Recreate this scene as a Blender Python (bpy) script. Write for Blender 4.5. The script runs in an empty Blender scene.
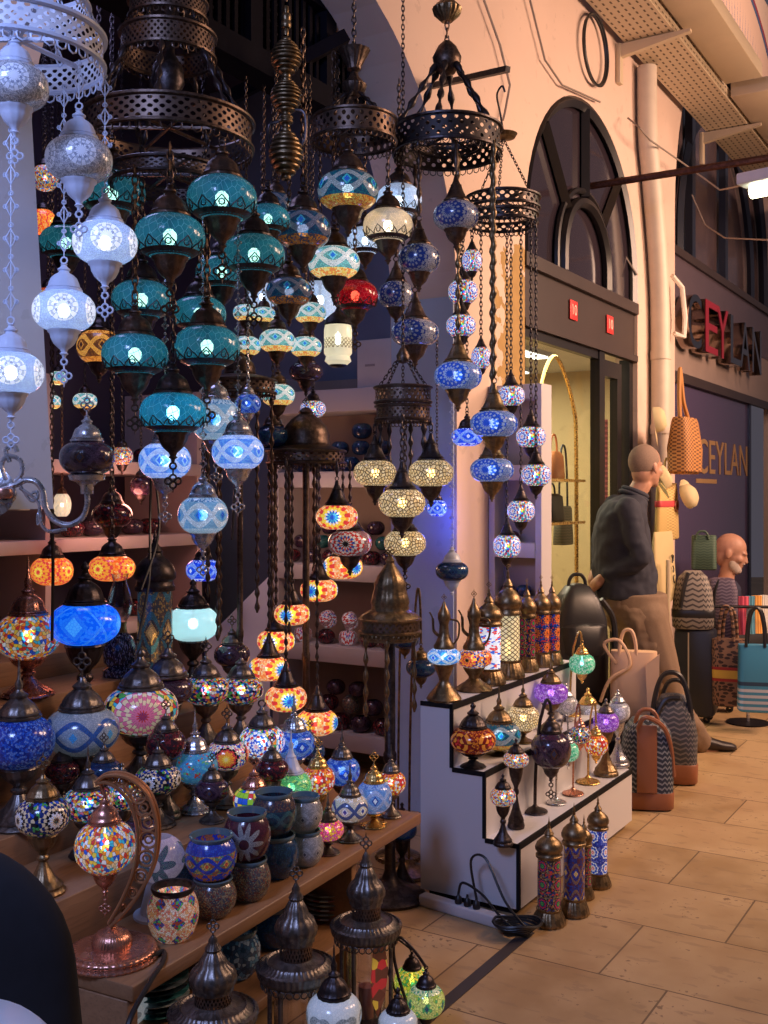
import bpy, bmesh, math, random
from mathutils import Vector, Matrix
PI = math.pi
F, HZ, CH = 1070.0, 495.0, 1.46
scene = bpy.context.scene
COL = scene.collection
rnd = random.Random(7)

# ---- site frame: U runs along the shop fronts, V points out into the lane -------------------
UX, UY = .5227, .8525
def P(px, py, d): return Vector(((px-384)/F*d, d, CH-(py-HZ)/F*d))
def dz(py, z): return (CH-z)*F/(py-HZ)
def dt(px, t): return t/(UY*(px-384)/F-UX)
def W(s, t, z=0.): return Vector((UX*s+UY*t, UY*s-UX*t, z))
def st(p): return (UX*p[0]+UY*p[1], UY*p[0]-UX*p[1])
ROT = math.atan2(UY, UX)                       # local x -> U
MW = Matrix.Rotation(ROT, 4, 'Z')              # local (x, y) = (s, -t)

# ---- mesh building --------------------------------------------------------------------------
class MB:
    def __init__(self): self.v = []; self.f = []; self.uv = []; self.sm = []
    def add(self, vs, fs, uvs=None, smooth=True):
        b = len(self.v)
        self.v += [tuple(p) for p in vs]
        self.uv += uvs if uvs else [(0., 0.)]*len(vs)
        self.f += [tuple(i+b for i in f) for f in fs]
        self.sm += [smooth]*len(fs)
        return self
    def lathe(self, prof, n=24, c=(0, 0, 0), M=None, flute=0, fl=0.0):
        if flute: n = max(n, flute*4)
        L = [0.]
        for i in range(1, len(prof)):
            L.append(L[-1]+math.hypot(prof[i][0]-prof[i-1][0], prof[i][1]-prof[i-1][1]))
        T = L[-1] or 1.
        vs, uv, fs = [], [], []
        for i, (r, z) in enumerate(prof):
            for j in range(n+1):
                a = PI/2+2*PI*j/n
                rr = r*(1+fl*math.cos(flute*a)) if flute else r
                p = Vector((rr*math.cos(a), rr*math.sin(a), z))
                if M: p = M @ p
                vs.append((p[0]+c[0], p[1]+c[1], p[2]+c[2])); uv.append((j/n, L[i]/T))
        up = prof[-1][1] >= prof[0][1]
        for i in range(len(prof)-1):
            for j in range(n):
                a = i*(n+1)+j
                q = (a, a+1, a+n+2, a+n+1)
                fs.append(q if up else q[::-1])
        return self.add(vs, fs, uv)
    def tube(self, pts, r, n=8, closed=False, cap=True):
        pts = [Vector(p) for p in pts]; m = len(pts)
        rs = r if isinstance(r, (list, tuple)) else [r]*m
        vs, fs = [], []
        nrm = None
        for i in range(m):
            if closed: t = pts[(i+1) % m]-pts[i-1]
            else: t = pts[min(i+1, m-1)]-pts[max(i-1, 0)]
            t.normalize()
            if nrm is None:
                nrm = t.orthogonal().normalized()
            nrm = (nrm-t*nrm.dot(t))
            if nrm.length < 1e-6: nrm = t.orthogonal()
            nrm.normalize(); b = t.cross(nrm)
            for j in range(n):
                a = 2*PI*j/n
                vs.append(pts[i]+(nrm*math.cos(a)+b*math.sin(a))*rs[i])
        for i in range(m if closed else m-1):
            i2 = (i+1) % m
            for j in range(n):
                fs.append((i*n+j, i*n+(j+1) % n, i2*n+(j+1) % n, i2*n+j))
        if cap and not closed:
            fs.append(tuple(range(n))[::-1]); fs.append(tuple((m-1)*n+j for j in range(n)))
        return self.add(vs, fs)
    def torus(self, c, R, r, n=10, m=5, M=None, sz=1.0):
        vs, fs = [], []
        for i in range(n):
            a = 2*PI*i/n
            for j in range(m):
                b = 2*PI*j/m
                p = Vector(((R+r*math.cos(b))*math.cos(a), (R+r*math.cos(b))*math.sin(a)*sz, r*math.sin(b)))
                if M: p = M @ p
                vs.append((p[0]+c[0], p[1]+c[1], p[2]+c[2]))
        for i in range(n):
            for j in range(m):
                fs.append((i*m+j, ((i+1) % n)*m+j, ((i+1) % n)*m+(j+1) % m, i*m+(j+1) % m))
        return self.add(vs, fs)
    def box(self, lo, hi, M=None, b=0.0):
        bm = bmesh.new()
        bmesh.ops.create_cube(bm, size=1.0)
        for v in bm.verts:
            v.co = Vector((lo[k]+(v.co[k]+.5)*(hi[k]-lo[k]) for k in range(3)))
        if b > 0: bmesh.ops.bevel(bm, geom=list(bm.edges), offset=b, segments=2, affect='EDGES', profile=.5)
        bm.verts.index_update()
        vs = [(M @ v.co if M else v.co.copy()) for v in bm.verts]
        fs = [[v.index for v in f.verts] for f in bm.faces]
        bm.free()
        return self.add(vs, fs, None, b > 0)
    def prism(self, poly, h0, h1, M=None):
        """poly in local x, z; extruded along local y."""
        n = len(poly)
        vs = [Vector((x, h0, z)) for x, z in poly]+[Vector((x, h1, z)) for x, z in poly]
        if M: vs = [M @ p for p in vs]
        fs = [tuple(range(n)), tuple(range(n, 2*n))[::-1]]
        fs += [(i, i+n, (i+1) % n+n, (i+1) % n) for i in range(n)]
        return self.add(vs, fs, None, False)
    def loft(self, rings, cap=True):
        n = len(rings[0]); m = len(rings)
        vs = [p for r in rings for p in r]; uv = []
        for i in range(m):
            for j in range(n): uv.append((j/n, i/max(1, m-1)))
        fs = []
        for i in range(m-1):
            for j in range(n):
                fs.append((i*n+j, i*n+(j+1) % n, (i+1)*n+(j+1) % n, (i+1)*n+j))
        if cap: fs.append(tuple(range(n))[::-1]); fs.append(tuple((m-1)*n+j for j in range(n)))
        return self.add(vs, fs, uv)
    def build(self, name, mat, parent=None, M=None, sharp=45):
        me = bpy.data.meshes.new(name)
        vs = self.v if M is None else [tuple(M @ Vector(p)) for p in self.v]
        me.from_pydata(vs, [], self.f)
        me.polygons.foreach_set('use_smooth', self.sm)
        ul = me.uv_layers.new(name='UVMap')
        buf = []
        for p in me.polygons:
            for vi in p.vertices: buf += self.uv[vi]
        ul.data.foreach_set('uv', buf)
        me.update()
        if sharp: me.set_sharp_from_angle(angle=math.radians(sharp))
        me.materials.append(mat)
        o = bpy.data.objects.new(name, me); COL.objects.link(o)
        if parent: o.parent = parent
        return o

def sel(a, b, p=2.6, n=24, c=(0, 0, 0), M=None):
    """super-ellipse ring in the xy plane"""
    out = []
    for j in range(n):
        t = 2*PI*j/n; ct, s_ = math.cos(t), math.sin(t)
        q = Vector((a*math.copysign(abs(ct)**(2/p), ct)+c[0], b*math.copysign(abs(s_)**(2/p), s_)+c[1], c[2]))
        out.append(M @ q if M else q)
    return out

def tag(o, label, cat, group=None, kind=None):
    o['label'] = label; o['category'] = cat
    if group: o['group'] = group
    if kind: o['kind'] = kind
    return o
def thing(name, label, cat, loc=(0, 0, 0), group=None, rz=0.0):
    o = bpy.data.objects.new(name, None); COL.objects.link(o)
    o.empty_display_size = .05
    o.location = loc; o.rotation_euler = (0, 0, rz)
    return tag(o, label, cat, group)
def struct(name, mb, mat, label=None, M=None, parent=None):
    o = mb.build(name, mat, parent, M)
    if parent is None: o['kind'] = 'structure'
    if label: o['label'] = label
    return o

# ---- materials ------------------------------------------------------------------------------
class NT:
    def __init__(self, name):
        self.mat = bpy.data.materials.new(name); self.mat.use_nodes = True
        self.t = self.mat.node_tree; self.t.nodes.clear()
        self.out = self.t.nodes.new('ShaderNodeOutputMaterial')
    def n(self, typ, **kw):
        nd = self.t.nodes.new(typ)
        for k, v in kw.items(): setattr(nd, k, v)
        return nd
    def put(self, sock, v):
        if isinstance(v, bpy.types.NodeSocket): self.t.links.new(v, sock)
        else:
            if sock.type == 'RGBA' and len(v) == 3: v = (*v, 1)
            sock.default_value = v
    def m(self, op, a, b=0.0, c=0.0):
        nd = self.n('ShaderNodeMath', operation=op)
        for i, v in enumerate((a, b, c)): self.put(nd.inputs[i], v)
        return nd.outputs[0]
    def mix(self, f, a, b, blend='MIX'):
        nd = self.n('ShaderNodeMix', data_type='RGBA', blend_type=blend)
        self.put(nd.inputs[0], f); self.put(nd.inputs[6], a); self.put(nd.inputs[7], b)
        return nd.outputs[2]
    def ramp(self, f, stops, interp='CONSTANT'):
        nd = self.n('ShaderNodeValToRGB'); cr = nd.color_ramp; cr.interpolation = interp
        while len(cr.elements) > 1: cr.elements.remove(cr.elements[-1])
        for i, (p, c) in enumerate(stops):
            e = cr.elements[0] if i == 0 else cr.elements.new(p)
            e.position = p; e.color = (*c[:3], 1)
        self.put(nd.inputs[0], f)
        return nd.outputs[0]
    def vor(self, vec, scale, feature='F1', dims='2D'):
        nd = self.n('ShaderNodeTexVoronoi', feature=feature, voronoi_dimensions=dims)
        self.put(nd.inputs['Vector'], vec); nd.inputs['Scale'].default_value = scale
        return nd
    def noise(self, vec, scale, detail=3):
        nd = self.n('ShaderNodeTexNoise'); nd.inputs['Scale'].default_value = scale; nd.inputs['Detail'].default_value = detail
        if vec is not None: self.put(nd.inputs['Vector'], vec)
        return nd.outputs[0]
    def vec(self, x, y, z=0.0):
        nd = self.n('ShaderNodeCombineXYZ')
        for i, v in enumerate((x, y, z)): self.put(nd.inputs[i], v)
        return nd.outputs[0]
    def sep(self, v):
        nd = self.n('ShaderNodeSeparateXYZ'); self.put(nd.inputs[0], v); return nd.outputs
    def coord(self, k='Object'): return self.n('ShaderNodeTexCoord').outputs[k]
    def bsdf(self, col, rough=.5, metal=0., emit=None, estr=0., spec=None, coat=0., bump=None, bstr=.2, bd=.002, alpha=None):
        b = self.n('ShaderNodeBsdfPrincipled')
        self.put(b.inputs['Base Color'], col); self.put(b.inputs['Roughness'], rough); self.put(b.inputs['Metallic'], metal)
        if emit is not None: self.put(b.inputs['Emission Color'], emit); self.put(b.inputs['Emission Strength'], estr)
        if spec is not None: b.inputs['Specular IOR Level'].default_value = spec
        if coat: b.inputs['Coat Weight'].default_value = coat; b.inputs['Coat Roughness'].default_value = .08
        if alpha is not None: self.put(b.inputs['Alpha'], alpha)
        if bump is not None:
            bn = self.n('ShaderNodeBump'); bn.inputs['Strength'].default_value = bstr; bn.inputs['Distance'].default_value = bd
            self.put(bn.inputs['Height'], bump); self.t.links.new(bn.outputs[0], b.inputs['Normal'])
        return b.outputs[0]
    def done(self, sh): self.t.links.new(sh, self.out.inputs[0]); return self.mat

def plain(name, col, rough=.5, metal=0., var=.12, scale=8., bstr=.15, coat=0., bd=.002, spec=None):
    k = NT(name); no = k.noise(k.coord(), scale, 4)
    c = k.mix(no, tuple(x*(1-var) for x in col), tuple(min(1, x*(1+var)) for x in col))
    return k.done(k.bsdf(c, rough, metal, coat=coat, bump=no, bstr=bstr, bd=bd, spec=spec))
def metal(name, col, rough=.35, dark=.45):
    k = NT(name); co = k.coord(); no = k.noise(co, 60., 4); n2 = k.noise(co, 9., 2)
    c = k.mix(k.m('GREATER_THAN', no, .5), tuple(x*dark for x in col), col)
    c = k.mix(n2, tuple(x*.75 for x in col), c)
    r = k.m('ADD', k.m('MULTIPLY', no, .25), rough-.1)
    return k.done(k.bsdf(c, r, .85, bump=no, bstr=.6, bd=.002))
def glow(name, col, s):
    k = NT(name); e = k.n('ShaderNodeEmission'); k.put(e.inputs[0], col); e.inputs[1].default_value = s
    return k.done(e.outputs[0])

def pierced(name, col, nu, nv, rough=.4, thr=.55, kind='lattice'):
    """metal band with a pattern of real openings (uv along the band)"""
    k = NT(name); u = k.sep(k.coord('UV')); x = k.m('MULTIPLY', u[0], nu); y = k.m('MULTIPLY', u[1], nv)
    a = k.m('ABSOLUTE', k.m('SINE', k.m('MULTIPLY', k.m('ADD', x, y), PI)))
    b = k.m('ABSOLUTE', k.m('SINE', k.m('MULTIPLY', k.m('SUBTRACT', x, y), PI)))
    hole = k.m('GREATER_THAN', k.m('MULTIPLY', a, b), thr)
    rim = k.m('MULTIPLY', k.m('GREATER_THAN', u[1], .12), k.m('LESS_THAN', u[1], .88))
    hole = k.m('MULTIPLY', hole, rim)
    al = k.m('SUBTRACT', 1.0, hole)
    return k.done(k.bsdf(col, rough, .8 if kind == 'lattice' else 0., alpha=al))

def mosaic(name, pat='cells', N=5, pal=((1, 1, 1),), top=None, bot=None, zones=None, band=(1, 1, 1), eye=((.02, .1, .6), (.1, .6, .8)),
           grout=(.04, .04, .05), lit=0., cells=60., asp=.28, k=8, R=.42, trans=0., rough=.18, gw=.05, ph=0., amp=.18, bw=.06, estr=None, tint=None, tile=False, yc=.5):
    q = NT(name); uv = q.sep(q.coord('UV')); U, V = uv[0], uv[1]
    cv = q.vec(U, q.m('MULTIPLY', V, asp))
    v1 = q.vor(cv, cells); v2 = q.vor(cv, cells, 'DISTANCE_TO_EDGE')
    cr = q.n('ShaderNodeSeparateColor'); q.put(cr.inputs[0], v1.outputs['Color'])
    rn = cr.outputs[0]
    def pick(p): return q.ramp(rn, [(i/len(p), c) for i, c in enumerate(p)]) if len(p) > 1 else q.mix(rn, tuple(c*.75 for c in p[0]), p[0])
    col = pick(pal)
    x = q.m('MULTIPLY', U, float(N)); fx = q.m('SUBTRACT', q.m('FRACT', q.m('ADD', x, ph)), .5)
    y = q.m('MULTIPLY', q.m('SUBTRACT', V, yc), N*asp)
    if tile: y = q.m('SUBTRACT', q.m('FRACT', q.m('ADD', y, .5)), .5)
    line = q.m('LESS_THAN', v2.outputs['Distance'], gw)
    if pat == 'medallion':
        r = q.m('SQRT', q.m('ADD', q.m('MULTIPLY', fx, fx), q.m('MULTIPLY', y, y)))
        t = q.m('DIVIDE', r, R); an = q.m('ARCTAN2', y, fx)
        sg = q.m('SINE', q.m('MULTIPLY', an, float(k)))
        tt = q.m('ADD', t, q.m('MULTIPLY', sg, .05))
        seg = q.m('GREATER_THAN', sg, 0.)
        za, zb = zones
        ca = q.ramp(tt, za); cb = q.ramp(tt, zb)
        col = q.mix(q.m('GREATER_THAN', t, .98), q.mix(seg, ca, cb), col)
        edge = q.m('LESS_THAN', q.m('ABSOLUTE', q.m('SUBTRACT', sg, 0.)), .12)
        inm = q.m('LESS_THAN', t, .98)
        line = q.m('ADD', q.m('MULTIPLY', line, q.m('SUBTRACT', 1., inm)), q.m('MULTIPLY', q.m('MULTIPLY', edge, inm), q.m('GREATER_THAN', t, .25)))
    elif pat == 'wave':
        A = q.m('MULTIPLY', q.m('COSINE', q.m('MULTIPLY', fx, 2*PI)), amp)
        d = q.m('MINIMUM', q.m('ABSOLUTE', q.m('SUBTRACT', y, A)), q.m('ABSOLUTE', q.m('ADD', y, A)))
        f2 = q.m('SUBTRACT', q.m('FRACT', q.m('MULTIPLY', q.m('ADD', fx, .75), 2.)), .5)
        e = q.m('ADD', q.m('MULTIPLY', q.m('ABSOLUTE', f2), .62), q.m('ABSOLUTE', y))
        col = q.mix(q.m('LESS_THAN', e, amp*.62), col, eye[1]); col = q.mix(q.m('LESS_THAN', e, amp*.38), col, eye[0])
        if top: col = q.mix(q.m('GREATER_THAN', y, amp+bw*1.2), col, pick(top))
        if bot: col = q.mix(q.m('LESS_THAN', y, -amp-bw*1.2), col, pick(bot))
        bd = q.m('LESS_THAN', d, bw)
        col = q.mix(bd, col, pick((band, tuple(c*.8 for c in band))))
    elif pat == 'crackle':
        no = q.noise(q.vec(U, q.m('MULTIPLY', V, asp)), 9., 2)
        col = q.mix(no, pal[0], pal[1]); line = q.m('LESS_THAN', v2.outputs['Distance'], gw)
    elif pat == 'bands':
        w1 = q.m('FRACT', q.m('ADD', q.m('MULTIPLY', V, 4.), q.m('MULTIPLY', q.m('SINE', q.m('MULTIPLY', U, 2*PI*N)), .3)))
        col = q.mix(q.m('GREATER_THAN', w1, .55), col, pick(top))
    elif pat == 'stars':
        r = q.m('SQRT', q.m('ADD', q.m('MULTIPLY', fx, fx), q.m('MULTIPLY', y, y)))
        an = q.m('ARCTAN2', y, fx)
        rr = q.m('ADD', .30, q.m('MULTIPLY', q.m('COSINE', q.m('MULTIPLY', an, float(k))), .12))
        col = q.mix(q.m('LESS_THAN', r, rr), col, pick(top))
        col = q.mix(q.m('LESS_THAN', r, .1), col, band)
    elif pat == 'dia':
        col = q.mix(q.m('LESS_THAN', q.m('ADD', q.m('ABSOLUTE', fx), q.m('ABSOLUTE', y)), .36), col, pick(top))
    elif pat == 'check':
        cx = q.m('FLOOR', q.m('MULTIPLY', U, 22.)); cy = q.m('FLOOR', q.m('MULTIPLY', V, 6.))
        wn = q.n('ShaderNodeTexWhiteNoise', noise_dimensions='2D'); q.put(wn.inputs['Vector'], q.vec(cx, cy))
        col = q.ramp(wn.outputs[0], [(i/len(pal), c) for i, c in enumerate(pal)])
        line = q.m('MAXIMUM', q.m('LESS_THAN', q.m('FRACT', q.m('MULTIPLY', U, 22.)), .06), q.m('LESS_THAN', q.m('FRACT', q.m('MULTIPLY', V, 6.)), .08))
    elif pat == 'grid':
        a = q.m('ABSOLUTE', q.m('SINE', q.m('MULTIPLY', q.m('ADD', q.m('MULTIPLY', U, N), q.m('MULTIPLY', V, N*asp)), PI)))
        b = q.m('ABSOLUTE', q.m('SINE', q.m('MULTIPLY', q.m('SUBTRACT', q.m('MULTIPLY', U, N), q.m('MULTIPLY', V, N*asp)), PI)))
        line = q.m('LESS_THAN', q.m('MINIMUM', a, b), .34)
    col = q.mix(line, col, grout)
    e = lit if estr is None else estr
    sh = q.bsdf(col, rough, 0., emit=col, estr=e, coat=.4)
    if trans:
        tr = q.n('ShaderNodeBsdfTransparent'); q.put(tr.inputs[0], tint or col)
        mx = q.n('ShaderNodeMixShader'); q.put(mx.inputs[0], q.m('MULTIPLY', q.m('SUBTRACT', 1., line), trans))
        q.t.links.new(sh, mx.inputs[1]); q.t.links.new(tr.outputs[0], mx.inputs[2]); sh = mx.outputs[0]
    return q.done(sh)

# metals and plain surfaces
MM = dict(
    bronze=metal('aged_bronze', (.15, .10, .075), .38), dark=metal('dark_bronze', (.085, .068, .068), .36),
    brass=metal('antique_brass', (.29, .20, .105), .34), copper=metal('polished_copper', (.72, .34, .24), .24, .8),
    silver=metal('silver_plate', (.62, .62, .66), .25, .75), gold=metal('gilt', (.85, .55, .18), .25, .8),
    pewter=metal('pewter', (.22, .19, .17), .34), iron=metal('black_iron', (.05, .045, .05), .45),
    white=plain('white_enamel', (.60, .66, .80), .35, 0., .03, 20.))
black = plain('black_plastic', (.012, .012, .014), .4)
BULB = glow('bulb_light', (1., .93, .80), 14.)
BULBT = glow('teal_globe_bulb', (1., .80, .52), 9.)
BULBC = glow('cool_bulb_light', (.85, .95, 1.), 14.)
BULBW = glow('amber_bulb_light', (1., .72, .34), 12.)
# ---- mosaic glass kinds ---------------------------------------------------------------------
Wt=(.80,.84,.92); Rd=(.65,.05,.05); Or=(.9,.32,.04); Ye=(.9,.65,.08); Gr=(.08,.42,.10); Bl=(.02,.10,.65); Cy=(.06,.50,.70); Te=(.02,.28,.30); Nv=(.01,.03,.18); Pk=(.75,.18,.32); Pu=(.28,.08,.55); Bk=(.01,.012,.02); Cr=(.85,.68,.42)
MULTI = (Rd, Bl, Ye, Wt, Gr, Or, Cy, Nv, Wt, Pk)
def ring(*c): 
    n = len(c); return [(i/n, x) for i, x in enumerate(c)]
Pb=(.34,.46,.72); MED_BLUE = (ring(Bl, Pb, Bl, Pb, Bl, Pb, Bl), ring(Bl, Bl, Pb, Bl, Bl, Bl, Pb)); Pg=(.26,.28,.34); Ng=(.015,.04,.22); MED_OFF = (ring(Ng, Pg, Ng, Pg, Ng, Pg, Ng), ring(Ng, Ng, Pg, Ng, Ng, Ng, Pg))
MED_ORANGE = (ring(Bl, Bl, Ye, Ye, Or, Cr), ring(Bl, Cy, Wt, Ye, Rd, Rd))
MED_WHITE = (ring(Wt, Wt, (.3,.34,.45), Wt, (.45,.5,.6), Wt), ring(Wt, Wt, Wt, (.5,.55,.65), Wt, Wt))
MED_MULTI = (ring(Wt, Bl, Wt, Rd, Wt, Cy), ring(Rd, Wt, Bl, Wt, Bl, Wt))
MED_PINK = (ring(Rd, Pk, Cr, Pk, Cr, Pk), ring(Nv, Pk, Pk, Cr, Pk, Wt))
MED_CREAM = (ring(Bk, Wt, Bk, Cr, Nv, Cr), ring(Bk, Cr, Wt, Bk, Cr, Nv))
MED_RED = (ring(Bk, Rd, Or, Rd, Nv, Or), ring(Bk, Or, Rd, Or, Or, Nv))
S = {}
def style(key, bulb=None, **kw): S[key] = (mosaic('mosaic_glass_'+key, **kw), bulb)
style('white_lit', BULBC, pat='medallion', N=5, zones=MED_WHITE, pal=((.42,.56,.86), (.36,.49,.80)), grout=(.13,.18,.32), estr=.80, k=8, R=.40, trans=.25, cells=75)
style('white_off', None, pat='medallion', N=5, zones=MED_WHITE, pal=((.46,.48,.54), (.3,.32,.36), (.6,.62,.66)), grout=(.08,.09,.1), estr=.04, k=8, R=.36, cells=110)
style('turq', BULBT, pat='crackle', pal=((.02,.24,.34), (.05,.38,.50)), grout=(.14,.46,.58), estr=.20, cells=34, gw=.025, trans=.42, tint=(.22,.60,.74), asp=.2)
style('aqua', BULBC, pat='crackle', pal=((.01,.22,.42), (.02,.42,.6)), grout=(.1,.5,.7), estr=.28, cells=34, gw=.025, trans=.42, tint=(.2,.7,.9), asp=.2)
style('red', BULBW, pat='crackle', pal=((.35,.0,.012), (.6,.01,.03)), grout=(.8,.1,.12), estr=.16, cells=34, gw=.025, trans=.25, tint=(.9,.1,.1))
style('pearl', BULBC, pat='crackle', pal=((.45,.62,.85), (.6,.72,.9)), grout=(.8,.85,.9), estr=.55, cells=34, gw=.02, trans=.3, tint=(.8,.9,1))
style('cream', BULB, pat='crackle', pal=((.7,.55,.35), (.8,.7,.55)), grout=(.8,.65,.45), estr=.5, cells=34, gw=.02, trans=.35, tint=(1,.85,.6))
style('ice_blue', BULBC, pat='wave', N=3, pal=((.06,.22,.75), (.12,.35,.8)), band=(.5,.66,.95), eye=((.03,.16,.8), (.3,.6,.95)), top=((.3,.45,.85), (.5,.65,.95)), bot=((.3,.45,.85), (.5,.65,.95)), grout=(.12,.2,.5), estr=.75, cells=85, trans=.2, amp=.17)
style('ice_pale', BULBC, pat='wave', N=3, pal=((.16,.38,.62), (.22,.46,.68)), band=(.66,.78,.88), eye=((.01,.10,.55), (.04,.30,.70)), top=((.35,.55,.75), (.05,.2,.45), (.5,.65,.8)), bot=((.4,.6,.75), (.55,.7,.82)), grout=(.12,.22,.4), estr=.4, cells=85, trans=.15)
style('peacock', BULBC, pat='wave', N=3, pal=((.01,.08,.16), (.01,.14,.2)), band=(.34,.42,.46), eye=((.02,.16,.75), (.06,.55,.65)), top=((.01,.07,.14), (.25,.16,.06), (.01,.1,.16)), bot=((.75,.33,.04), (.55,.16,.03), (.7,.5,.1)), grout=(.02,.03,.05), estr=.30, cells=95, amp=.16, trans=.12, yc=.58)
style('peacock_dim', BULBC, pat='wave', N=3, pal=((.01,.05,.12), (.01,.08,.16)), band=(.16,.18,.26), eye=((.02,.18,.7), (.06,.4,.6)), top=((.01,.05,.1), (.12,.07,.04)), bot=((.42,.17,.03), (.3,.1,.02), (.05,.05,.08)), grout=(.02,.02,.04), estr=.25, cells=95, amp=.16, trans=.15, yc=.58)
style('peacock_lit', BULBC, pat='wave', N=3, pal=((.10,.36,.40), (.16,.5,.5)), band=(.75,.82,.82), eye=((.02,.2,.85), (.2,.7,.9)), top=((.3,.5,.5), (.8,.8,.7), (.2,.4,.5)), bot=((.95,.62,.12), (.9,.3,.06), (.95,.8,.3)), grout=(.06,.08,.1), estr=.80, cells=70, amp=.16, yc=.56)
style('blue_med', BULBC, pat='medallion', N=3, ph=.2, zones=MED_BLUE, pal=((.20,.30,.55), (.3,.4,.62), (.12,.2,.5)), grout=(.02,.05,.2), estr=.28, k=14, R=.41, cells=120, trans=.1)
style('blue_med_off', None, pat='medallion', N=3, ph=.2, zones=MED_OFF, pal=((.34,.36,.42), (.2,.22,.28), (.45,.46,.5)), grout=(.03,.05,.14), estr=.06, k=14, R=.41, cells=120)
style('confetti', BULBC, pat='medallion', N=4, zones=MED_MULTI, pal=MULTI+(Wt, Bl, Rd), grout=(.05,.06,.14), estr=.6, k=8, R=.42, cells=48, trans=.15)
style('cobalt_lit', None, pat='wave', N=3, pal=((.01,.05,.7), (.02,.1,.9)), band=(.2,.35,.95), eye=((.6,.7,1), (.02,.1,.7)), top=((.01,.03,.5), (.3,.45,.95)), bot=((.01,.03,.6), (.4,.5,.95)), grout=(.0,.01,.2), estr=1.0, cells=50)
style('amber', BULBW, pat='cells', pal=((.80,.64,.36), (.88,.74,.46), (.72,.55,.28)), grout=(.10,.06,.03), estr=.72, cells=40, gw=.13, trans=.35, tint=(1,.8,.45), asp=.25)
style('sunset', BULBW, pat='medallion', N=3, zones=MED_ORANGE, pal=((.92,.36,.10), (.92,.50,.20), (.80,.20,.06), (.92,.62,.36)), grout=(.35,.06,.02), estr=.86, k=12, R=.44, cells=70, trans=.12)
style('sunset_off', None, pat='medallion', N=3, zones=(ring(Bk, Rd, Wt, Rd, Wt, Rd), ring(Bk, Wt, Bl, Wt, Rd, Wt)), pal=((.4,.2,.22), (.3,.15,.2), (.5,.32,.3)), grout=(.08,.03,.04), estr=.10, k=12, R=.44, cells=70)
style('orange', None, pat='medallion', N=4, zones=(ring(Rd, Ye, Rd, Or, Rd, Or), ring(Rd, Ye, Or, Or, Or, Rd)), pal=((.95,.22,.03), (.9,.12,.02), (.95,.4,.1)), grout=(.3,.02,.01), estr=.9, k=10, R=.44, cells=60)
style('orange_wave', None, pat='wave', N=3, pal=((.12,.04,.02), (.2,.07,.02)), band=(.9,.42,.08), eye=((.05,.02,.02), (.6,.25,.05)), top=((.9,.4,.08), (.5,.15,.02)), bot=((.9,.35,.05), (.6,.2,.03)), grout=(.06,.02,.01), estr=.7, cells=70)
style('dark_mix', None, pat='wave', N=3, pal=((.03,.012,.03), (.05,.03,.06)), band=(.09,.05,.09), eye=((.05,.06,.12), (.12,.05,.03)), top=((.05,.03,.06), (.08,.02,.05)), bot=((.06,.02,.05), (.03,.02,.06)), grout=(.01,.008,.012), estr=.0, cells=80)
style('dark_red', None, pat='cells', pal=((.10,.01,.015), (.04,.01,.02), (.2,.02,.03), (.02,.01,.02)), grout=(.015,.008,.01), estr=.03, cells=60)
style('navy', None, pat='wave', N=4, pal=((.01,.04,.14), (.015,.06,.2)), band=(.03,.10,.2), eye=((.01,.03,.12), (.02,.08,.2)), top=((.01,.03,.1),), bot=((.01,.03,.1),), grout=(.004,.01,.03), estr=.02, cells=90)
style('teal_off', None, pat='cells', pal=((.02,.12,.13), (.03,.16,.16)), grout=(.01,.03,.03), estr=.02, cells=60)
style('multi', BULBC, pat='cells', pal=MULTI+(Bk, Nv), grout=(.03,.03,.04), estr=.18, cells=58, trans=.15)
style('multi_warm', BULBC, pat='cells', pal=(Rd, Or, Wt, Ye, Bl, Or, Rd, Cy, Wt, Cr), grout=(.05,.04,.04), estr=.32, cells=58, trans=.15)
style('pink_med', BULBW, pat='medallion', N=3, zones=MED_PINK, pal=(Gr, Bl, Wt, Ye, Bk, Cy, Rd, Cr), grout=(.05,.05,.06), estr=.20, k=12, R=.40, cells=40)
style('cream_med', None, pat='medallion', N=4, zones=MED_CREAM, pal=(Bl, Bk, Cr, Gr, Nv), grout=(.02,.02,.03), estr=.05, k=10, R=.42, cells=50)
style('eye_orange', BULBW, pat='medallion', N=4, zones=(ring(Ye, Or, Or, Rd, Bk, Cr), ring(Cr, Ye, Or, Or, Rd, Bk)), pal=(Wt, Cr, Pk, Bl), grout=(.03,.02,.03), estr=.26, k=10, R=.40, cells=60)
style('blue_beads', BULBC, pat='cells', pal=((.01,.05,.40), (.02,.10,.55), (.01,.03,.25), (.1,.2,.6)), grout=(.005,.01,.08), estr=.10, cells=110, gw=.04)
style('blue_lit', BULBC, pat='wave', N=2, pal=((.0,.09,.85), (.01,.16,.95)), band=(.03,.22,.95), eye=((.04,.30,1), (.01,.15,.9)), grout=(.0,.05,.6), estr=.95, cells=70, amp=.26, bw=.02, gw=.03)
style('grey_wave', BULBC, pat='wave', N=3, pal=((.26,.33,.42), (.34,.40,.48)), band=(.02,.10,.38), eye=((.05,.35,.75), (.3,.4,.5)), top=((.36,.42,.47), (.26,.32,.38)), bot=((.36,.42,.47), (.26,.32,.38)), grout=(.10,.13,.18), estr=.09, cells=110, bw=.045)
style('sky', BULBC, pat='cells', pal=((.05,.26,.5), (.08,.36,.6), (.05,.3,.6), (.1,.45,.6), (.07,.3,.5), (.06,.24,.55), (.05,.28,.55), (.07,.33,.52), (.06,.3,.6), (.09,.38,.6), (.05,.26,.5), (.5,.06,.04), (.1,.4,.2)), grout=(.03,.12,.25), estr=.22, cells=70, gw=.03)
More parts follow.
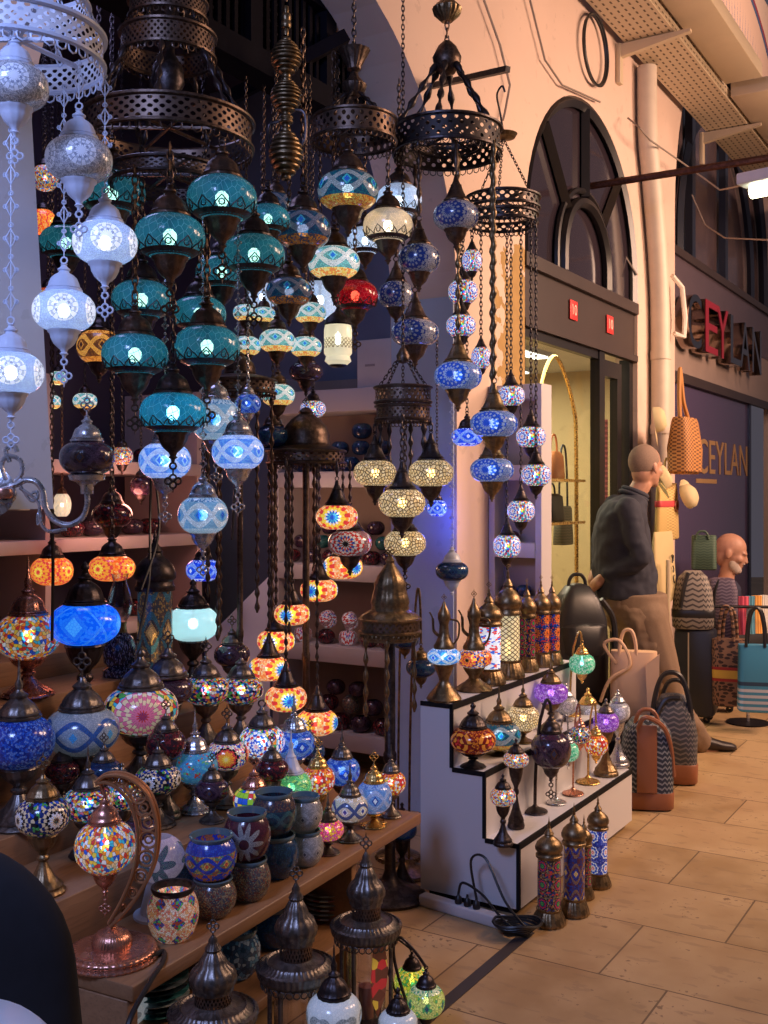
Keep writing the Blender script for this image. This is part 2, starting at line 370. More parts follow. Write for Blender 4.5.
style('aqua_white', BULBC, pat='crackle', pal=((.42,.75,.80), (.5,.82,.86)), grout=(.5,.8,.85), estr=.8, cells=30, gw=.01, trans=.1, tint=(.7,1,1))
style('checker', BULBC, pat='check', pal=(Gr, Ye, Bl, Wt, (.3,.6,.05), Rd, Ye), grout=(.02,.05,.03), estr=.38)
style('green', BULBC, pat='bands', N=6, pal=((.10,.5,.18), (.2,.65,.3)), top=((.4,.7,.2), (.05,.3,.15)), grout=(.03,.15,.06), estr=.5, cells=70, trans=.15)
style('cobalt_dia', BULBC, pat='wave', N=3, pal=((.01,.06,.5), (.02,.12,.65)), band=(.15,.3,.7), eye=((.5,.7,.95), (.02,.06,.55)), top=((.02,.08,.5), (.15,.3,.7)), bot=((.02,.08,.5), (.15,.3,.7)), grout=(.0,.02,.15), estr=.38, cells=70, trans=.12)
style('pale_dia', BULBC, pat='wave', N=3, pal=((.1,.25,.62), (.14,.32,.7)), band=(.34,.45,.75), eye=((.7,.8,.95), (.01,.03,.3)), top=((.25,.4,.75), (.1,.2,.6)), bot=((.25,.4,.75), (.1,.2,.6)), grout=(.03,.06,.25), estr=.32, cells=70)
style('cream_wave', BULBC, pat='wave', N=3, pal=((.55,.55,.5), (.65,.6,.5)), band=(.05,.09,.28), eye=((.01,.05,.35), (.7,.75,.8)), top=((.6,.5,.35), Wt), bot=((.5,.4,.3), Wt), grout=(.06,.06,.08), estr=.25, cells=70)
style('pink', BULBC, pat='cells', pal=(Pk, (.8,.05,.25), Ye, (.7,.1,.4), Or, Pk), grout=(.08,.02,.04), estr=.42, cells=44, trans=.12)
style('ruby', BULBW, pat='cells', pal=((.7,.12,.04), Or, Rd, Ye, (.5,.03,.03), Wt), grout=(.06,.02,.02), estr=.4, cells=44, trans=.18)
style('amber_red', None, pat='medallion', N=4, zones=(ring(Rd, (.2,.01,.01), Or, (.25,.01,.01)), ring((.25,.01,.01), Or, (.2,.01,.01), Or)), pal=((.2,.01,.01), (.32,.03,.01), (.75,.22,.02)), grout=(.06,.01,.01), estr=.12, k=3, R=.4, cells=90)
style('violet', BULBC, pat='cells', pal=(Pu, (.4,.15,.7), (.2,.05,.45), (.5,.3,.75)), grout=(.06,.02,.12), estr=.45, cells=60, trans=.2)
style('emerald', BULBC, pat='cells', pal=((.12,.6,.35), (.3,.7,.5), (.06,.45,.25), (.5,.75,.6)), grout=(.03,.2,.1), estr=.5, cells=50, trans=.25)
style('lime', BULBC, pat='wave', N=3, pal=((.4,.5,.08), (.1,.4,.12), (.6,.65,.2)), band=(.65,.68,.2), eye=((.02,.06,.12), (.05,.3,.15)), top=((.5,.6,.3), (.65,.65,.45), (.1,.3,.2)), bot=((.5,.55,.1), (.2,.45,.15)), grout=(.06,.1,.04), estr=.42, cells=48, trans=.1)
style('yellow', BULBC, pat='cells', pal=(Ye, (.5,.6,.05), (.75,.75,.2), Gr), grout=(.08,.1,.02), estr=.5, cells=44, trans=.1)
style('ewer_blue', BULBC, pat='wave', N=3, pal=((.03,.25,.75), (.06,.35,.8)), band=(.6,.75,.9), eye=((.02,.1,.75), (.5,.75,.95)), top=((.1,.3,.7), Wt), bot=((.1,.3,.7), Wt), grout=(.03,.08,.3), estr=.75, cells=60, trans=.1)
style('ewer_red', BULBC, pat='medallion', N=4, zones=MED_RED, pal=(Rd, Wt, Or, Cr, Bl, Wt), grout=(.1,.05,.05), estr=.55, k=10, R=.44, cells=50, trans=.1)
style('pearl_mesh', BULBW, pat='grid', N=11, pal=((.75,.66,.38), (.85,.72,.44)), grout=(.07,.045,.02), estr=.6, asp=.9, trans=.1, tint=(1,.85,.5))
style('tube_red', BULBC, pat='medallion', tile=True, N=4, asp=.7, zones=MED_RED, pal=(Nv, (.02,.04,.2), Bl, Rd), grout=(.02,.02,.04), estr=.08, k=10, R=.45, cells=34)
style('tube_multi', BULBC, pat='medallion', tile=True, N=4, asp=.7, zones=(ring(Gr, Bk, Rd, Nv, (.3,.1,.05), Bk), ring(Bk, Gr, Nv, Rd, Bk, (.35,.25,.1))), pal=(Rd, Nv, Bk, (.3,.1,.05), Nv, Bk, (.2,.15,.1)), grout=(.02,.02,.03), estr=.07, k=8, R=.42, cells=40)
style('tube_blue', BULBC, pat='medallion', tile=True, N=4, asp=.7, zones=(ring(Rd, Wt, (.5,.55,.8), Bl, Wt, Bl), ring(Wt, Rd, Wt, Bl, Bl, Wt)), pal=((.02,.06,.5), (.1,.15,.6), (.02,.03,.3)), grout=(.01,.02,.1), estr=.30, k=8, R=.42, cells=40)
style('tube_navy', BULBC, pat='wave', tile=True, N=3, asp=.7, pal=((.02,.03,.2), (.1,.02,.05), (.03,.05,.3)), band=(.3,.16,.1), eye=((.9,.6,.2), (.02,.05,.4)), grout=(.01,.01,.04), estr=.10, cells=40, amp=.34, bw=.07)
style('tube_white', BULBC, pat='cells', asp=1.6, pal=(Wt, Wt, (.6,.75,.95), Rd, Bl, Wt), grout=(.3,.35,.45), estr=.85, cells=18)
style('tube_teal', BULBW, pat='wave', tile=True, N=3, asp=.55, pal=((.10,.06,.05), (.25,.15,.06), (.05,.05,.06)), band=(.05,.14,.2), eye=((.85,.5,.2), (.5,.3,.12)), grout=(.015,.02,.03), estr=.22, cells=70, amp=.34, bw=.08, trans=.1)
style('lilac', BULBC, pat='stars', N=3, pal=((.42,.36,.55), (.5,.45,.62)), top=((.03,.06,.12), (.02,.1,.14)), band=(.5,.45,.6), grout=(.3,.27,.42), estr=.2, cells=120, k=8)
style('bowl_warm', BULBC, pat='dia', tile=True, asp=.32, N=8, pal=((.8,.42,.2), (.85,.6,.45), (.75,.2,.12), (.85,.7,.55)), top=(Nv, Gr, Bl, (.4,.05,.03)), band=(.03,.05,.12), grout=(.2,.1,.06), estr=.18, cells=80, k=4)
style('bowl_blue', None, pat='wave', N=4, pal=((.3,.10,.05), (.4,.3,.1), (.1,.2,.15)), band=(.02,.05,.5), eye=((.6,.1,.04), (.6,.4,.1)), top=((.02,.04,.4), (.03,.08,.5)), bot=((.02,.04,.5), (.4,.12,.05)), grout=(.02,.03,.1), estr=.14, cells=60)
style('bowl_grain', None, pat='cells', pal=((.22,.17,.1), (.1,.1,.1), (.3,.25,.16), (.06,.07,.1), (.2,.05,.04)), grout=(.03,.03,.03), estr=.01, cells=110)
style('bowl_plum', None, pat='stars', N=3, pal=((.07,.015,.03), (.1,.02,.04)), top=((.4,.4,.38), (.3,.3,.3)), band=(.08,.02,.03), grout=(.02,.006,.01), estr=.01, cells=120, k=10)
style('bowl_teal', None, pat='wave', N=4, pal=((.02,.06,.09), (.01,.04,.08)), band=(.05,.16,.18), eye=((.02,.08,.12), (.02,.05,.08)), top=((.10,.05,.06), (.04,.05,.08), (.16,.1,.07)), bot=((.05,.03,.05), (.03,.06,.09)), grout=(.01,.015,.02), estr=.01, cells=90)
style('bowl_navy', None, pat='cells', pal=((.01,.04,.13), (.02,.08,.2), (.015,.05,.1)), grout=(.005,.015,.04), estr=.02, cells=100)
style('bowl_silver', None, pat='wave', N=4, pal=((.34,.34,.33), (.28,.28,.28)), band=(.5,.5,.5), eye=((.06,.07,.1), (.45,.45,.45)), top=((.3,.3,.3), (.42,.42,.42)), bot=((.36,.35,.33),), grout=(.12,.12,.12), estr=.02, cells=100)
style('bowl_sea', None, pat='cells', pal=((.03,.09,.18), (.3,.4,.5), (.02,.05,.1), (.1,.25,.4), (.04,.08,.16)), grout=(.01,.03,.06), estr=.03, cells=40)
style('speck', None, pat='cells', gw=.02, pal=((.02,.02,.06), (.03,.03,.09), (.01,.01,.03), (.3,.3,.5), (.02,.02,.05)), grout=(.01,.01,.02), estr=.02, cells=150)
style('cream_glass', BULB, pat='bands', N=12, pal=((.75,.68,.5), (.8,.74,.58)), top=((.8,.75,.62),), grout=(.45,.38,.25), estr=.55, cells=20, gw=.0, trans=.2, tint=(1,.9,.7))

style('white_glass', None, pat='stars', N=6, pal=((.6,.68,.74), (.68,.74,.78)), top=((.25,.3,.34),), band=(.5,.55,.6), grout=(.5,.55,.6), estr=.22, cells=60, k=2)
# ---- lamp building blocks (profiles in units of the globe radius) ---------------------------
def globe_prof(R, hh, open_=.5, p=2.3, m=14):
    zt = hh*(1-open_**p)**(1/p)
    out = []
    for i in range(m+1):
        z = -zt+2*zt*(.5-.5*math.cos(PI*i/m))
        out.append((R*max(1e-4, 1-abs(z/hh)**p)**(1/p), z))
    return out, zt
CAP = [(.60,-.03),(.64,.0),(.64,.06),(.58,.09),(.60,.13),(.55,.17),(.52,.30),(.45,.46),(.33,.58),(.20,.66),(.17,.72),(.22,.76),(.22,.80),(.14,.85),(.09,.93),(.12,.97),(.05,1.02),(.0,1.03)]
CONE = [(.62,-.03),(.66,.0),(.66,.05),(.58,.09),(.60,.13),(.50,.22),(.40,.42),(.32,.62),(.25,.78),(.27,.82),(.20,.88),(.13,1.05),(.09,1.25),(.05,1.3),(0,1.31)]
CUP = [(.0,-1.02),(.05,-1.0),(.07,-.90),(.15,-.84),(.10,-.78),(.14,-.68),(.24,-.60),(.36,-.48),(.46,-.28),(.50,-.12),(.56,-.08),(.58,-.02),(.54,.03)]
DOME = [(.60,-.03),(.66,.0),(.66,.05),(.60,.08),(.62,.13),(.57,.17),(.54,.26),(.44,.40),(.30,.52),(.22,.58),(.26,.62),(.27,.68),(.18,.74),(.12,.80),(.08,.9),(.0,.91)]
def scl(pr, k, z0=0.0, kz=None):
    kz = k if kz is None else kz
    return [(r*k, z*kz+z0) for r, z in pr]
RX = Matrix.Rotation(PI/2, 4, 'X'); RY = Matrix.Rotation(PI/2, 4, 'Y')
def chain_mb(mb, z0, z1, kind, r):
    L = z1-z0
    if L < .004: L = .004; z1 = z0+L
    if kind == 'links':
        p = r*2.5; n = max(1, int(L/p)); p = L/n
        for i in range(n):
            M = Matrix.Rotation(PI/2 if i % 2 else .3, 4, 'Z') @ Matrix.Rotation(PI/2, 4, 'X')
            mb.torus((0, 0, z0+(i+.5)*p), r*.85, r*.28, 8, 4, M, sz=(p*.62+.25*r)/(r*.9))
    elif kind == 'diamond':
        mb.tube([(0, 0, z0), (0, 0, z1)], r*.16, 4)
        p = r*7; n = max(1, int(L/p)); p = L/n
        for i in range(n):
            z = z0+(i+.5)*p
            mb.tube([(0, 0, z-p*.3), (r*1.3, 0, z), (0, 0, z+p*.3), (-r*1.3, 0, z)], r*.3, 5, closed=True)
            for sx in (-1, 1): mb.torus((sx*r*1.35, 0, z), r*.5, r*.2, 8, 4, RX)
            mb.torus((0, 0, z+p*.42), r*.55, r*.22, 8, 4, RX)
    elif kind == 'beads':
        p = r*5; n = max(1, int(L/p)); p = L/n; pr = []
        for i in range(n):
            a = z0+i*p
            pr += [(r*.35, a), (r*.5, a+.12*p), (r*1.0, a+.35*p), (r*.9, a+.55*p), (r*.45, a+.8*p)]
        pr.append((r*.35, z1)); mb.lathe(pr, 8)
    else:
        mb.tube([(0, 0, z0), (0, 0, z1)], r*.45, 6)
def drop_mb(mb, z, R, kind='lace'):
    """openwork pendant hanging below z"""
    k = R*.24
    mb.torus((0, 0, z-k*.5), k*.42, k*.14, 8, 4, RX)
    mb.tube([(0, 0, z-k*.9), (0, 0, z-k*1.5)], k*.12, 5)
    for x, zz in ((0, -2.0), (-.62, -2.4), (.62, -2.4), (0, -2.9)): mb.torus((x*k, 0, z+zz*k), k*.42, k*.13, 9, 4, RX)
    mb.tube([(0, 0, z-k*3.2), (0, 0, z-k*3.9)], [k*.16, k*.04], 5)
def lace_top(mb, z, R):
    """openwork trefoil finial above z"""
    k = R*.24
    mb.tube([(0, 0, z-.2*k), (0, 0, z+k*.8)], k*.16, 6)
    for x, zz in ((0, 1.2), (-.55, 1.75), (.55, 1.75), (0, 2.35)): mb.torus((x*k, 0, z+zz*k), k*.42, k*.13, 9, 4, RX)
    mb.tube([(0, 0, z+k*2.7), (0, 0, z+k*3.6)], [k*.15, k*.03], 5)

def add_globe(root, R, hh, key, ph=0.0, open_=.5, n=32, z=0.0, p=2.3, bulb=True):
    mat, bm_ = S[key]
    pr, zt = globe_prof(R, hh, open_, p)
    M = Matrix.Rotation(ph, 4, 'Z')
    g = MB().lathe([(r, zz+z) for r, zz in pr], n, M=M).build('globe', mat, root, sharp=0)
    if bm_ and bulb:
        b = MB().lathe([(0, z-R*.22), (R*.11, z-R*.20), (R*.19, z-R*.06), (R*.19, z+R*.10), (R*.09, z+R*.21), (0, z+R*.22)], 10).build('bulb', bm_, g)
    return zt
def skirt(root, R, hh, mat, n=11):
    """zig-zag lace collar hugging the lower half of a glass globe"""
    mb = MB(); k = 1.015
    def gr(z): return R*max(.05, 1-abs(z/hh)**2.3)**(1/2.3)*k
    zlo, zmd = -hh*.86, -hh*.50
    mb.lathe([(gr(zlo), zlo), (gr(-hh*.72), -hh*.72), (gr(-hh*.64), -hh*.64)], n*4)
    for i in range(n):
        a0, a1 = 2*PI*i/n, 2*PI*(i+1)/n; am = (a0+a1)/2
        def q(a, z): r = gr(z); return (r*math.cos(a), r*math.sin(a), z)
        mb.tube([q(a0, -hh*.66), q(a0*.75+am*.25, -hh*.5), q((a0+am)/2, -hh*.42), q(am, -hh*.2), q((a1+am)/2, -hh*.42), q(a1*.75+am*.25, -hh*.5), q(a1, -hh*.66)], R*.022, 4)
        mb.torus(q(am, -hh*.48), R*.085, R*.02, 8, 4, Matrix.Rotation(am, 4, 'Z') @ RY)
    mb.build('lace_collar', mat, root)

HANG = []
def hang(px, py, w, ratio, d, key, mtl, label, top=None, chain='links', cap='CAP', drop=True, ph=0.0, group=None, cat='lamp', coll=False, fix=False, cup=True, zt=None, cr=None):
    HANG.append(dict(px=px, py=py, w=w, ratio=ratio, d=d, key=key, mtl=mtl, label=label, top=top, chain=chain, cap=cap, drop=drop, ph=ph, group=group, cat=cat, coll=coll, fix=fix, cup=cup, zt=zt, cr=cr))
def relax():
    """push lamps along the line of sight until globes clear each other and chains clear the lamps above"""
    for it in range(400):
        ch = False
        for h in HANG:
            h['R'] = h['w']/2/F*h['d']; h['p'] = P(h['px'], h['py'], h['d']); h['hh'] = h['R']*h['ratio']
        for i, a in enumerate(HANG):
            for b in HANG[i+1:]:
                dx = math.hypot(a['p'][0]-b['p'][0], a['p'][1]-b['p'][1]); dzz = abs(a['p'][2]-b['p'][2])
                lo, hi = (a, b) if a['p'][2] < b['p'][2] else (b, a)
                need = 0
                ext = (lo['hh']+lo['R']*1.1)+(hi['hh']+hi['R']*1.6)
                if dzz < lo['hh']+hi['hh']+.01: need = lo['R']+hi['R']+.008
                elif dzz < ext: need = max(lo['R']*.62+hi['R']*.62, hi['R']+.012)
                elif lo['zt'] is None or lo['zt'] > hi['p'][2]: need = hi['R']+.010
                if dx < need:
                    if lo['fix'] and hi['fix']: continue
                    dy = lo['p'][1]-hi['p'][1]; sg = 1 if dy >= -.10 else -1
                    if dzz < ext*.6: sg = 1 if dy >= 0 else -1
                    e = min(.03, need-dx+.002)
                    if not lo['fix']: lo['d'] += sg*e*(1 if hi['fix'] else .5)
                    if not hi['fix']: hi['d'] -= sg*e*(1 if lo['fix'] else .5)
                    ch = True
        for h in HANG:
            h.setdefault('d0', h['d']); h['d'] = min(max(h['d'], h['d0']-.5), h['d0']+.5)
            h['d'] = min(max(h['d'], 2.1), h.get('dmax', 4.9))
        if not ch: break
def build_hang(h):
    R, hh, p = h['R'], h['hh'], h['p']; mt = MM[h['mtl']]
    if h['key'] in ('turq', 'aqua', 'red', 'pearl', 'cream', 'amber'): pass
    t = thing('hanging_lamp', h['label'], h['cat'], p, h['group'])
    n = 36 if h['w'] > 44 else 24
    zt = add_globe(t, R, hh, h['key'], h['ph'], n=n)
    pr = scl(CAP if h['cap'] == 'CAP' else CONE, R*.92, zt-.02*R)
    MB().lathe(pr, n, flute=12 if h['w'] > 40 else 0, fl=.015).lathe([(R*.05, R*.2), (R*.06, zt)], 8).build('cap', mt, t)
    ztop = pr[-1][1]
    if h['cup']:
        pc = scl(CUP, R*.92, -zt+.02*R)
        MB().lathe(pc, n, flute=12 if h['w'] > 40 else 0, fl=.02).build('cup', mt, t)
        zb = pc[0][1]
        if h['drop']:
            m = MB(); drop_mb(m, zb+.03*R, R); m.build('pendant', mt, t)
    if h['coll']: skirt(t, R, hh, MM['dark'])
    zc = (h['zt'] if h['zt'] is not None else 3.3)-p[2]
    m = MB(); rr = h['cr'] or max(.006, R*.10)
    m.torus((0, 0, ztop+rr*.6), rr*.9, rr*.25, 9, 5, RX)
    chain_mb(m, ztop+rr*1.3, max(zc, ztop+rr*2.2), h['chain'], rr)
    m.build('chain', mt, t)
    return t

# ---- lamps that stand on something ----------------------------------------------------------
FOOT = [(0,0),(.92,.0),(.96,.03),(.90,.07),(.84,.09),(.86,.13),(.70,.19),(.44,.30),(.26,.44),(.17,.53),(.24,.57),(.24,.61),(.15,.65),(.22,.70),(.40,.78),(.52,.88),(.56,.95),(.60,.98),(.56,1.02)]
def stand(px, py, w, ratio, d, z0, key, mtl, label, fin='lace', ph=0.0, foot=1.0, cap='DOME', name='table_lamp', cat='lamp', group=None, open_=.5, capmtl=None, capk=.95):
    """globe lamp on a turned foot; the foot spans from z0 up to the globe"""
    R = w/2/F*d; hh = R*ratio; g = P(px, py, d); mt = MM[mtl]
    t = thing(name, label, cat, (g[0], g[1], z0+.0015), group)
    zc = g[2]-z0
    zt = add_globe(t, R, hh, key, ph, z=zc, open_=open_)
    hb = max(.02, zc-zt)
    fr = min(R*foot, R*1.05, .088)
    MB().lathe([(r*(fr if z < .56 else R*.95), z*hb) for r, z in FOOT], 32, flute=16, fl=.018).build('foot', mt, t)
    pr = scl({'DOME': DOME, 'CONE': CONE, 'CAP': CAP}[cap], R*capk, zc+zt-.02*R)
    MB().lathe(pr, 28, flute=14, fl=.02).lathe([(R*.05, zc), (R*.06, zc+zt)], 8).build('cap', MM[capmtl or mtl], t)
    m = MB(); z = pr[-1][1]
    if fin == 'lace': lace_top(m, z, R)
    elif fin == 'spike': m.lathe([(R*.1, z-.06*R), (R*.12, z+.1*R), (R*.05, z+.25*R), (R*.03, z+.7*R), (0, z+.9*R)], 10)
    elif fin == 'ring': m.torus((0, 0, z+.14*R), R*.15, R*.04, 10, 5, RX)
    else: m.lathe([(0, z-.05*R), (R*.12, z+.02*R), (R*.13, z+.1*R), (R*.05, z+.2*R), (0, z+.24*R)], 12)
    m.build('finial', MM[capmtl or mtl], t)
    return t
def lantern(px, pb, w, h, z0, d, key, mtl, label, lace=False, ratio=.5, group=None, lid=.30, base=.16, spike=.12, rt=1.0):
    """tube lantern: turned base, mosaic cylinder, domed lid with finial. w = tube px width, h = total px height"""
    R = w/2/F*d; H = h/F*d; x = P(px, pb, d); mt = MM[mtl]
    t = thing('cylinder_lantern', label, 'lantern', (x[0], x[1], z0+.0015), group)
    zb, zl, zs = H*base, H*(1-lid-spike), H*(1-spike)
    MB().lathe([(0,0),(R*1.35,0),(R*1.42,zb*.12),(R*1.36,zb*.25),(R*1.3,zb*.4),(R*1.12,zb*.7),(R*1.0,zb*.85),(R*1.06,zb*.92),(R*1.06,zb),(R*.9,zb*1.02)], 30, flute=20, fl=.02).build('base', mt, t)
    mat, bl = S[key]
    g = MB().lathe([(R*.95, zb*.95), (R*.97, zb+(zl-zb)*.3), (R*.97*rt, zb+(zl-zb)*.7), (R*.95, zl*1.01)], 30).build('glass_tube', mat, t)
    if bl: MB().lathe([(0, zb*1.2), (R*.2, zb*1.25), (R*.22, zb+(zl-zb)*.35), (R*.1, zb+(zl-zb)*.45), (0, zb+(zl-zb)*.47)], 10).build('bulb', bl, g)
    q = zs-zl
    MB().lathe([(R*.9,zl-.01*q),(R*1.1,zl),(R*1.12,zl+.08*q),(R*1.02,zl+.12*q),(R*1.0,zl+.2*q),(R*1.14,zl+.26*q),(R*1.16,zl+.36*q),(R*1.0,zl+.52*q),(R*.7,zl+.64*q),(R*.42,zl+.72*q),(R*.36,zl+.78*q),(R*.42,zl+.82*q),(R*.3,zl+.9*q),(R*.14,zs),(R*.1,zs+.02*q),(0,zs+.03*q)], 30).build('lid', mt, t)
    m = MB(); m.lathe([(R*.1, zs-.02*q), (R*.16, zs+.1*(H-zs)), (R*.08, zs+.3*(H-zs)), (R*.12, zs+.4*(H-zs)), (R*.05, zs+.6*(H-zs)), (0, zs+.62*(H-zs) if lace else H)], 10)
    if lace: lace_top(m, zs+.6*(H-zs), R*.8)
    m.build('finial', mt, t)
    return t
def bowl(px, pyc, w, h, z0, d, key, label, name='candle_bowl', rim='glass', waist=.80, rz=0.0, lidless=True):
    R = w/2/F*d; H = h/F*d; x = P(px, pyc, d)
    t = thing(name, label, 'bowl', (x[0], x[1], z0+.0015), None)
    mat, bl = S[key]
    pr = [(0, 0), (R*.62, 0), (R*.82, H*.12), (R*.97, H*.34), (R, H*.48), (R*.97, H*.63), (R*.86, H*.80), (R*waist*.95, H*.88)]
    b = MB().lathe(pr[1:], 30, M=Matrix.Rotation(rz, 4, 'Z')).lathe([(R*.62, 0), (0, 0)], 30).lathe([(R*waist*.95, H*.88), (R*waist*.88, H*.86), (R*.8, H*.6), (R*.7, H*.12), (0, H*.1)], 30).build('glass_body', mat, t)
    if bl: MB().lathe([(0, H*.2), (R*.16, H*.22), (R*.18, H*.42), (0, H*.5)], 10).build('bulb', bl, b)
    rm = {'glass': GLASSR, 'dark': MM['dark'], 'white': MM['white']}[rim]
    m = MB(); m.lathe([(R*waist*.93, H*.86), (R*waist*1.0, H*.9), (R*waist*1.06, H*.97), (R*waist*1.03, H), (R*waist*.93, H*.99), (R*waist*.86, H*.86)], 30)
    m.build('rim', rm, t)
    return t
k_ = NT('thick_glass_rim'); GLASSR = k_.done(k_.bsdf((.10, .17, .21), .08, 0., coat=.6))
def swan(px, pyg, w, ratio, d, z0, key, mtl, label, bx, rise, side=1, foot=1.0, crescent=False, cap='CAP', cat='lamp', group=None, name='swan_neck_lamp', footmat=None, drop=True, ph=0.0):
    """globe hung from a bowed neck that rises from a round foot. bx: foot px, rise: px of the neck's crown"""
    R = w/2/F*d; hh = R*ratio; g = P(px, pyg, d); b = P(bx, pyg, d); mt = MM[mtl]
    t = thing(name, label, cat, (b[0], b[1], z0+.0015), group)
    gz = g[2]-z0; gx = g[0]-b[0]; top = P(px, rise, d)[2]-z0
    mat, bl = S[key]; pr, zt = globe_prof(R, hh, .45)
    G = MB().lathe([(r, z+gz) for r, z in pr], 28, (gx, 0, 0), Matrix.Rotation(ph, 4, 'Z')).build('globe', mat, t, sharp=0)
    if bl: MB().lathe([(0, gz-R*.2), (R*.13, gz-R*.1), (R*.14, gz+R*.1), (R*.05, gz+R*.3), (0, gz+zt)], 10, (gx, 0, 0)).build('bulb', bl, G)
    cp = scl(CAP, R*.85, gz+zt-.02*R)
    ct = cp[-1][1]
    MB().lathe(cp, 24, (gx, 0, 0)).build('cap', mt, t)
    m = MB(); pc = scl(CUP, R*.8, gz-zt+.02*R); m.lathe(pc, 24, (gx, 0, 0)); m.build('cup', mt, t)
    if drop: m = MB(); drop_mb(m, 0, R); m.build('pendant', mt, t, Matrix.Translation((gx, 0, pc[0][1]+.03*R)))
    fr = R*foot
    MB().lathe([(0,0),(fr,0),(fr*1.03,fr*.05),(fr*.98,fr*.1),(fr*.98,fr*.15),(fr*.85,fr*.2),(fr*.5,fr*.32),(fr*.3,fr*.42),(fr*.2,fr*.52),(fr*.14,fr*.62),(0,fr*.63)], 36, flute=24, fl=.02).build('foot', MM[footmat or mtl], t)
    s = 1 if gx >= 0 else -1; bow = -s*side
    th = R*.085; z1 = fr*.5
    w_ = abs(gx)
    if not crescent:
        pts = []
        for i in range(25):
            u = i/24; a = PI*u
            if w_ > R*.5:
                x = gx*(.5-.5*math.cos(a)) if u > .45 else gx*.5*(1-math.cos(a))*.9
            else: x = gx*u+bow*math.sin(a)*R*1.5
            zz = z1+(top-z1)*math.sin(min(1, u*1.45)*PI/2) if u < .69 else top-(top-ct-R*.12)*((u-.69)/.31)**1.6
            pts.append((x, 0, zz))
        MB().tube(pts, th, 8).build('neck', mt, t)
        m = MB(); m.torus((gx, 0, ct+R*.1), R*.1, R*.03, 9, 5, RX); m.build('hook', mt, t)
    return t, R, gx, gz, ct, fr, top
# ---- camera ---------------------------------------------------------------------------------
cam = bpy.data.cameras.new('camera'); co = bpy.data.objects.new('camera', cam); COL.objects.link(co)
co.location = (0, 0, CH); co.rotation_euler = (PI/2, 0, 0)
cam.sensor_fit = 'VERTICAL'; cam.sensor_height = 36; cam.lens = 36*F/1024; cam.shift_y = (HZ-512)/1024; cam.clip_start = .02
scene.camera = co

def fb(mb, s0, s1, t0, t1, z0, z1, b=0.): return mb.box((s0, -max(t0, t1), z0), (s1, -min(t0, t1), z1), MW, b)
SW = MW @ Matrix(((0, 1, 0, 0), (1, 0, 0, 0), (0, 0, 1, 0), (0, 0, 0, 1)))   # local x = -t, y = s

# ---- surfaces -------------------------------------------------------------------------------
def smooth_(pts, n=8):
    out = []; pts = [Vector(p) for p in pts]
    for i in range(len(pts)-1):
        p0, p1, p2, p3 = pts[max(i-1, 0)], pts[i], pts[i+1], pts[min(i+2, len(pts)-1)]
        for j in range(n):
            u = j/n; out.append(.5*((2*p1)+(p2-p0)*u+(2*p0-5*p1+4*p2-p3)*u*u+(3*p1-p0-3*p2+p3)*u**3))
    return out+[pts[-1]]
def floor_mat():
    k = NT('travertine_floor'); c = k.sep(k.coord('Object'))
    # slab grid follows the shop fronts: rows along U every .43 m
    s = k.m('ADD', k.m('MULTIPLY', c[0], UX), k.m('MULTIPLY', c[1], UY)); t = k.m('SUBTRACT', k.m('MULTIPLY', c[0], UY), k.m('MULTIPLY', c[1], UX))
    sv = k.m('DIVIDE', k.m('SUBTRACT', s, 3.12-.43*20), .43); row = k.m('FLOOR', sv); fs = k.m('FRACT', sv)
    wn = k.n('ShaderNodeTexWhiteNoise', noise_dimensions='1D'); k.put(wn.inputs['W'], row)
    off = k.m('MULTIPLY', k.m('MODULO', row, 2.), .31)
    tv = k.m('DIVIDE', k.m('ADD', t, k.m('ADD', k.m('ADD', off, k.m('MULTIPLY', wn.outputs[0], .12)), 20.99)), .62); col = k.m('FLOOR', tv); ft = k.m('FRACT', tv)
    w2 = k.n('ShaderNodeTexWhiteNoise', noise_dimensions='2D'); k.put(w2.inputs['Vector'], k.vec(row, col))
    g1 = k.m('LESS_THAN', fs, .014); g2 = k.m('LESS_THAN', ft, .010); g = k.m('MAXIMUM', g1, g2)
    uv = k.vec(s, t); n1 = k.noise(uv, 5., 6); n2 = k.noise(uv, 45., 3); n3 = k.noise(k.vec(k.m('MULTIPLY', s, 3.), t), 9., 5)
    base = k.mix(w2.outputs[0], (.37, .23, .105), (.50, .325, .165))
    base = k.mix(k.m('MULTIPLY', k.m('SMOOTH_MIN', k.m('MULTIPLY', k.m('SUBTRACT', n1, .35), 2.5), 1., .1), .6), base, (.62, .44, .24)); base = k.mix(k.m('MULTIPLY', k.m('GREATER_THAN', n3, .60), .35), base, (.28, .18, .10))
    pit = k.m('GREATER_THAN', k.m('ADD', k.m('MULTIPLY', n2, .6), k.m('MULTIPLY', n1, .45)), .66)
    base = k.mix(k.m('MULTIPLY', pit, .7), base, (.15, .09, .05)); base = k.mix(g, base, (.17, .105, .055))
    r = k.m('ADD', .38, k.m('MULTIPLY', n1, .3))
    h = k.m('SUBTRACT', n1, k.m('ADD', g, k.m('MULTIPLY', pit, .6)))
    return k.done(k.bsdf(base, r, bump=h, bstr=.35, bd=.004))
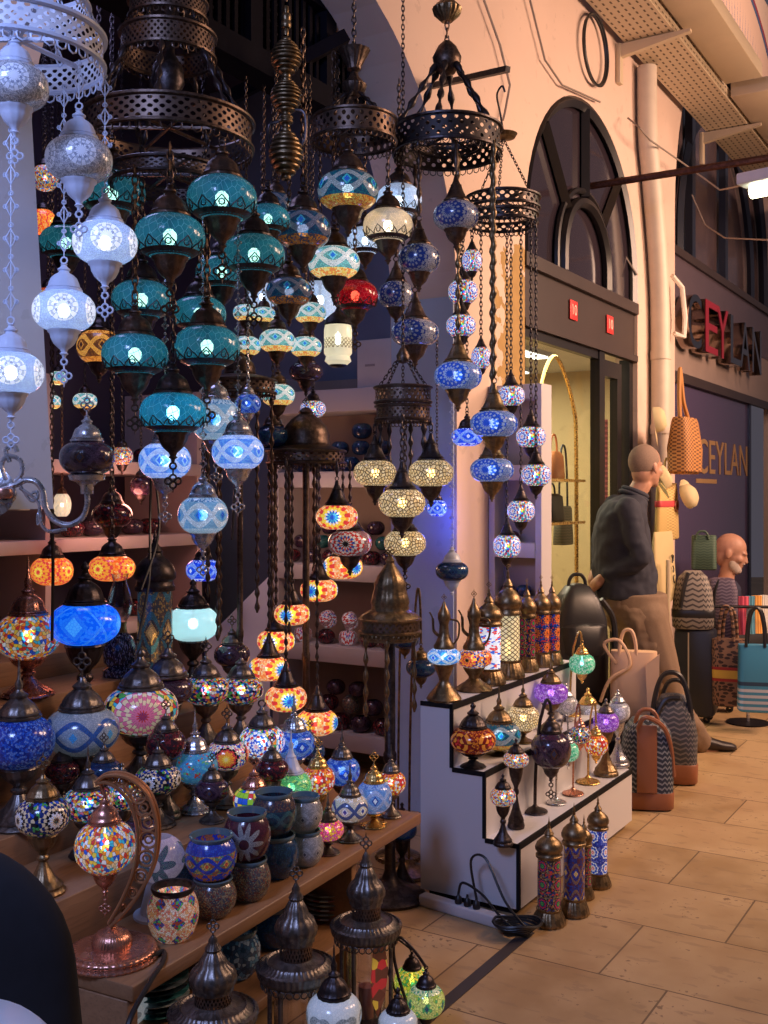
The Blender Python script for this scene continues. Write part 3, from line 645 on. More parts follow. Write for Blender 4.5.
def plaster(name, a, b, patch=None):
    k = NT(name); co_ = k.coord('Object'); n1 = k.noise(co_, 1.7, 5); n2 = k.noise(co_, 14., 4)
    c = k.mix(n1, a, b); c = k.mix(k.m('MULTIPLY', k.m('GREATER_THAN', n2, .66), .3), c, tuple(x*.72 for x in a))
    if patch:
        o = k.sep(co_); sc = k.m('ADD', k.m('MULTIPLY', o[0], UX), k.m('MULTIPLY', o[1], UY)); n3 = k.noise(co_, 9., 5)
        es = k.m('DIVIDE', k.m('SUBTRACT', sc, 4.97), .26); ez = k.m('DIVIDE', k.m('SUBTRACT', o[2], 2.25), .55)
        e = k.m('ADD', k.m('ADD', k.m('MULTIPLY', es, es), k.m('MULTIPLY', ez, ez)), k.m('MULTIPLY', k.m('SUBTRACT', n3, .5), 4.)); c = k.mix(k.m('LESS_THAN', e, .8), c, k.mix(n2, patch, tuple(x*.6 for x in patch)))
    return k.done(k.bsdf(c, .85, bump=n2, bstr=.3, bd=.006))
def wood_mat(name, a, b, ax=0, sc=1.0):
    k = NT(name); c = k.sep(k.coord('UV')); co_ = k.coord('Object')
    o = k.sep(co_); e_ = k.m('ADD', k.m('MULTIPLY', o[0], .467), k.m('MULTIPLY', o[1], .884)); n_ = k.m('SUBTRACT', k.m('MULTIPLY', o[1], .467), k.m('MULTIPLY', o[0], .884))
    mv = k.vec(k.m('MULTIPLY', e_, 1.6*sc), k.m('MULTIPLY', n_, 16*sc), k.m('MULTIPLY', o[2], 26*sc))
    n1 = k.noise(mv, 2.2, 6); n2 = k.noise(mv, 7., 3)
    col = k.mix(k.m('MULTIPLY', n1, 1.), a, b); col = k.mix(k.m('MULTIPLY', k.m('GREATER_THAN', n2, .58), .4), col, tuple(x*.5 for x in a))
    return k.done(k.bsdf(col, .42, bump=n2, bstr=.15, bd=.001))
FLOOR = floor_mat()
PLASTER = plaster('peach_plaster', (.65, .475, .385), (.72, .55, .45), (.50, .31, .11))
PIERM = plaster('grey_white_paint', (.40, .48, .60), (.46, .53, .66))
WOOD = wood_mat('oak_veneer', (.38, .205, .10), (.22, .105, .048))
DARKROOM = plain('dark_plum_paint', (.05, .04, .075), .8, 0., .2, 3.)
DARKWOOD = plain('blackened_wood', (.008, .007, .011), .8, 0., .3, 30., spec=.06)
BROWNM = plain('dark_brown_paint', (.045, .030, .027), .42, 0., .15, 5.)
FRAMEM = plain('black_brown_metal', (.012, .010, .011), .35, 0., .1, 20.)
WHITE = plain('white_laminate', (.70, .69, .72), .4, 0., .03, 2., .02)
BLACKE = plain('black_edge_band', (.010, .009, .010), .75, spec=.2)
CREAMM = plain('cream_painted_steel', (.62, .50, .34), .45, 0., .08, 6.)
TAN = plaster('tan_stone_wall', (.55, .42, .22), (.65, .52, .30))

m = MB(); m.box((-9, -3, -.05), (14, 19, 0)); struct('floor', m, FLOOR)
m = MB(); fb(m, -.5, 3.30, -1.475, -1.435, .0005, .003); struct('trim_1', m, plain('dark_floor_strip', (.05, .04, .04), .5), 'dark strip set into the stone floor')

# ---- front wall with three arches -----------------------------------------------------------
ARCH = [(3.10, 1.20, 2.34), (5.95, .90, 2.85), (9.50, 1.81, 3.50)]
TF, TB, ZT = -2.25, -2.6, 6.2
def wall_front():
    mb = MB(); segs = []
    s = -2.0
    for c, R, zs in ARCH:
        segs += [(s, c-R, 0, 0)] if s > 0 else [(s, 1.70, 0, 0), (1.70, c-R, 1.42, 1.42)]
        n = 28
        for i in range(n):
            a0, a1 = PI-PI*i/n, PI-PI*(i+1)/n
            segs.append((c+R*math.cos(a0), c+R*math.cos(a1), zs+R*math.sin(a0), zs+R*math.sin(a1)))
        s = c+R
    segs.append((s, 16, 0, 0))
    prev = None
    for s0, s1, z0, z1 in segs:
        tb = TB if s0 < 6.84 else -2.40
        vs = [W(s0, TF, z0), W(s1, TF, z1), W(s1, TF, ZT), W(s0, TF, ZT), W(s0, tb, z0), W(s1, tb, z1), W(s1, tb, ZT), W(s0, tb, ZT)]
        mb.add(vs, [(0, 1, 2, 3), (5, 4, 7, 6), (4, 5, 1, 0)], None, False)
        if prev is not None and abs(prev-z0) > .01:
            a, b = sorted((prev, z0))
            mb.add([W(s0, TF, a), W(s0, tb, a), W(s0, tb, b), W(s0, TF, b)], [(0, 1, 2, 3)], None, False)
        prev = z1
    return mb
struct('wall_front', wall_front(), PLASTER, 'peach plastered wall pierced by three arches')
m = MB()
pts = [(1.2, 1.425), (1.873, 1.425), (1.80, 2.45), (1.2, 2.45)]
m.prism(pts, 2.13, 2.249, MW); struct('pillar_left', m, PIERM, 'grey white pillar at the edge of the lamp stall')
m = MB(); fb(m, 1.74, 1.9, -2.6, -2.45, 0, 1.419); struct('column_1', m, DARKROOM, 'dark post under the grey pillar')
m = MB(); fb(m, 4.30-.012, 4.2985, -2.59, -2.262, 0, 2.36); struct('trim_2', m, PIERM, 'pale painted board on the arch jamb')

# lamp stall interior
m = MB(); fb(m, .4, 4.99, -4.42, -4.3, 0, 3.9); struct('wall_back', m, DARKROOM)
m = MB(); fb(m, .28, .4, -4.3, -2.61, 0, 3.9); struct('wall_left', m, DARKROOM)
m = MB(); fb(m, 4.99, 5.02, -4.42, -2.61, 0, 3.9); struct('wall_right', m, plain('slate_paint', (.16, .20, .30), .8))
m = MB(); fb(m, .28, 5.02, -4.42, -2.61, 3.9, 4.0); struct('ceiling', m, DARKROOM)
# dark transom with lattice shutters filling the arch head
m = MB(); fb(m, 2.0, 4.28, -2.58, -2.46, 3.03, 3.12)
for s in (2.62, 3.13, 3.62): fb(m, s-.035, s+.035, -2.57, -2.47, 3.12, 3.48)
fb(m, 2.1, 4.15, -2.57, -2.47, 3.43, 3.5)
w1 = struct('window_1', m, DARKWOOD, 'dark wooden transom with lattice shutters in the arch head')
m = MB()
for i in range(46):
    s = 2.05+i*.047
    zt = 2.34+math.sqrt(max(.0, 1.15**2-(s-3.13)**2))
    if zt > 3.13: m.box((s, 2.50, 3.11), (s+.02, 2.515, zt), MW)
for i in range(9): fb(m, 2.15, 4.1, -2.535, -2.52, 3.14+i*.04, 3.158+i*.04)
struct('lattice', m, DARKWOOD, parent=w1)
m = MB(); fb(m, 2.0, 4.28, -2.60, -2.595, 3.05, 3.5); struct('pane', m, DARKROOM, parent=w1)
# slanted shutter beam
m = MB(); m.tube([W(3.28, -2.75, 3.02), W(3.62, -2.40, 3.32)], .035, 4); struct('beam_1', m, DARKWOOD, 'slanted dark beam below the lattice')

# ---- second shop front (arch with fan window) ------------------------------------------------
c, R, zs = ARCH[1]; T2 = -2.27
m = MB(); fb(m, c-R+.002, c+R-.002, T2-.06, T2, 2.36, 2.66); fb(m, c-R+.002, c+R-.002, T2-.02, T2+.03, 2.64, 2.71); fb(m, c-R+.002, c+R-.002, T2-.02, T2+.025, 2.33, 2.37)
struct('trim_3', m, BROWNM, 'dark brown lintel panel over the glass shop front')
def arc(cx, cz, r, a0, a1, n, t): return [W(cx+r*math.cos(a0+(a1-a0)*i/n), t, cz+r*math.sin(a0+(a1-a0)*i/n)) for i in range(n+1)]
def archpts(cx, zs_, r, z0, t, n=24): return [W(cx-r, t, z0)]+arc(cx, zs_, r, PI, 0, n, t)+[W(cx+r, t, z0)]
m = MB()
m.tube(archpts(c, zs, R-.03, 2.71, T2), .03, 4); m.tube(archpts(c, 2.80, .36, 2.71, T2+.01), .032, 6)
m.tube(archpts(c, 2.80, .43, 2.71, T2), .018, 6)
for a in (135, 90, 45):
    a = math.radians(a); m.tube([W(c+.40*math.cos(a), T2, 2.80+.40*math.sin(a)), W(c+(R-.04)*math.cos(a), T2, zs+(R-.04)*math.sin(a))], .035, 4)
w2 = struct('window_2', m, FRAMEM, 'dark fan window in the arch head')
k = NT('dim_glass'); DIMG = k.done(k.bsdf((.030, .022, .03), .12, coat=.5))
pg = [W(c-R+.02, T2-.02, 2.70)]+arc(c, zs, R-.02, PI, 0, 24, T2-.02)+[W(c+R-.02, T2-.02, 2.70)]
m = MB(); q = Vector((-UY*.012, UX*.012, 0)); m.add(pg+[p+q for p in pg], [tuple(range(len(pg))), tuple(range(len(pg), 2*len(pg)))[::-1]], None, False)
struct('pane', m, DIMG, parent=w2)
NUMS = []; PALEP = plain('pale_paint', (.85, .6, .5), .5)
for i, s in enumerate((5.75, 6.355)):
    p = W(s, T2+.004, 2.51)
    t = thing('number_plate', ['small red number plate on the brown lintel, first above the shop glass', 'small red number plate on the brown lintel, farther along near the pipe'][i], 'sign', p, 'red plates on the lintel', ROT)
    MB().box((-.055, -.008, -.055), (.055, 0, .055), None, .002).build('plate', plain('red_enamel', (.75, .04, .04), .4), t)
    cu = bpy.data.curves.new('numerals', 'FONT'); cu.body = '10'; cu.size = .085; cu.align_x = 'CENTER'; cu.align_y = 'CENTER'; cu.extrude = .001
    o = bpy.data.objects.new('numerals', cu); COL.objects.link(o); o.parent = t; o.location = (0, -.0095, 0); o.rotation_euler = (PI/2, 0, 0)
    cu.materials.append(PALEP); NUMS.append(o)
k = NT('clear_glass'); tr = k.n('ShaderNodeBsdfTransparent'); tr.inputs[0].default_value = (.93, .95, .93, 1); gl = k.n('ShaderNodeBsdfGlossy'); gl.inputs['Roughness'].default_value = .03
mx = k.n('ShaderNodeMixShader'); mx.inputs[0].default_value = .06; k.t.links.new(tr.outputs[0], mx.inputs[1]); k.t.links.new(gl.outputs[0], mx.inputs[2])
CLEAR = k.done(mx.outputs[0])
# shop window frame, glass, door
m = MB(); fb(m, 5.052, 5.10, T2-.04, T2, 0, 2.34); fb(m, 6.17, 6.26, T2-.05, T2+.01, 0, 2.34); fb(m, 5.10, 6.17, T2-.04, T2, .0, .12); fb(m, 5.10, 6.17, T2-.04, T2, 2.28, 2.34)
w3 = struct('window_3', m, FRAMEM, 'glass shop front in a dark frame')
m = MB(); fb(m, 5.09, 6.18, T2-.024, T2-.018, .1, 2.28); struct('pane', m, CLEAR, parent=w3)
m = MB(); fb(m, 6.265, 6.31, T2-.08, T2-.03, .01, 2.3); fb(m, 6.60, 6.68, T2-.08, T2-.03, .01, 2.3); fb(m, 6.31, 6.60, T2-.08, T2-.03, 2.2, 2.3); fb(m, 6.31, 6.60, T2-.08, T2-.03, .01, .2); fb(m, 6.78, 6.845, T2-.08, T2-.01, 0, 2.34)
d1 = struct('door_1', m, FRAMEM, 'narrow dark framed glass door')
m = MB(); fb(m, 6.30, 6.61, T2-.06, T2-.054, .18, 2.22); struct('pane', m, CLEAR, parent=d1)
# its interior
m = MB(); fb(m, 8.2, 8.3, -5.6, -2.42, 0, 2.6); struct('wall_shop_end', m, TAN)
m = MB(); fb(m, 5.03, 8.2, -5.7, -5.6, 0, 2.6); struct('wall_shop_back', m, TAN)
m = MB(); fb(m, 5.021, 5.03, -5.6, -2.61, 0, 2.6); struct('wall_shop_near', m, TAN)
m = MB(); fb(m, 5.03, 8.3, -5.7, -2.61, 2.46, 2.56); fb(m, 6.86, 8.3, -2.61, -2.41, 2.46, 2.56); struct('ceiling_shop', m, plain('white_ceiling', (.7, .68, .62), .8))
STRIP = glow('shop_strip_light', (1., .90, .72), 5.)
for i, (s, t) in enumerate(((6.5, -3.0), (7.3, -3.5), (6.3, -4.0))):
    th = thing('ceiling_light', ['strip light in the shop ceiling nearest the glass', 'strip light in the shop ceiling by the far wall', 'strip light deep in the shop ceiling'][i], 'light', W(s, t, 2.46), 'shop ceiling strips', ROT)
    MB().box((-.55, -.07, -.03), (.55, .07, 0)).build('housing', MM['white'], th)
    MB().box((-.52, -.05, -.04), (.52, .05, -.03)).build('diffuser', STRIP, th)
m = MB(); fb(m, 7.69, 10.5, -2.95, -2.62, 2.6, 2.7); struct('ceiling_shop_far', m, DARKROOM)

# pilaster with pipes between second and third arch
PIPE = plain('painted_pipe', (.62, .53, .42), .5, 0., .12, 10.)
pp_ = smooth_([W(7.11, -2.178, 0), W(7.11, -2.178, 1.3), W(7.11, -2.178, 2.5), W(7.06, -2.178, 3.0), W(6.93, -2.178, 3.5), W(6.84, -2.178, 3.8), W(6.82, -2.178, 4.24)])
t = tag(MB().tube(pp_, .064, 14).build('drain_pipe', PIPE), 'thick cream painted pipe climbing the plaster pier', 'pipe')
for z in (1.9, 2.4): MB().tube([W(7.11, -2.178, z-.03), W(7.11, -2.178, z+.03)], .070, 14).build('collar', PIPE, t)
t = tag(MB().tube([W(7.26, -2.225, 0), W(7.26, -2.225, 2.9), W(7.20, -2.225, 3.3), W(7.02, -2.225, 4.2)], .018, 8).build('conduit', PIPE), 'thin conduit beside the thick pipe', 'pipe')
tag(MB().tube([W(7.46, -2.2, 3.0), W(7.56, -2.16, 2.93), W(7.6, -2.15, 2.72), W(7.57, -2.15, 2.58), W(7.50, -2.2, 2.60)], .018, 7).build('rag', plain('white_cloth', (.75, .7, .62), .9)), 'twisted white cloth tied to the cream pipe', 'cloth')

# ---- third arch: purple shop front -----------------------------------------------------------
PURP = plain('purple_panel', (.085, .055, .115), .22, 0., .05, 2., .02, .5)
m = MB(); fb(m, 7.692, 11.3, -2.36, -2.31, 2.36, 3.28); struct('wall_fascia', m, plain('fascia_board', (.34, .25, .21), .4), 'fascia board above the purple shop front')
m = MB(); fb(m, 7.692, 11.3, -2.31, -2.304, 2.80, 3.24); struct('trim_8', m, plain('plum_fascia_band', (.10, .07, .085), .35), 'dark plum upper band of the fascia')  # upper band of the fascia, darker than the rest
m = MB(); fb(m, 7.692, 11.3, -2.31, -2.28, 3.24, 3.3); fb(m, 7.692, 11.3, -2.31, -2.27, 2.30, 2.37); struct('trim_5', m, BROWNM, 'brown rails of the fascia')
m = MB(); fb(m, 7.692, 10.2, -2.36, -2.31, .0, 2.30); struct('door_2', m, PURP, 'tall purple glass panel with gold shop lettering')
m = MB(); fb(m, 10.20, 10.27, -2.37, -2.29, 0, 2.36); struct('trim_6', m, plain('blue_black_frame', (.02, .025, .05), .3), 'dark blue edge post of the purple panel')
GOLD = plain('dull_gold_leaf', (.36, .21, .09), .55)
def tomesh(o):
    bpy.context.view_layer.update()
    me = bpy.data.meshes.new_from_object(o.evaluated_get(bpy.context.evaluated_depsgraph_get())); n = o.name
    o2 = bpy.data.objects.new(n, me); COL.objects.link(o2); o2.matrix_world = o.matrix_world.copy()
    if o.parent: o2.parent = o.parent; o2.matrix_basis = o.matrix_basis.copy()
    bpy.data.objects.remove(o); o2.name = n
    return o2
def text(name, body, size, p, mat, ext, width=None, parent=None, h=None):
    cu = bpy.data.curves.new(name, 'FONT'); cu.body = body; cu.size = size; cu.extrude = ext; cu.align_x = 'LEFT'
    cu.materials.append(mat)
    o = bpy.data.objects.new(name, cu); COL.objects.link(o); o.location = p; o.rotation_euler = (PI/2, 0, ROT)
    bpy.context.view_layer.update()
    if width: o.scale = (width/o.dimensions[0], (h/o.dimensions[1]) if h else 1, 1)
    return tomesh(o)
for o in NUMS: tomesh(o)
o = text('shop_lettering', 'CEYLAN', .38, W(8.50, -2.307, 1.635), GOLD, .002, 1.66, h=.28); tag(o, 'flat gold shop lettering on the purple panel', 'lettering')
m = MB(); m.box((0, 0, 0), (.62, .004, .035)); o = m.build('underline', GOLD, None, Matrix.Translation(W(8.47, -2.306, 1.555)) @ Matrix.Rotation(ROT, 4, 'Z')); tag(o, 'short gold bar under the gold lettering', 'lettering')
CHROME = plain('chrome_letter', (.46, .36, .31), .13, 1., .03, 10., .02)
RED_REFL = plain('crimson_letter_reflection', (.25, .015, .03), .35)  # red reflection in two of the chrome letters, painted as a crimson layer
k = NT('letter_face'); 
fx_ = 7.78
for i, ch in enumerate('CEYLAN'):
    wd = .36
    o = text('sign_letter', ch, .55, W(fx_, -2.235, 2.56), CHROME, .05, wd, h=.40); tag(o, 'chrome raised letter %s of the sign over the purple panel' % ch, 'letter', 'raised sign letters')
    if i in (1, 2):
        r = text('face', ch, .55, (0, 0, 0), RED_REFL, .003, None)
        r.parent = o; r.location = (0, 0, .056); r.rotation_euler = (0, 0, 0)
    fx_ += .405
# window above the fascia
m = MB(); fb(m, 7.70, 11.3, -2.42, -2.36, 3.28, 3.34); 
for s in (8.55, 9.6): fb(m, s, s+.09, -2.42, -2.36, 3.34, 5.0)
m.tube(archpts(9.5, 3.50, 1.77, 3.32, -2.39), .045, 4); m.tube(archpts(9.5, 3.50, 1.2, 3.32, -2.39), .035, 4)
w4 = struct('window_4', m, plain('navy_frame', (.02, .025, .045), .35), 'dark arched window above the fascia')
k = NT('dusty_glass'); n_ = k.noise(k.coord(), 6., 5); DUST = k.done(k.bsdf(k.mix(n_, (.05, .035, .045), (.15, .10, .10)), .25, coat=.4))
m = MB(); fb(m, 7.70, 11.3, -2.45, -2.44, 3.30, 5.34); struct('pane', m, DUST, parent=w4)
# dark shop beyond the panel
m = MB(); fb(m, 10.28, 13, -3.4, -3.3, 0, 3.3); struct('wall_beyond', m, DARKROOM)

# ---- cable tray, duct, tie rod on the wall ----------------------------------------------------
TRAYM = (lambda k: k.done(k.bsdf(k.mix(k.m('MULTIPLY', k.m('GREATER_THAN', k.m('FRACT', k.m('MULTIPLY', k.sep(k.coord('UV'))[0], 150.)), .5), k.m('LESS_THAN', k.m('ABSOLUTE', k.m('SUBTRACT', k.m('FRACT', k.m('MULTIPLY', k.sep(k.coord('UV'))[1], 11.)), .5)), .13)), (.62, .50, .34), (.10, .065, .035)), .5)))(NT('perforated_tray'))
m = MB(); n = 40
for i in range(1): 
    s0, s1 = 3.5, 13.5
    vs = [W(s0, -2.20, 4.35), W(s0, -2.20, 4.27), W(s0, -1.89, 4.27), W(s0, -1.89, 4.35)]; ve = [W(s1, -2.20, 4.35), W(s1, -2.20, 4.27), W(s1, -1.89, 4.27), W(s1, -1.89, 4.35)]
    u = [(0, 0), (0, .18), (0, .82), (0, 1)]; ue = [(1, 0), (1, .18), (1, .82), (1, 1)]
    m.add(vs+ve, [(0, 1, 5, 4), (1, 2, 6, 5), (2, 3, 7, 6)], u+ue, False)
    off = Vector((0, 0, .006)); vs2 = [p+off for p in vs]; ve2 = [p+off for p in ve]
    m.add(vs2+ve2, [(4, 5, 1, 0), (5, 6, 2, 1), (6, 7, 3, 2)], u+ue, False)
tray = tag(m.build('cable_tray', TRAYM), 'perforated cream cable tray running high along the wall', 'cable tray')
m = MB(); fb(m, 3.5, 7.6, -1.87, -1.62, 4.32, 4.42, .006)
dct = tag(m.build('duct', CREAMM), 'smooth cream box duct beside the perforated tray', 'duct')
m = MB(); fb(m, 7.75, 13, -1.87, -1.60, 4.28, 4.38, .006); tag(m.build('duct', CREAMM), 'farther length of cream duct past the bracket', 'duct')
for i, s in enumerate((6.45, 8.36)):
    t = thing('wall_bracket', ['cream steel bracket under the tray above the fan window', 'cream steel bracket under the tray above the purple fascia'][i], 'bracket', W(s, -2.249, 4.12), 'tray brackets', ROT)
    MB().box((-.03, -.03, -.10), (.03, 0, .145), None, .003).build('wall_plate', CREAMM, t)
    m = MB(); m.prism([(.02, .142), (.46, .142), (.46, .125), (.02, .06)], -.02, .02, Matrix.Rotation(-PI/2, 4, 'Z')); m.build('arm', CREAMM, t)
t = thing('tie_rod', 'dark iron tie rod sticking out across the lane from the fan window', 'rod', W(6.11, -2.42, 3.31))
MB().tube([W(6.11, -2.40, 3.31)-t.location, W(6.11, .3, 3.31)-t.location], .022, 8).build('bar', metal('rusty_iron', (.13, .06, .05), .5), t)
MB().box((-.03, -.02, -.15), (.03, .02, .15), MW.to_3x3().to_4x4()).build('plate', MM['iron'], t)
t = thing('cable_coil', 'black loop of cable hanging on the peach wall', 'cable', W(5.98, -2.22, 4.06))
m = MB()
for r, o in ((.19, 0), (.198, .010)):
    m.tube([MW.to_3x3() @ Vector((r*math.cos(a)*.98, -o, r*math.sin(a)*1.02)) for a in [2*PI*i/40 for i in range(40)]], .008, 6, True)
m.build('coil', black, t)
# thin cables on the wall
for i, pts in enumerate((
    [(530, 0, -2.22), (545, 60, -2.22), (562, 85, -2.22), (578, 92, -2.22), (600, 102, -2.22)],
    [(484, 0, -2.22), (500, 45, -2.22), (510, 85, -2.22), (505, 112, -2.22), (503, 120, -2.22)],
    [(628, 118, -2.2), (640, 128, -2.1), (650, 140, -2.09), (690, 168, -2.1), (720, 190, -1.9), (745, 185, -1.5)],
    [(692, 195, -2.2), (705, 225, -2.1), (725, 238, -1.9), (768, 240, -1.5)],
    [(592, 190, -2.38), (612, 235, -2.36), (637, 275, -2.24)])):
    pp = [P(x, y, dt(x, t)) for x, y, t in pts]
    tag(MB().tube(pp, .006, 5).build('cable', plain('grey_cable', (.25, .2, .17), .6)), ['thin cable sagging across the peach wall above the fan window', 'dark cable hanging down the peach wall by the bead chandelier', 'loose cable from the pier to the tube light', 'pale cable swagging under the tube light', 'pale string slanting over the fan window'][i], 'cable')
# tube light
p0 = P(742, 188, 5.45); t = thing('tube_light', 'white fluorescent tube fixture hanging over the lane', 'light', p0)
dirv = Vector((.62, -.60, 0)).normalized(); a = math.atan2(dirv[1], dirv[0]); Mr = Matrix.Rotation(a, 4, 'Z')
MB().box((0, -.07, .0), (1.2, .07, .06), Mr, .01).build('housing', MM['white'], t)
MB().tube([Mr @ Vector((.05, 0, -.03)), Mr @ Vector((1.15, 0, -.03))], .035, 10).build('tube', glow('tube_glow', (1., .95, .55), 9.), t)
m = MB(); m.tube([Mr @ Vector((.25, 0, .06)), Mr @ Vector((.25, 0, 3.1))], .012, 6); m.build('hanger', MM['white'], t)
# painted vault across the lane, top right
k = NT('painted_vault'); uv = k.sep(k.coord('UV'))
y_ = uv[1]; fr = k.m('SUBTRACT', k.m('FRACT', k.m('MULTIPLY', uv[0], 42.)), .5); af = k.m('ABSOLUTE', fr)
tulip = k.m('MULTIPLY', k.m('LESS_THAN', af, k.m('MULTIPLY', k.m('SUBTRACT', .62, y_), .55)), k.m('GREATER_THAN', y_, .18))
ns = k.noise(k.coord('UV'), 160., 2)
c_ = k.mix(k.m('MULTIPLY', tulip, k.m('GREATER_THAN', ns, .48)), (.66, .46, .36), (.26, .22, .32))
c_ = k.mix(k.m('LESS_THAN', y_, k.m('ADD', .13, k.m('MULTIPLY', af, .08))), c_, (.10, .05, .10)); c_ = k.mix(k.m('LESS_THAN', y_, .09), c_, (.10, .13, .22)); c_ = k.mix(k.m('LESS_THAN', y_, .04), c_, (.5, .45, .4))
c_ = k.mix(k.m('GREATER_THAN', y_, .88), c_, (.06, .10, .22)); c_ = k.mix(k.m('GREATER_THAN', y_, .95), c_, (.30, .03, .06))
VAULT = k.done(k.bsdf(c_, .8))
m = MB(); n = 60; vs = []; uvs = []
for i in range(n+1):
    a = PI*.60-PI*.60*i/n
    for r, v in ((1.812, 0), (2.62, 1)):
        vs.append(W(9.5+r*math.cos(a), -2.246, 3.5+r*math.sin(a))); uvs.append((i/n, v))
m.add(vs, [(2*i, 2*i+2, 2*i+3, 2*i+1) for i in range(n)], uvs, False); struct('trim_7', m, VAULT, 'painted tulip border around the head of the farthest arch')

# ---- lights -----------------------------------------------------------------------------------
def area(name, p, tgt, size, col, pw, sy=None):
    l = bpy.data.lights.new(name, 'AREA'); l.energy = pw; l.color = col; l.size = size
    if sy: l.shape = 'RECTANGLE'; l.size_y = sy
    o = bpy.data.objects.new(name, l); COL.objects.link(o); o.location = p
    o.rotation_euler = (Vector(tgt)-Vector(p)).to_track_quat('-Z', 'Y').to_euler()
    return o
def point(name, p, col, pw, r=.05):
    l = bpy.data.lights.new(name, 'POINT'); l.energy = pw; l.color = col; l.shadow_soft_size = r
    o = bpy.data.objects.new(name, l); COL.objects.link(o); o.location = p; return o
area('lane_lamp_far', W(7.6, 1.3, 3.3), W(7.0, -2.3, 2.0), 1.2, (1., .62, .43), 98).data.spread = 2.1
area('lane_lamp_mid', W(5.4, 1.3, 3.4), W(5.3, -2.2, 2.0), 1.0, (1., .62, .42), 64).data.spread = 1.9
area('lane_lamp_near', W(3.9, 1.6, 4.2), W(4.2, -.4, 0), .8, (1., .56, .28), 14).data.spread = 1.7
area('arch_border_fill', W(8.6, 1.2, 5.9), W(9.6, -2.25, 5.4), .8, (1., .64, .46), 45).data.spread = 1.5  # unseen fill added to brighten the painted border above the tray
area('stall_led', Vector((-1.3, .35, 3.1)), W(2.6, -2.2, 1.2), .7, (.36, .48, 1.), 60)
area('stall_led_inner', W(2.9, -3.3, 3.6), W(3.2, -2.9, 1.0), .8, (.5, .5, 1.), 9)
area('shop_light', W(6.6, -3.6, 2.40), W(6.6, -3.6, 0), 1.6, (1., .86, .6), 75)
point('shelf_glow', W(3.55, -3.5, 1.45), (1., .35, .25), 5, .1)
point('shelf_glow_low', W(4.35, -3.25, 1.35), (1., .55, .35), 3.2, .1)
point('cobalt_glow', W(4.16, -2.2, 1.36), (.08, .12, 1.), 1.6, .05)
w = bpy.data.worlds.new('night'); scene.world = w; w.use_nodes = True
w.node_tree.nodes['Background'].inputs[0].default_value = (.30, .27, .34, 1); w.node_tree.nodes['Background'].inputs[1].default_value = .22
vs_ = scene.view_settings
scene.display_settings.display_device = 'sRGB'
vs_.view_transform = 'Standard'; vs_.look = 'None'; vs_.exposure = 0.0; vs_.gamma = 1.0; vs_.use_curve_mapping = False
scene.cycles.use_denoising = True
scene.cycles.max_bounces = 6; scene.cycles.transparent_max_bounces = 12; scene.cycles.diffuse_bounces = 2; scene.cycles.glossy_bounces = 2; scene.cycles.transmission_bounces = 3
scene.cycles.sample_clamp_indirect = 3.0; scene.cycles.caustics_reflective = False; scene.cycles.caustics_refractive = False
# ---- stepped wooden shelf in the stall --------------------------------------------------------
EA = Vector((-.545, 2.27, 0)); EE = Vector((.467, .884, 0)); EN = Vector((-.884, .467, 0))
LV = [(.42, 0.0), (.535, .25), (.62, .50), (.72, .75), (.82, 1.0), (.90, 1.25)]
def E3(e, n, z=0.): return EA+EE*e+EN*n+Vector((0, 0, z))
ME = Matrix(((EE[0], EN[0], 0, EA[0]), (EE[1], EN[1], 0, EA[1]), (0, 0, 1, 0), (0, 0, 0, 1)))
def en(p): r = Vector((p[0]-EA[0], p[1]-EA[1], 0)); return r.dot(EE), r.dot(EN)
t = thing('stepped_shelf', 'long stepped oak display shelf carrying the crowd of mosaic table lamps', 'shelf', (0, 0, 0))
LE = 1.40
m = MB(); m.box((0, -.015, .385), (LE, .27, .42), ME, .004); m.build('shelf_board', WOOD, t)
m = MB(); m.box((0, 0, 0), (.035, .27, .384), ME, .003); m.box((0, .27, 0), (.03, .50, .50), ME); m.build('end_panel', WOOD, t)
m = MB(); m.box((1.0, .02, 0), (1.03, .27, .384), ME, .003); m.build('divider', WOOD, t)
m = MB(); m.box((.036, -.0, .15), (.999, .44, .18), ME, .003); m.build('lower_board', WOOD, t)
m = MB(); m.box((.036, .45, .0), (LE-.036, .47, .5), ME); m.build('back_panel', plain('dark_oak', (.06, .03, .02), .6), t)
for i in range(1, 6):
    z, n0 = LV[i]; n1 = LV[i+1][1] if i < 5 else 1.62
    m = MB(); m.box((0, n0, LV[i-1][0]-(.036 if i == 1 else .02)), (LE, n1+.02, z), ME, .003); m.build('step', WOOD, t)
def snap(px, pyb, rp=22):
    """depth and height at which an object whose foot shows at (px, pyb) stands on the steps"""
    best = None
    for i, (z, n0) in enumerate(LV):
        n1 = LV[i+1][1] if i < 5 else 1.6
        d = dz(pyb, z); p = P(px, pyb, d); e, n = en(p)
        err = max(0, n0+.05-n)+max(0, n-(n1-.03))
        if best is None or err < best[0]: best = (err, d, z, n0, n1)
    err, d, z, n0, n1 = best
    for _ in range(30):
        e, n = en(P(px, pyb, d))
        rr = min(rp/F*d, .11)+.006
        if n < n0+min(.05, rr): d += .012
        elif n > n1-rr: d -= .012
        else: break
    return d, z
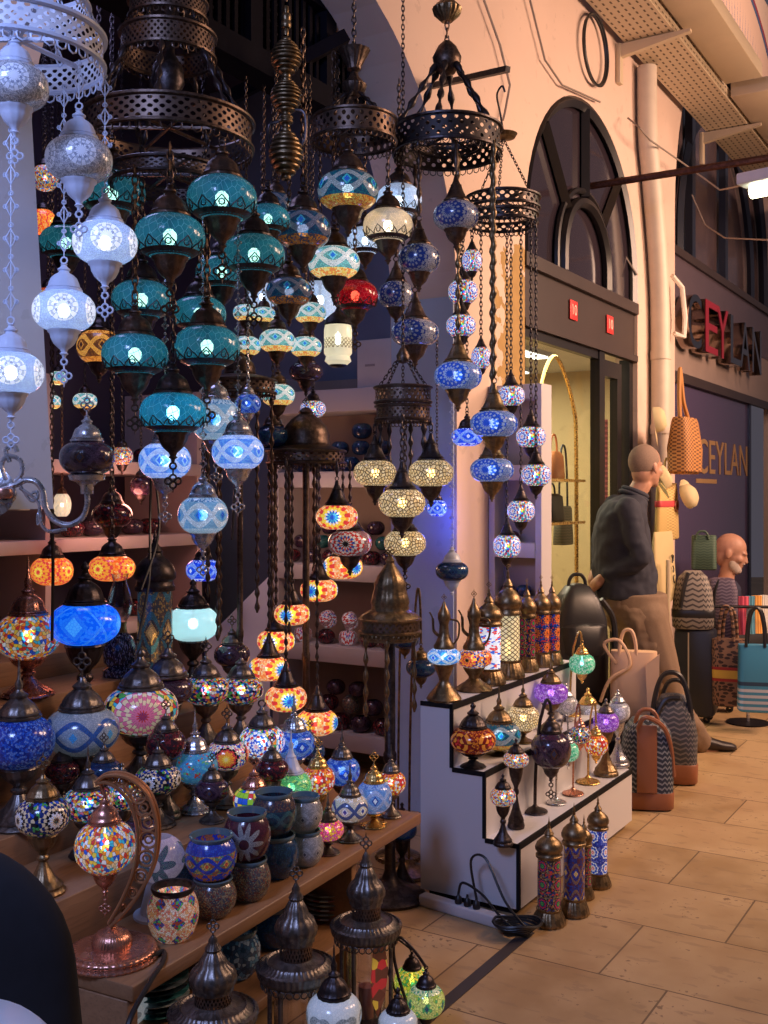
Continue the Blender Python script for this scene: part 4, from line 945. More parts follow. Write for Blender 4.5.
# ---- white stepped stand in the lane ----------------------------------------------------------
S0, S1 = 3.386, 4.58
STEPT = [(-1.92, .71), (-1.79, .485), (-1.66, .254)]
t = thing('stepped_stand', 'white three step display stand with black edging on the stone floor', 'stand', W(S0, -1.72, 0))
off = Matrix.Translation(-t.location)
prof = [(1.92, .03), (1.92, .71), (1.79, .71), (1.79, .485), (1.66, .485), (1.66, .254), (1.53, .254), (1.53, .03)]
m = MB(); m.prism(prof, S0, S1, off @ SW); m.build('body', WHITE, t)
m = MB(); e = .012
def edge(x0, x1, z0, z1, sa=S0-.003, sb=S0+.004): m.box((sa, x0, z0), (sb, x1, z1), off @ MW)
for tt, z, x0, x1 in ((0, .71, 1.79, 1.92), (0, .485, 1.66, 1.79), (0, .254, 1.53, 1.66)):
    edge(x0-.002, x1, z-.014, z+.002)                                   # end face, top line of the tread
    edge(x0-.003, x0+.008, z-.018, z+.002, S0, S1)                      # long front edge
edge(1.787, 1.80, .485, .71); edge(1.657, 1.67, .254, .485); edge(1.527, 1.54, .03, .254)
edge(1.527, 1.538, .03, .254, S0, S0+.008)
m.build('edging', BLACKE, t)
m = MB(); m.box((S0+.03, 1.56, 0), (S1-.03, 1.9, .03), off @ MW); m.build('plinth', BLACKE, t)
# power strip with plugs at its foot
p = P(422, 904, dz(904, .0)); q = P(512, 931, dz(931, 0)); dr = (q-p); L = dr.length; a = math.atan2(dr[1], dr[0])
t = thing('power_strip', 'white power strip lying at the foot of the white stand', 'power strip', p, None, a)
MB().box((0, -.022, 0), (L*.98, .022, .04), None, .006).build('housing', plain('white_plastic', (.6, .58, .6), .4), t)
for x in (.42, .52, .62):
    m = MB(); m.lathe([(.012, .04), (.014, .045), (.012, .062), (.005, .068), (.004, .08), (0, .08)], 10, (L*x, 0, 0)); m.build('plug', black, t)
c1 = [p+dr*.62+Vector((0, 0, .075)), p+dr*.56+Vector((0, .0, .20)), p+dr*.72+Vector((.0, 0, .22)), p+dr*.92+Vector((.0, -.02, .10)), p+dr*1.05+Vector((.03, -.02, .02))]
def smooth(pts, n=8):
    out = []; pts = [Vector(p) for p in pts]
    for i in range(len(pts)-1):
        p0, p1, p2, p3 = pts[max(i-1, 0)], pts[i], pts[i+1], pts[min(i+2, len(pts)-1)]
        for j in range(n):
            u = j/n; out.append(.5*((2*p1)+(p2-p0)*u+(2*p0-5*p1+4*p2-p3)*u*u+(3*p1-p0-3*p2+p3)*u**3))
    return out+[pts[-1]]
tag(MB().tube(smooth(c1), .0045, 6).build('power_cable', black), 'tall loop of black cord rising from the power strip', 'cord')
c2 = [p+dr*.42+Vector((0, 0, .075)), p+dr*.47+Vector((0, -.01, .12)), p+dr*.68+Vector((0, -.02, .10)), p+dr*.86+Vector((0, -.03, .05)), p+dr*.98+Vector((.02, -.05, .012))]
tag(MB().tube(smooth(c2), .0045, 6).build('power_cable', black), 'low arc of black cord leaving the power strip', 'cord')
m = MB(); c = p+dr*1.04
for i in range(7):
    rr = .03+.006*i
    m.tube([c+Vector((rr*math.cos(u)*1.25+rnd.uniform(-.004, .004), -.035+rr*math.sin(u)*.8, .012+.006*i+.004*math.sin(3*u+i))) for u in [2*PI*j/18 for j in range(18)]], .005, 5, True)
tag(m.build('power_cable', black), 'tangled heap of black cord beside the power strip', 'cord')

# ---- white shelving at the far end of the stall -------------------------------------------------
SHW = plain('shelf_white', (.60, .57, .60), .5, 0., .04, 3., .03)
t = thing('wall_shelving', 'white shelving full of dark glass shades at the back of the stall', 'shelving', W(4.7, -3.1, 0))
off = Matrix.Translation(-t.location) @ MW
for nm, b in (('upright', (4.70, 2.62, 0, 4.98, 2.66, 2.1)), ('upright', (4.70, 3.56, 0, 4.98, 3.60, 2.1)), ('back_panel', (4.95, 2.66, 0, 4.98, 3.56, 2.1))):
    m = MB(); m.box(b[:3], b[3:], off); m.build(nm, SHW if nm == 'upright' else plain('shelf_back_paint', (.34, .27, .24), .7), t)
SHZ = [2.02, 1.585, 1.09, .655, .2]
for z in SHZ:
    m = MB(); th = .12 if z > 2 else .085
    m.box((4.69, 2.661, z-th), (4.949, 3.559, z), off, .004); m.build('shelf_board', SHW, t)
# right white shelving beside the stand
t = thing('wall_shelving', 'narrow white shelving behind the brass lanterns on the white stand', 'shelving', W(4.62, -2.1, 0))
off = Matrix.Translation(-t.location) @ MW
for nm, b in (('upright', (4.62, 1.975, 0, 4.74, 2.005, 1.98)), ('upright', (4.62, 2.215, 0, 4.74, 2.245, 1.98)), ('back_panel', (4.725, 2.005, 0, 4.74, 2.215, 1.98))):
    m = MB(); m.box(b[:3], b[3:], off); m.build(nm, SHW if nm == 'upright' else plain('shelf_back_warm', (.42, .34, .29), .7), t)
for z in (1.98, 1.60, 1.235, .98, .5):
    m = MB(); m.box((4.615, 2.006, z-.07), (4.724, 2.214, z), off, .004); m.build('shelf_board', SHW, t)
# warm shelving along the rear wall
t = thing('rear_shelving', 'pink lit white shelving deep in the stall behind the pillar', 'shelving', W(3.3, -4.0, 0))
off = Matrix.Translation(-t.location) @ MW
PKS = plain('warm_shelf_white', (.55, .45, .45), .6, 0., .05, 3.)
for z in (1.62, 1.26, .85, .4):
    m = MB(); m.box((2.3, 3.75, z-.06), (4.3, 4.28, z), off, .004); m.build('shelf_board', PKS, t)
for s in (2.3, 3.26, 4.26):
    m = MB(); m.box((s, 3.76, 0), (s+.04, 4.28, 2.0), off); m.build('upright', PKS, t)
# slate panel + white carton on top shelf
p = W(4.72, -2.95, 2.021); t = thing('carton', 'white printed carton on the top of the shelving', 'box', p, None, ROT)
MB().box((0, -.16, 0), (.2, .11, .25), None, .004).build('box_body', plain('carton_white', (.58, .60, .66), .6), t)
MB().box((-.002, .0, .11), (0, .06, .122)).build('print', plain('grey_ink', (.3, .3, .35), .6), t)
# leaning lavender board low in the stall
m = MB(); a_, b_ = P(160, 690, 4.35), P(270, 585, 4.5)
tag(MB().add([P(205, 640, 4.5), P(270, 575, 4.75), P(270, 760, 4.75), P(205, 760, 4.5), P(205, 640, 4.53), P(270, 575, 4.78), P(270, 760, 4.78), P(205, 760, 4.53)], [(0, 1, 2, 3), (7, 6, 5, 4), (0, 4, 5, 1), (1, 5, 6, 2), (2, 6, 7, 3), (3, 7, 4, 0)], None, False).build('leaning_board', plain('lavender_paint', (.30, .28, .42), .6)), 'lavender board leaning with a slanted top edge behind the lamps', 'board')

# ---- dark glass shades stored on the shelves ----------------------------------------------------
SHADES = {}
def shade(key, s, tt, z, R, ratio, label, group, tilt=(0, 0, 0), p=2.3):
    kk = (key, ratio)
    if kk not in SHADES:
        pr, zt = globe_prof(1.0, ratio, .5, p)
        inner = [(r*.93, z_) for r, z_ in pr][::-1]
        g = MB().lathe(pr+inner+[pr[0]], 20).build('glass_bowl', S[key][0], None, sharp=0); me = g.data; bpy.data.objects.remove(g)
        SHADES[kk] = (me, zt)
    me, zt = SHADES[kk]
    o = bpy.data.objects.new('glass_globe', me); COL.objects.link(o)
    o.scale = (R, R, R); o.rotation_euler = tilt
    h = zt*R if tilt == (0, 0, 0) else R*max(ratio*math.cos(tilt[0]), abs(math.sin(tilt[0])))
    o.location = W(s, tt, z+h+.001)
    return tag(o, label, 'glass shade', group)
def ordn(i): return ['first', 'second', 'third', 'fourth', 'fifth', 'sixth', 'seventh', 'eighth', 'ninth'][i]
def tpx(px, s):
    a = (px-384)/F; d = s/(UX*a+UY); return d*(UY*a-UX)
for i, px in enumerate((304, 328, 350, 372, 388)):
    shade('navy', 4.79, tpx(px, 4.79), 1.585, .054, .8, 'navy glass shade in the lower row under the carton, %s from the stall pole' % ordn(i), 'navy shades on the upper shelf')
for i, px in enumerate((340, 361, 382)):
    shade('navy', 4.80, tpx(px, 4.80), 1.585+.088, .05, .82, 'navy glass shade piled in the second row under the carton, %s from the stall pole' % ordn(i), 'navy shades on the upper shelf')
shade('navy', 4.81, tpx(362, 4.81), 1.585+.175, .055, .82, 'navy glass shade topmost of the pile under the white carton', 'navy shades on the upper shelf')
for i, px in enumerate((292, 312, 331, 352, 372, 389)):
    shade(('dark_red', 'dark_mix')[i % 2], 4.79, tpx(px, 4.79), 1.09, .049, .8, 'dark wine shade in the bottom row of the middle shelf, %s from the stall pole' % ordn(i), 'dark shades on the middle shelf')
for i, px in enumerate((302, 322, 343, 364, 384)):
    shade(('dark_mix', 'teal_off', 'dark_red')[i % 3], 4.80, tpx(px, 4.80), 1.09+.080, .047, .82, 'dark glass shade in the second row of the middle shelf, %s from the stall pole' % ordn(i), 'dark shades on the middle shelf')
for i, px in enumerate((330, 352, 376)):
    shade('dark_mix', 4.81, tpx(px, 4.81), 1.09+.158, .048, .82, 'dark glass shade in the third row of the middle shelf, %s from the stall pole' % ordn(i), 'dark shades on the middle shelf')
BR = ('sunset_off', 'dark_red', 'sunset_off', 'dark_red', 'dark_red')
for i, px in enumerate((303, 326, 348, 369, 388)):
    shade(BR[i], 4.79, tpx(px, 4.79), .655, .050, .8, 'rosy brown shade in the bottom row under the orange lamps, %s from the pole' % ordn(i), 'brown shades on the lower shelf', p=3)
for i, px in enumerate((328, 350, 372)):
    shade('sunset_off' if i < 2 else 'dark_red', 4.80, tpx(px, 4.80), .655+.084, .049, .8, 'brown speckled shade tipped on top of the rosy row, %s from the stall pole' % ordn(i), 'brown shades on the lower shelf', (1.2, 0, ROT+.5*i))
for i, px in enumerate((318, 340, 361, 383)):
    shade(('dark_mix', 'dark_red')[i % 2], 4.79, tpx(px, 4.79), .2, .056, .82, 'plum dark shade on the lowest white shelf, %s from the stall pole' % ordn(i), 'dark shades on the lowest shelf')
for i, px in enumerate((329, 351, 373)):
    shade(('dark_red', 'bowl_grain', 'dark_mix')[i], 4.80, tpx(px, 4.80), .2+.093, .054, .82, 'plum dark shade piled second row on the lowest white shelf, %s from the stall pole' % ordn(i), 'dark shades on the lowest shelf', (.9, 0, 1.2*i) if i == 1 else (0, 0, 0))
for i, px in enumerate((336, 358)):
    shade('dark_mix', 4.80, tpx(px, 4.80), .2+.182, .052, .82, 'plum dark shade topmost on the lowest white shelf, %s from the stall pole' % ordn(i), 'dark shades on the lowest shelf')
# right shelving
for i, (px, z, key) in enumerate(((489, 1.235, 'dark_mix'), (512, 1.235, 'dark_red'), (490, .98, 'ruby'), (508, .98, 'dark_mix'), (524, .98, 'navy'))):
    shade(key, 4.672, tpx(px, 4.672), z, .036, .8, ['dark shade at the corner of the shelf behind the blue strand lamps', 'wine shade behind the blue strand lamps', 'ruby shade low on the narrow shelving, nearest the wall', 'dark shade low on the narrow shelving, in the middle', 'navy shade low on the narrow shelving, nearest the lane'][i], 'shades on the narrow shelving')
# rear warm shelving
RS = [(72, 1.26, 'dark_red'), (92, 1.26, 'dark_mix'), (132, 1.26, 'dark_mix'), (150, 1.26, 'dark_red'), (75, .85, 'dark_red'), (100, .85, 'dark_mix'), (135, .85, 'dark_red'), (152, .85, 'dark_mix'), (118, 1.62, 'dark_mix'), (145, 1.62, 'dark_red'), (84, 1.62, 'dark_red')]
for i, (px, z, key) in enumerate(RS):
    d = dt(px, -3.92); s_, t_ = st(P(px, 500, d))
    lv = {1.26: 'middle', .85: 'lower', 1.62: 'upper'}[z]
    kth = sum(1 for q in RS[:i] if q[1] == z)
    shade(key, s_, t_, z, .06, .72, 'dark wine shade on the %s pink lit shelf, %s' % (lv, ordn(sorted(q[0] for q in RS if q[1] == z).index(px))+' from the pillar'), 'dark shades on the pink lit shelves')

# ---- chandelier frames -----------------------------------------------------------------------
PB = pierced('pierced_bronze', (.15, .10, .075), 46, 3); PBD = pierced('pierced_dark_bronze', (.09, .07, .065), 40, 3); PW = pierced('pierced_white', (.72, .74, .80), 44, 3, kind='white'); PBS = pierced('pierced_bronze_small', (.17, .11, .08), 30, 2)
def hoop(t, z, R, h, pm, rm, n=56, spokes=True, scallop=True):
    """pierced band with rolled rims, a scalloped lower fringe and thin cross bars"""
    MB().lathe([(R, z), (R, z+h)], n).build('band', pm, t, sharp=0)
    m = MB()
    for zz, k in ((z, 1.02), (z+h, 1.03)): m.lathe([(R*k-.004, zz-.006), (R*k+.004, zz-.003), (R*k+.005, zz+.003), (R*k-.002, zz+.007), (R*k-.006, zz), (R*k-.004, zz-.006)], n)
    m.build('rim', rm, t)
    if scallop:
        m = MB(); k = int(n*.75)
        for i in range(k):
            a = 2*PI*i/k; m.torus((R*math.cos(a), R*math.sin(a), z-.011), .0095*R/.2+.003, .0022, 7, 3, Matrix.Rotation(a, 4, 'Z') @ RY)
        m.build('fringe', rm, t)
    if spokes:
        m = MB()
        for a in (0, PI/3, 2*PI/3): m.tube([(R*math.cos(a), R*math.sin(a), z+h*.8), (-R*math.cos(a), -R*math.sin(a), z+h*.8)], .006, 5)
        m.build('cross_bar', rm, t)
def chains(t, zs, r0, r1, z1, n, mat, kind='links', r=.008, ph=.3):
    for i in range(n):
        a = ph+2*PI*i/n; p0 = Vector((r0*math.cos(a), r0*math.sin(a), zs)); p1 = Vector((r1*math.cos(a), r1*math.sin(a), z1))
        m = MB(); chain_mb(m, 0, (p1-p0).length, kind, r)
        M = Matrix.Translation(p0) @ (p1-p0).to_track_quat('Z', 'Y').to_matrix().to_4x4()
        m.build('chain', mat, t, M)
# white frame, near top corner
c = P(18, 30, 2.36); t = thing('chandelier_frame', 'white pierced two tier chandelier frame above the white lamps', 'chandelier', (c[0], c[1], 2.40)); ZWH = 2.42
hoop(t, .015, .182, .062, PW, MM['white']); hoop(t, .145, .15, .055, PW, MM['white'], spokes=False)
chains(t, .08, .18, .15, .15, 6, MM['white']); chains(t, .2, .15, .01, .55, 6, MM['white'], 'diamond'); chains(t, .55, .0, .0, 1.1, 1, MM['white'])
CWH = c
c = P(168, 100, 3.25); t = thing('chandelier_frame', 'large tiered dark bronze chandelier frame above the turquoise globes', 'chandelier', (c[0], c[1], 2.40)); CBR = c
hoop(t, .115, .252, .075, PB, MM['bronze'], 72); hoop(t, .385, .14, .065, PB, MM['bronze'], 48, False); hoop(t, .0, .17, .04, PBD, MM['dark'], 48, True); hoop(t, .50, .115, .05, PB, MM['bronze'], 40, False)
chains(t, .19, .24, .14, .39, 7, MM['dark'], 'beads', .011); chains(t, .04, .17, .22, .12, 6, MM['dark']); chains(t, .45, .14, .11, .50, 6, MM['dark']); chains(t, .55, .11, .0, .95, 6, MM['dark'], 'beads', .011)
m = MB(); m.lathe([(0, .26), (.03, .27), (.05, .31), (.045, .36), (.02, .4), (.02, .95), (.05, 1.0), (.04, 1.2), (.0, 1.2)], 24); m.build('hub', MM['dark'], t)
c = P(354, 118, 3.85); t = thing('chandelier_frame', 'bronze pierced chandelier ring above the peacock patterned lamps', 'chandelier', (c[0], c[1], 2.70)); CPK = c
hoop(t, .03, .150, .075, PBS, MM['bronze']); chains(t, .1, .145, .02, .21, 6, MM['dark'], 'beads', .008)
m = MB(); m.lathe([(0, .19), (.015, .19), (.04, .215), (.045, .235), (.02, .26), (.012, .28), (.025, .29), (.025, .30), (.05, .345), (.058, .36), (.015, .365), (0, .365)], 24, flute=16, fl=.03); m.build('cup', MM['bronze'], t)
chains(t, .365, 0, 0, 1.19, 1, MM['dark'], 'links', .009)
# bead chandelier by the arch edge
c = P(447, 136, 4.05); t = thing('chandelier_frame', 'dark bead chandelier frame with openwork ring hanging against the peach wall', 'chandelier', (c[0], c[1], 2.75)); CBD = c
hoop(t, .0, .20, .09, pierced('openwork_iron', (.05, .042, .042), 30, 2.4, .5, .68), MM['dark'], 56)
hoop(t, .03, .13, .05, PBD, MM['dark'], 40, False)
z_ = P(447, 60, 4.05)[2]-2.75
chains(t, .08, .2, .03, z_, 6, MM['dark'], 'beads', .014); m = MB(); m.lathe([(0, z_-.06), (.03, z_-.05), (.05, z_-.02), (.055, z_+.01), (.035, z_+.05), (.015, z_+.07), (0, z_+.07)], 20); m.build('hub', MM['bronze'], t)
zc_ = P(441, 14, 4.05)[2]-2.75; chains(t, z_+.06, 0, 0, zc_, 1, MM['bronze'], 'links', .010)
m = MB(); m.lathe([(0, zc_-.03), (.02, zc_-.03), (.05, zc_), (.055, zc_+.02), (.03, zc_+.045), (.018, zc_+.06), (.02, zc_+.09), (.0, zc_+.09)], 20, flute=18, fl=.04); m.build('ceiling_cup', MM['brass'], t)
chains(t, zc_+.08, 0, 0, zc_+.6, 1, MM['bronze'], 'links', .010)
p0, p1 = P(425, 88, 4.32), P(509, 69, 4.05)
tag(MB().tube([P(432, 86, dt(432, -2.25)), P(508, 69, 4.2)], .016, 4).build('hanging_bar', MM['iron']), 'black iron bar jutting from the wall past the bead chandelier', 'bar')
tag(MB().tube(smooth([P(503, 130, 4.3), P(500, 112, 4.3), P(497, 95, 4.25), P(502, 86, 4.22), P(505, 92, 4.22)]), .004, 6).build('hook', MM['iron']), 'bent wire hook on the iron bar', 'hook')
c = P(503, 200, 4.42); t = thing('chandelier_frame', 'black two band chandelier ring hung on bare chains before the peach wall', 'chandelier', (c[0], c[1], 2.58)); CR = c
hoop(t, .06, .148, .045, pierced('pierced_black', (.05, .042, .04), 24, 1.5, .4, .5), MM['dark']); hoop(t, .0, .140, .035, pierced('pierced_black_fine', (.05, .042, .04), 24, 1.5, .4, .5), MM['dark'], spokes=False)
zq = P(503, 128, 4.3)[2]-2.58; chains(t, .1, .148, .0, zq, 3, MM['dark'], 'links', .006); m = MB(); m.lathe([(0, zq-.01), (.05, zq), (.06, zq+.015), (.02, zq+.03), (0, zq+.03)], 20); m.build('canopy', MM['brass'], t)
# amber lamp drum
c = P(403, 402, 4.0); t = thing('chandelier_frame', 'bronze drum with bead rods above the amber lamps', 'chandelier', (c[0], c[1], 1.74)); CAM = c
hoop(t, .0, .100, .05, PBS, MM['bronze']); hoop(t, .065, .104, .055, PBS, MM['bronze'], scallop=False, spokes=False)
chains(t, .12, .1, .02, .23, 5, MM['dark'], 'links', .006); m = MB(); m.lathe([(0, .21), (.02, .215), (.026, .24), (.01, .27), (0, .27)], 14); m.build('hub', MM['bronze'], t)
chains(t, .27, .0, .0, 2.16, 1, MM['dark'], 'links', .007)
for a, L in ((.3, .16), (1.2, .20), (-.5, .22), (2.2, .18), (3.3, .2)):
    m = MB(); chain_mb(m, -L, 0, 'beads', .010); m.build('bead_rod', MM['dark'], t, Matrix.Translation((.085*math.cos(a), .085*math.sin(a), .0)))
# turned spindle string
c = P(286, 90, 3.55); t = thing('spindle_string', 'string of turned ribbed bronze spindles hanging in the dark arch', 'ornament', (c[0], c[1], P(286, 182, 3.55)[2]))
def rib(mb, z0, z1, R, nr=9):
    pr = [(R*.16, z0)]
    for i in range(nr):
        u = (i+.5)/nr; e = math.sin(PI*u)**.8*R; zc = z0+(z1-z0)*u; h = (z1-z0)/nr*.5
        pr += [(e*.82+R*.1, zc-h*.9), (e+R*.1, zc-h*.3), (e+R*.1, zc+h*.3), (e*.82+R*.1, zc+h*.9)]
    pr.append((R*.16, z1)); mb.lathe(pr, 20)
k_ = 3.55/F
for y0, y1, R in ((180, 128, 16), (128, 112, 7), (116, 78, 14.5), (78, 38, 14.5), (36, 6, 5)):
    m = MB(); rib(m, (182-y0)*k_, (182-y1)*k_, R*k_, 10 if R > 8 else 4); m.build('spindle', MM['brass'], t)
chains(t, 180*k_, 0, 0, 180*k_+.42, 1, MM['bronze'], 'beads', .012)
for dx, L0, L1 in ((-.035, .08, .20), (.04, .10, .24)):
    m = MB(); m.tube(smooth([(dx*.4, 0, L1), (dx*1.5, 0, L1-.01), (dx*1.6, 0, L0+.05), (dx*1.0, 0, L0)]), .005, 6); m.build('scroll', MM['dark'], t)

# ---- lamp trees on poles -------------------------------------------------------------------------
def lamp_tree(px, d, pyring, R, label, dome_px, fin_y, rods, polecol='bronze', footcol=None, px_foot=None, wpole=.014, brim=False):
    c = P(px, pyring, d); zr = c[2]; t = thing('lamp_tree', label, 'lamp stand', (c[0], c[1], 0))
    mt = MM[polecol]
    Rd = dome_px/2/F*d; zf = P(px, fin_y, d)[2]
    MB().lathe([(0, 0), (.13, 0), (.135, .012), (.12, .025), (.07, .045), (.03, .07), (.02, .1), (wpole, .12)], 32).build('foot', MM[footcol or polecol], t)
    chp = MB(); chp.lathe([(wpole, .11), (wpole, zr*.5), (wpole*1.25, zr*.5+.01), (wpole*1.25, zr*.5+.03), (wpole, zr*.5+.04), (wpole, zr-.01)], 14); chp.build('pole', MM[footcol or polecol], t)
    hoop(t, zr-.02, R, .045, PBS, mt, 48, True)
    H = zf-zr-.03
    if brim:
        MB().lathe([(R*.94, zr-.05), (R*.98, zr+.02), (R*1.02, zr+.028), (R*.95, zr+.04), (R*.72, zr+.055), (Rd*1.05, zr+.06), (Rd*1.02, zr+.06+H*.06), (Rd*1.08, zr+.06+H*.1), (Rd*.98, zr+.06+H*.2), (Rd*.86, zr+.06+H*.32), (Rd*.9, zr+.06+H*.36), (Rd*.7, zr+.06+H*.48), (Rd*.42, zr+.06+H*.58), (Rd*.22, zr+.06+H*.66), (Rd*.26, zr+.06+H*.7), (Rd*.1, zr+.06+H*.76), (0, zr+.06+H*.77)], 36, flute=18, fl=.012).build('dome', mt, t)
    else:     MB().lathe([(R*.98, zr+.026), (R*.8, zr+.04), (Rd*1.05, zr+.05), (Rd*1.08, zr+.05+H*.05), (Rd, zr+.05+H*.12), (Rd*1.03, zr+.05+H*.2), (Rd*.9, zr+.05+H*.38), (Rd*.62, zr+.05+H*.52), (Rd*.3, zr+.05+H*.62), (Rd*.34, zr+.05+H*.66), (Rd*.15, zr+.05+H*.74), (0, zr+.05+H*.76)], 32, flute=0).build('dome', mt, t)
    m = MB(); lace_top(m, zr+.05+H*.75, H*.28); m.build('finial', mt, t)
    for a, L in rods:
        m = MB(); chain_mb(m, -L, 0, 'beads', .010); m.build('bead_rod', mt, t, Matrix.Translation((R*.9*math.cos(a), R*.9*math.sin(a), zr-.02)))
    return t, c
T1, C1 = lamp_tree(306, 4.22, 458, .152, 'tall bronze lamp tree in the middle of the stall whose ring carries the orange lamps', 46, 400, ((2.2, .50), (3.0, .62), (3.7, .42), (1.4, .5), (4.3, .66)))
T2_, C2 = lamp_tree(240, 3.95, 388, .13, 'dark lamp tree with a copper pole behind the ice blue lamps', 30, 350, ((3.3, .75), (.2, .85), (4.1, .9), (5.4, .8), (2.4, .9)), wpole=.011)
T3, C3 = lamp_tree(390, 3.88, 626, .108, 'brass domed lantern stand at the end of the oak shelf', 36, 548, ((3.6, .30), (4.6, .34), (.4, .30)), 'brass', 'dark', wpole=.02, brim=True)
# ---- hanging lamps: (px, py) of the globe, its width in px, height ratio, distance ---------------
# white lamps
for px, py, w, d, key, lab, ph in (
    (15, 87, 66, 2.20, 'white_off', 'white hanging lamp with unlit crackled globe closest under the white frame, cut by the edge', .3),
    (79, 160, 66, 2.36, 'white_off', 'white metal hanging lamp with unlit silver crackle globe before the big bronze chandelier', .35),
    (105, 243, 64, 2.44, 'white_lit', 'glowing white hanging lamp with star medallion overlapping the turquoise globes', .3),
    (64, 311, 62, 2.50, 'white_lit', 'glowing white hanging lamp lowest beside the dark edge of the pillar', .25),
    (11, 373, 64, 2.22, 'white_lit', 'glowing white hanging lamp before the grey pillar above the silver wall arm', .3)):
    hang(px, py, w, .70, d, key, 'white', lab, chain='diamond', ph=ph, zt=2.42, fix=True, cr=.0085, group='white chandelier lamps')
# turquoise globes
TQ = [(112, 193, 66, 3.36, 'turquoise crackle globe lamp partly hidden behind the white lamps, topmost on that side'),
 (222, 199, 70, 3.12, 'turquoise crackle globe lamp highest in front, under the rim of the big bronze chandelier'),
 (170, 237, 70, 3.02, 'turquoise crackle globe lamp hanging in the centre below the big bronze chandelier'),
 (254, 255, 62, 3.26, 'turquoise crackle globe lamp next to the peacock patterned lamps'),
 (222, 273, 52, 3.52, 'turquoise crackle globe lamp half hidden behind two brighter ones in mid group'),
 (142, 300, 60, 3.16, 'turquoise crackle globe lamp just beside the star lit white lamp'),
 (199, 314, 54, 3.50, 'turquoise crackle globe lamp tucked behind, between the middle and lower ones'),
 (135, 355, 66, 3.10, 'turquoise crackle globe lamp with dark lace collar above the ice blue lamps, nearer the pillar'),
 (207, 347, 66, 3.02, 'turquoise crackle globe lamp with copper toned cup above the bluer globe'),
 (66, 243, 52, 3.50, 'dim turquoise globe lamp seen in the gap between the white lamps'),
 (268, 219, 44, 3.62, 'turquoise globe lamp peeping out from behind the brighter turquoise globes by the spindles')]
for px, py, w, d, lab in TQ: hang(px, py, w, .66, d, 'turq', 'bronze' if w > 65 else 'dark', lab, coll=True, drop=w > 60, zt=2.40, group='turquoise globe lamps')
hang(173, 413, 66, .66, 2.98, 'aqua', 'dark', 'bluest crackle globe lamp, lowest of the turquoise chandelier', coll=True, zt=2.40, group='turquoise globe lamps')
# ice blue lamps with silver fittings
for px, py, w, r, d, key, lab in (
    (165, 461, 52, .74, 3.32, 'ice_blue', 'ice blue mosaic lamp in silver fittings below the bluest globe, partly hidden by its cup'),
    (238, 452, 52, .72, 3.14, 'ice_blue', 'ice blue mosaic lamp in silver fittings with bright blue eyes, beside the lamp tree pole'),
    (203, 515, 50, .80, 3.06, 'ice_pale', 'pale blue mosaic lamp in silver fittings, lowest of the ice blue cluster'),
    (216, 420, 50, .9, 3.60, 'ice_pale', 'pale blue mosaic lamp at the back of the ice blue cluster'),
    (248, 404, 26, .8, 3.75, 'cobalt_dia', 'small cobalt lamp glimpsed behind the ice blue cluster')):
    hang(px, py, w, r, d, key, 'silver', lab, chain='diamond' if w > 40 else 'links', zt=2.40, cr=.006, group='ice blue lamps')
# peacock lamps
for px, py, w, r, d, key, lab, zt in (
    (348, 191, 61, .66, 3.72, 'peacock', 'peacock patterned lamp with orange base band hanging under the bronze ring', 2.70),
    (303, 230, 56, .70, 3.66, 'peacock_dim', 'darker peacock patterned lamp with navy eyes hanging under the spindle string', 3.05),
    (334, 263, 52, .64, 3.84, 'peacock_lit', 'bright peacock patterned lamp above the ruby red globe', 3.05),
    (289, 292, 46, .66, 3.80, 'peacock_dim', 'dim navy peacock lamp amid the small lit ones', 3.05),
    (276, 206, 34, .8, 4.05, 'peacock_dim', 'small peacock lamp half hidden behind the turquoise globes under the spindle string', 3.05)):
    hang(px, py, w, r, d, key, 'bronze', lab, zt=zt, drop=False, group='peacock patterned lamps')
for px, py, w, lab in ((246, 313, 26, 'furthest to the pillar side, upper row'), (264, 315, 24, 'upper row, beside the dim navy one'), (310, 313, 32, 'upper row, next to the cream cylinder lamp'),
    (246, 346, 30, 'second row, nearest the turquoise globes'), (277, 341, 36, 'second row, centre and brightest'), (306, 347, 32, 'second row, next to the cream cylinder lamp'), (278, 395, 34, 'lowest of the cluster, alone above the navy globe')):
    hang(px, py, w, .68, 4.05+.02*(w % 5), 'peacock_lit', 'bronze', 'small glowing peacock lamp, '+lab, zt=3.05, drop=False, cup=True, group='small peacock lamps')
hang(273, 437, 36, .66, 4.0, 'navy', 'dark', 'unlit navy globe lamp below the lowest small peacock lamp', zt=3.05, drop=False, cup=False)
hang(313, 409, 26, .7, 4.4, 'confetti', 'dark', 'small lamp with an orange red stripe above the dome of the lamp tree', zt=3.05, drop=False, cup=False)
hang(306, 372, 34, .6, 4.45, 'dark_mix', 'dark', 'dark unlit globe lamp above the small orange striped lamp', zt=3.05, drop=False, cup=True)
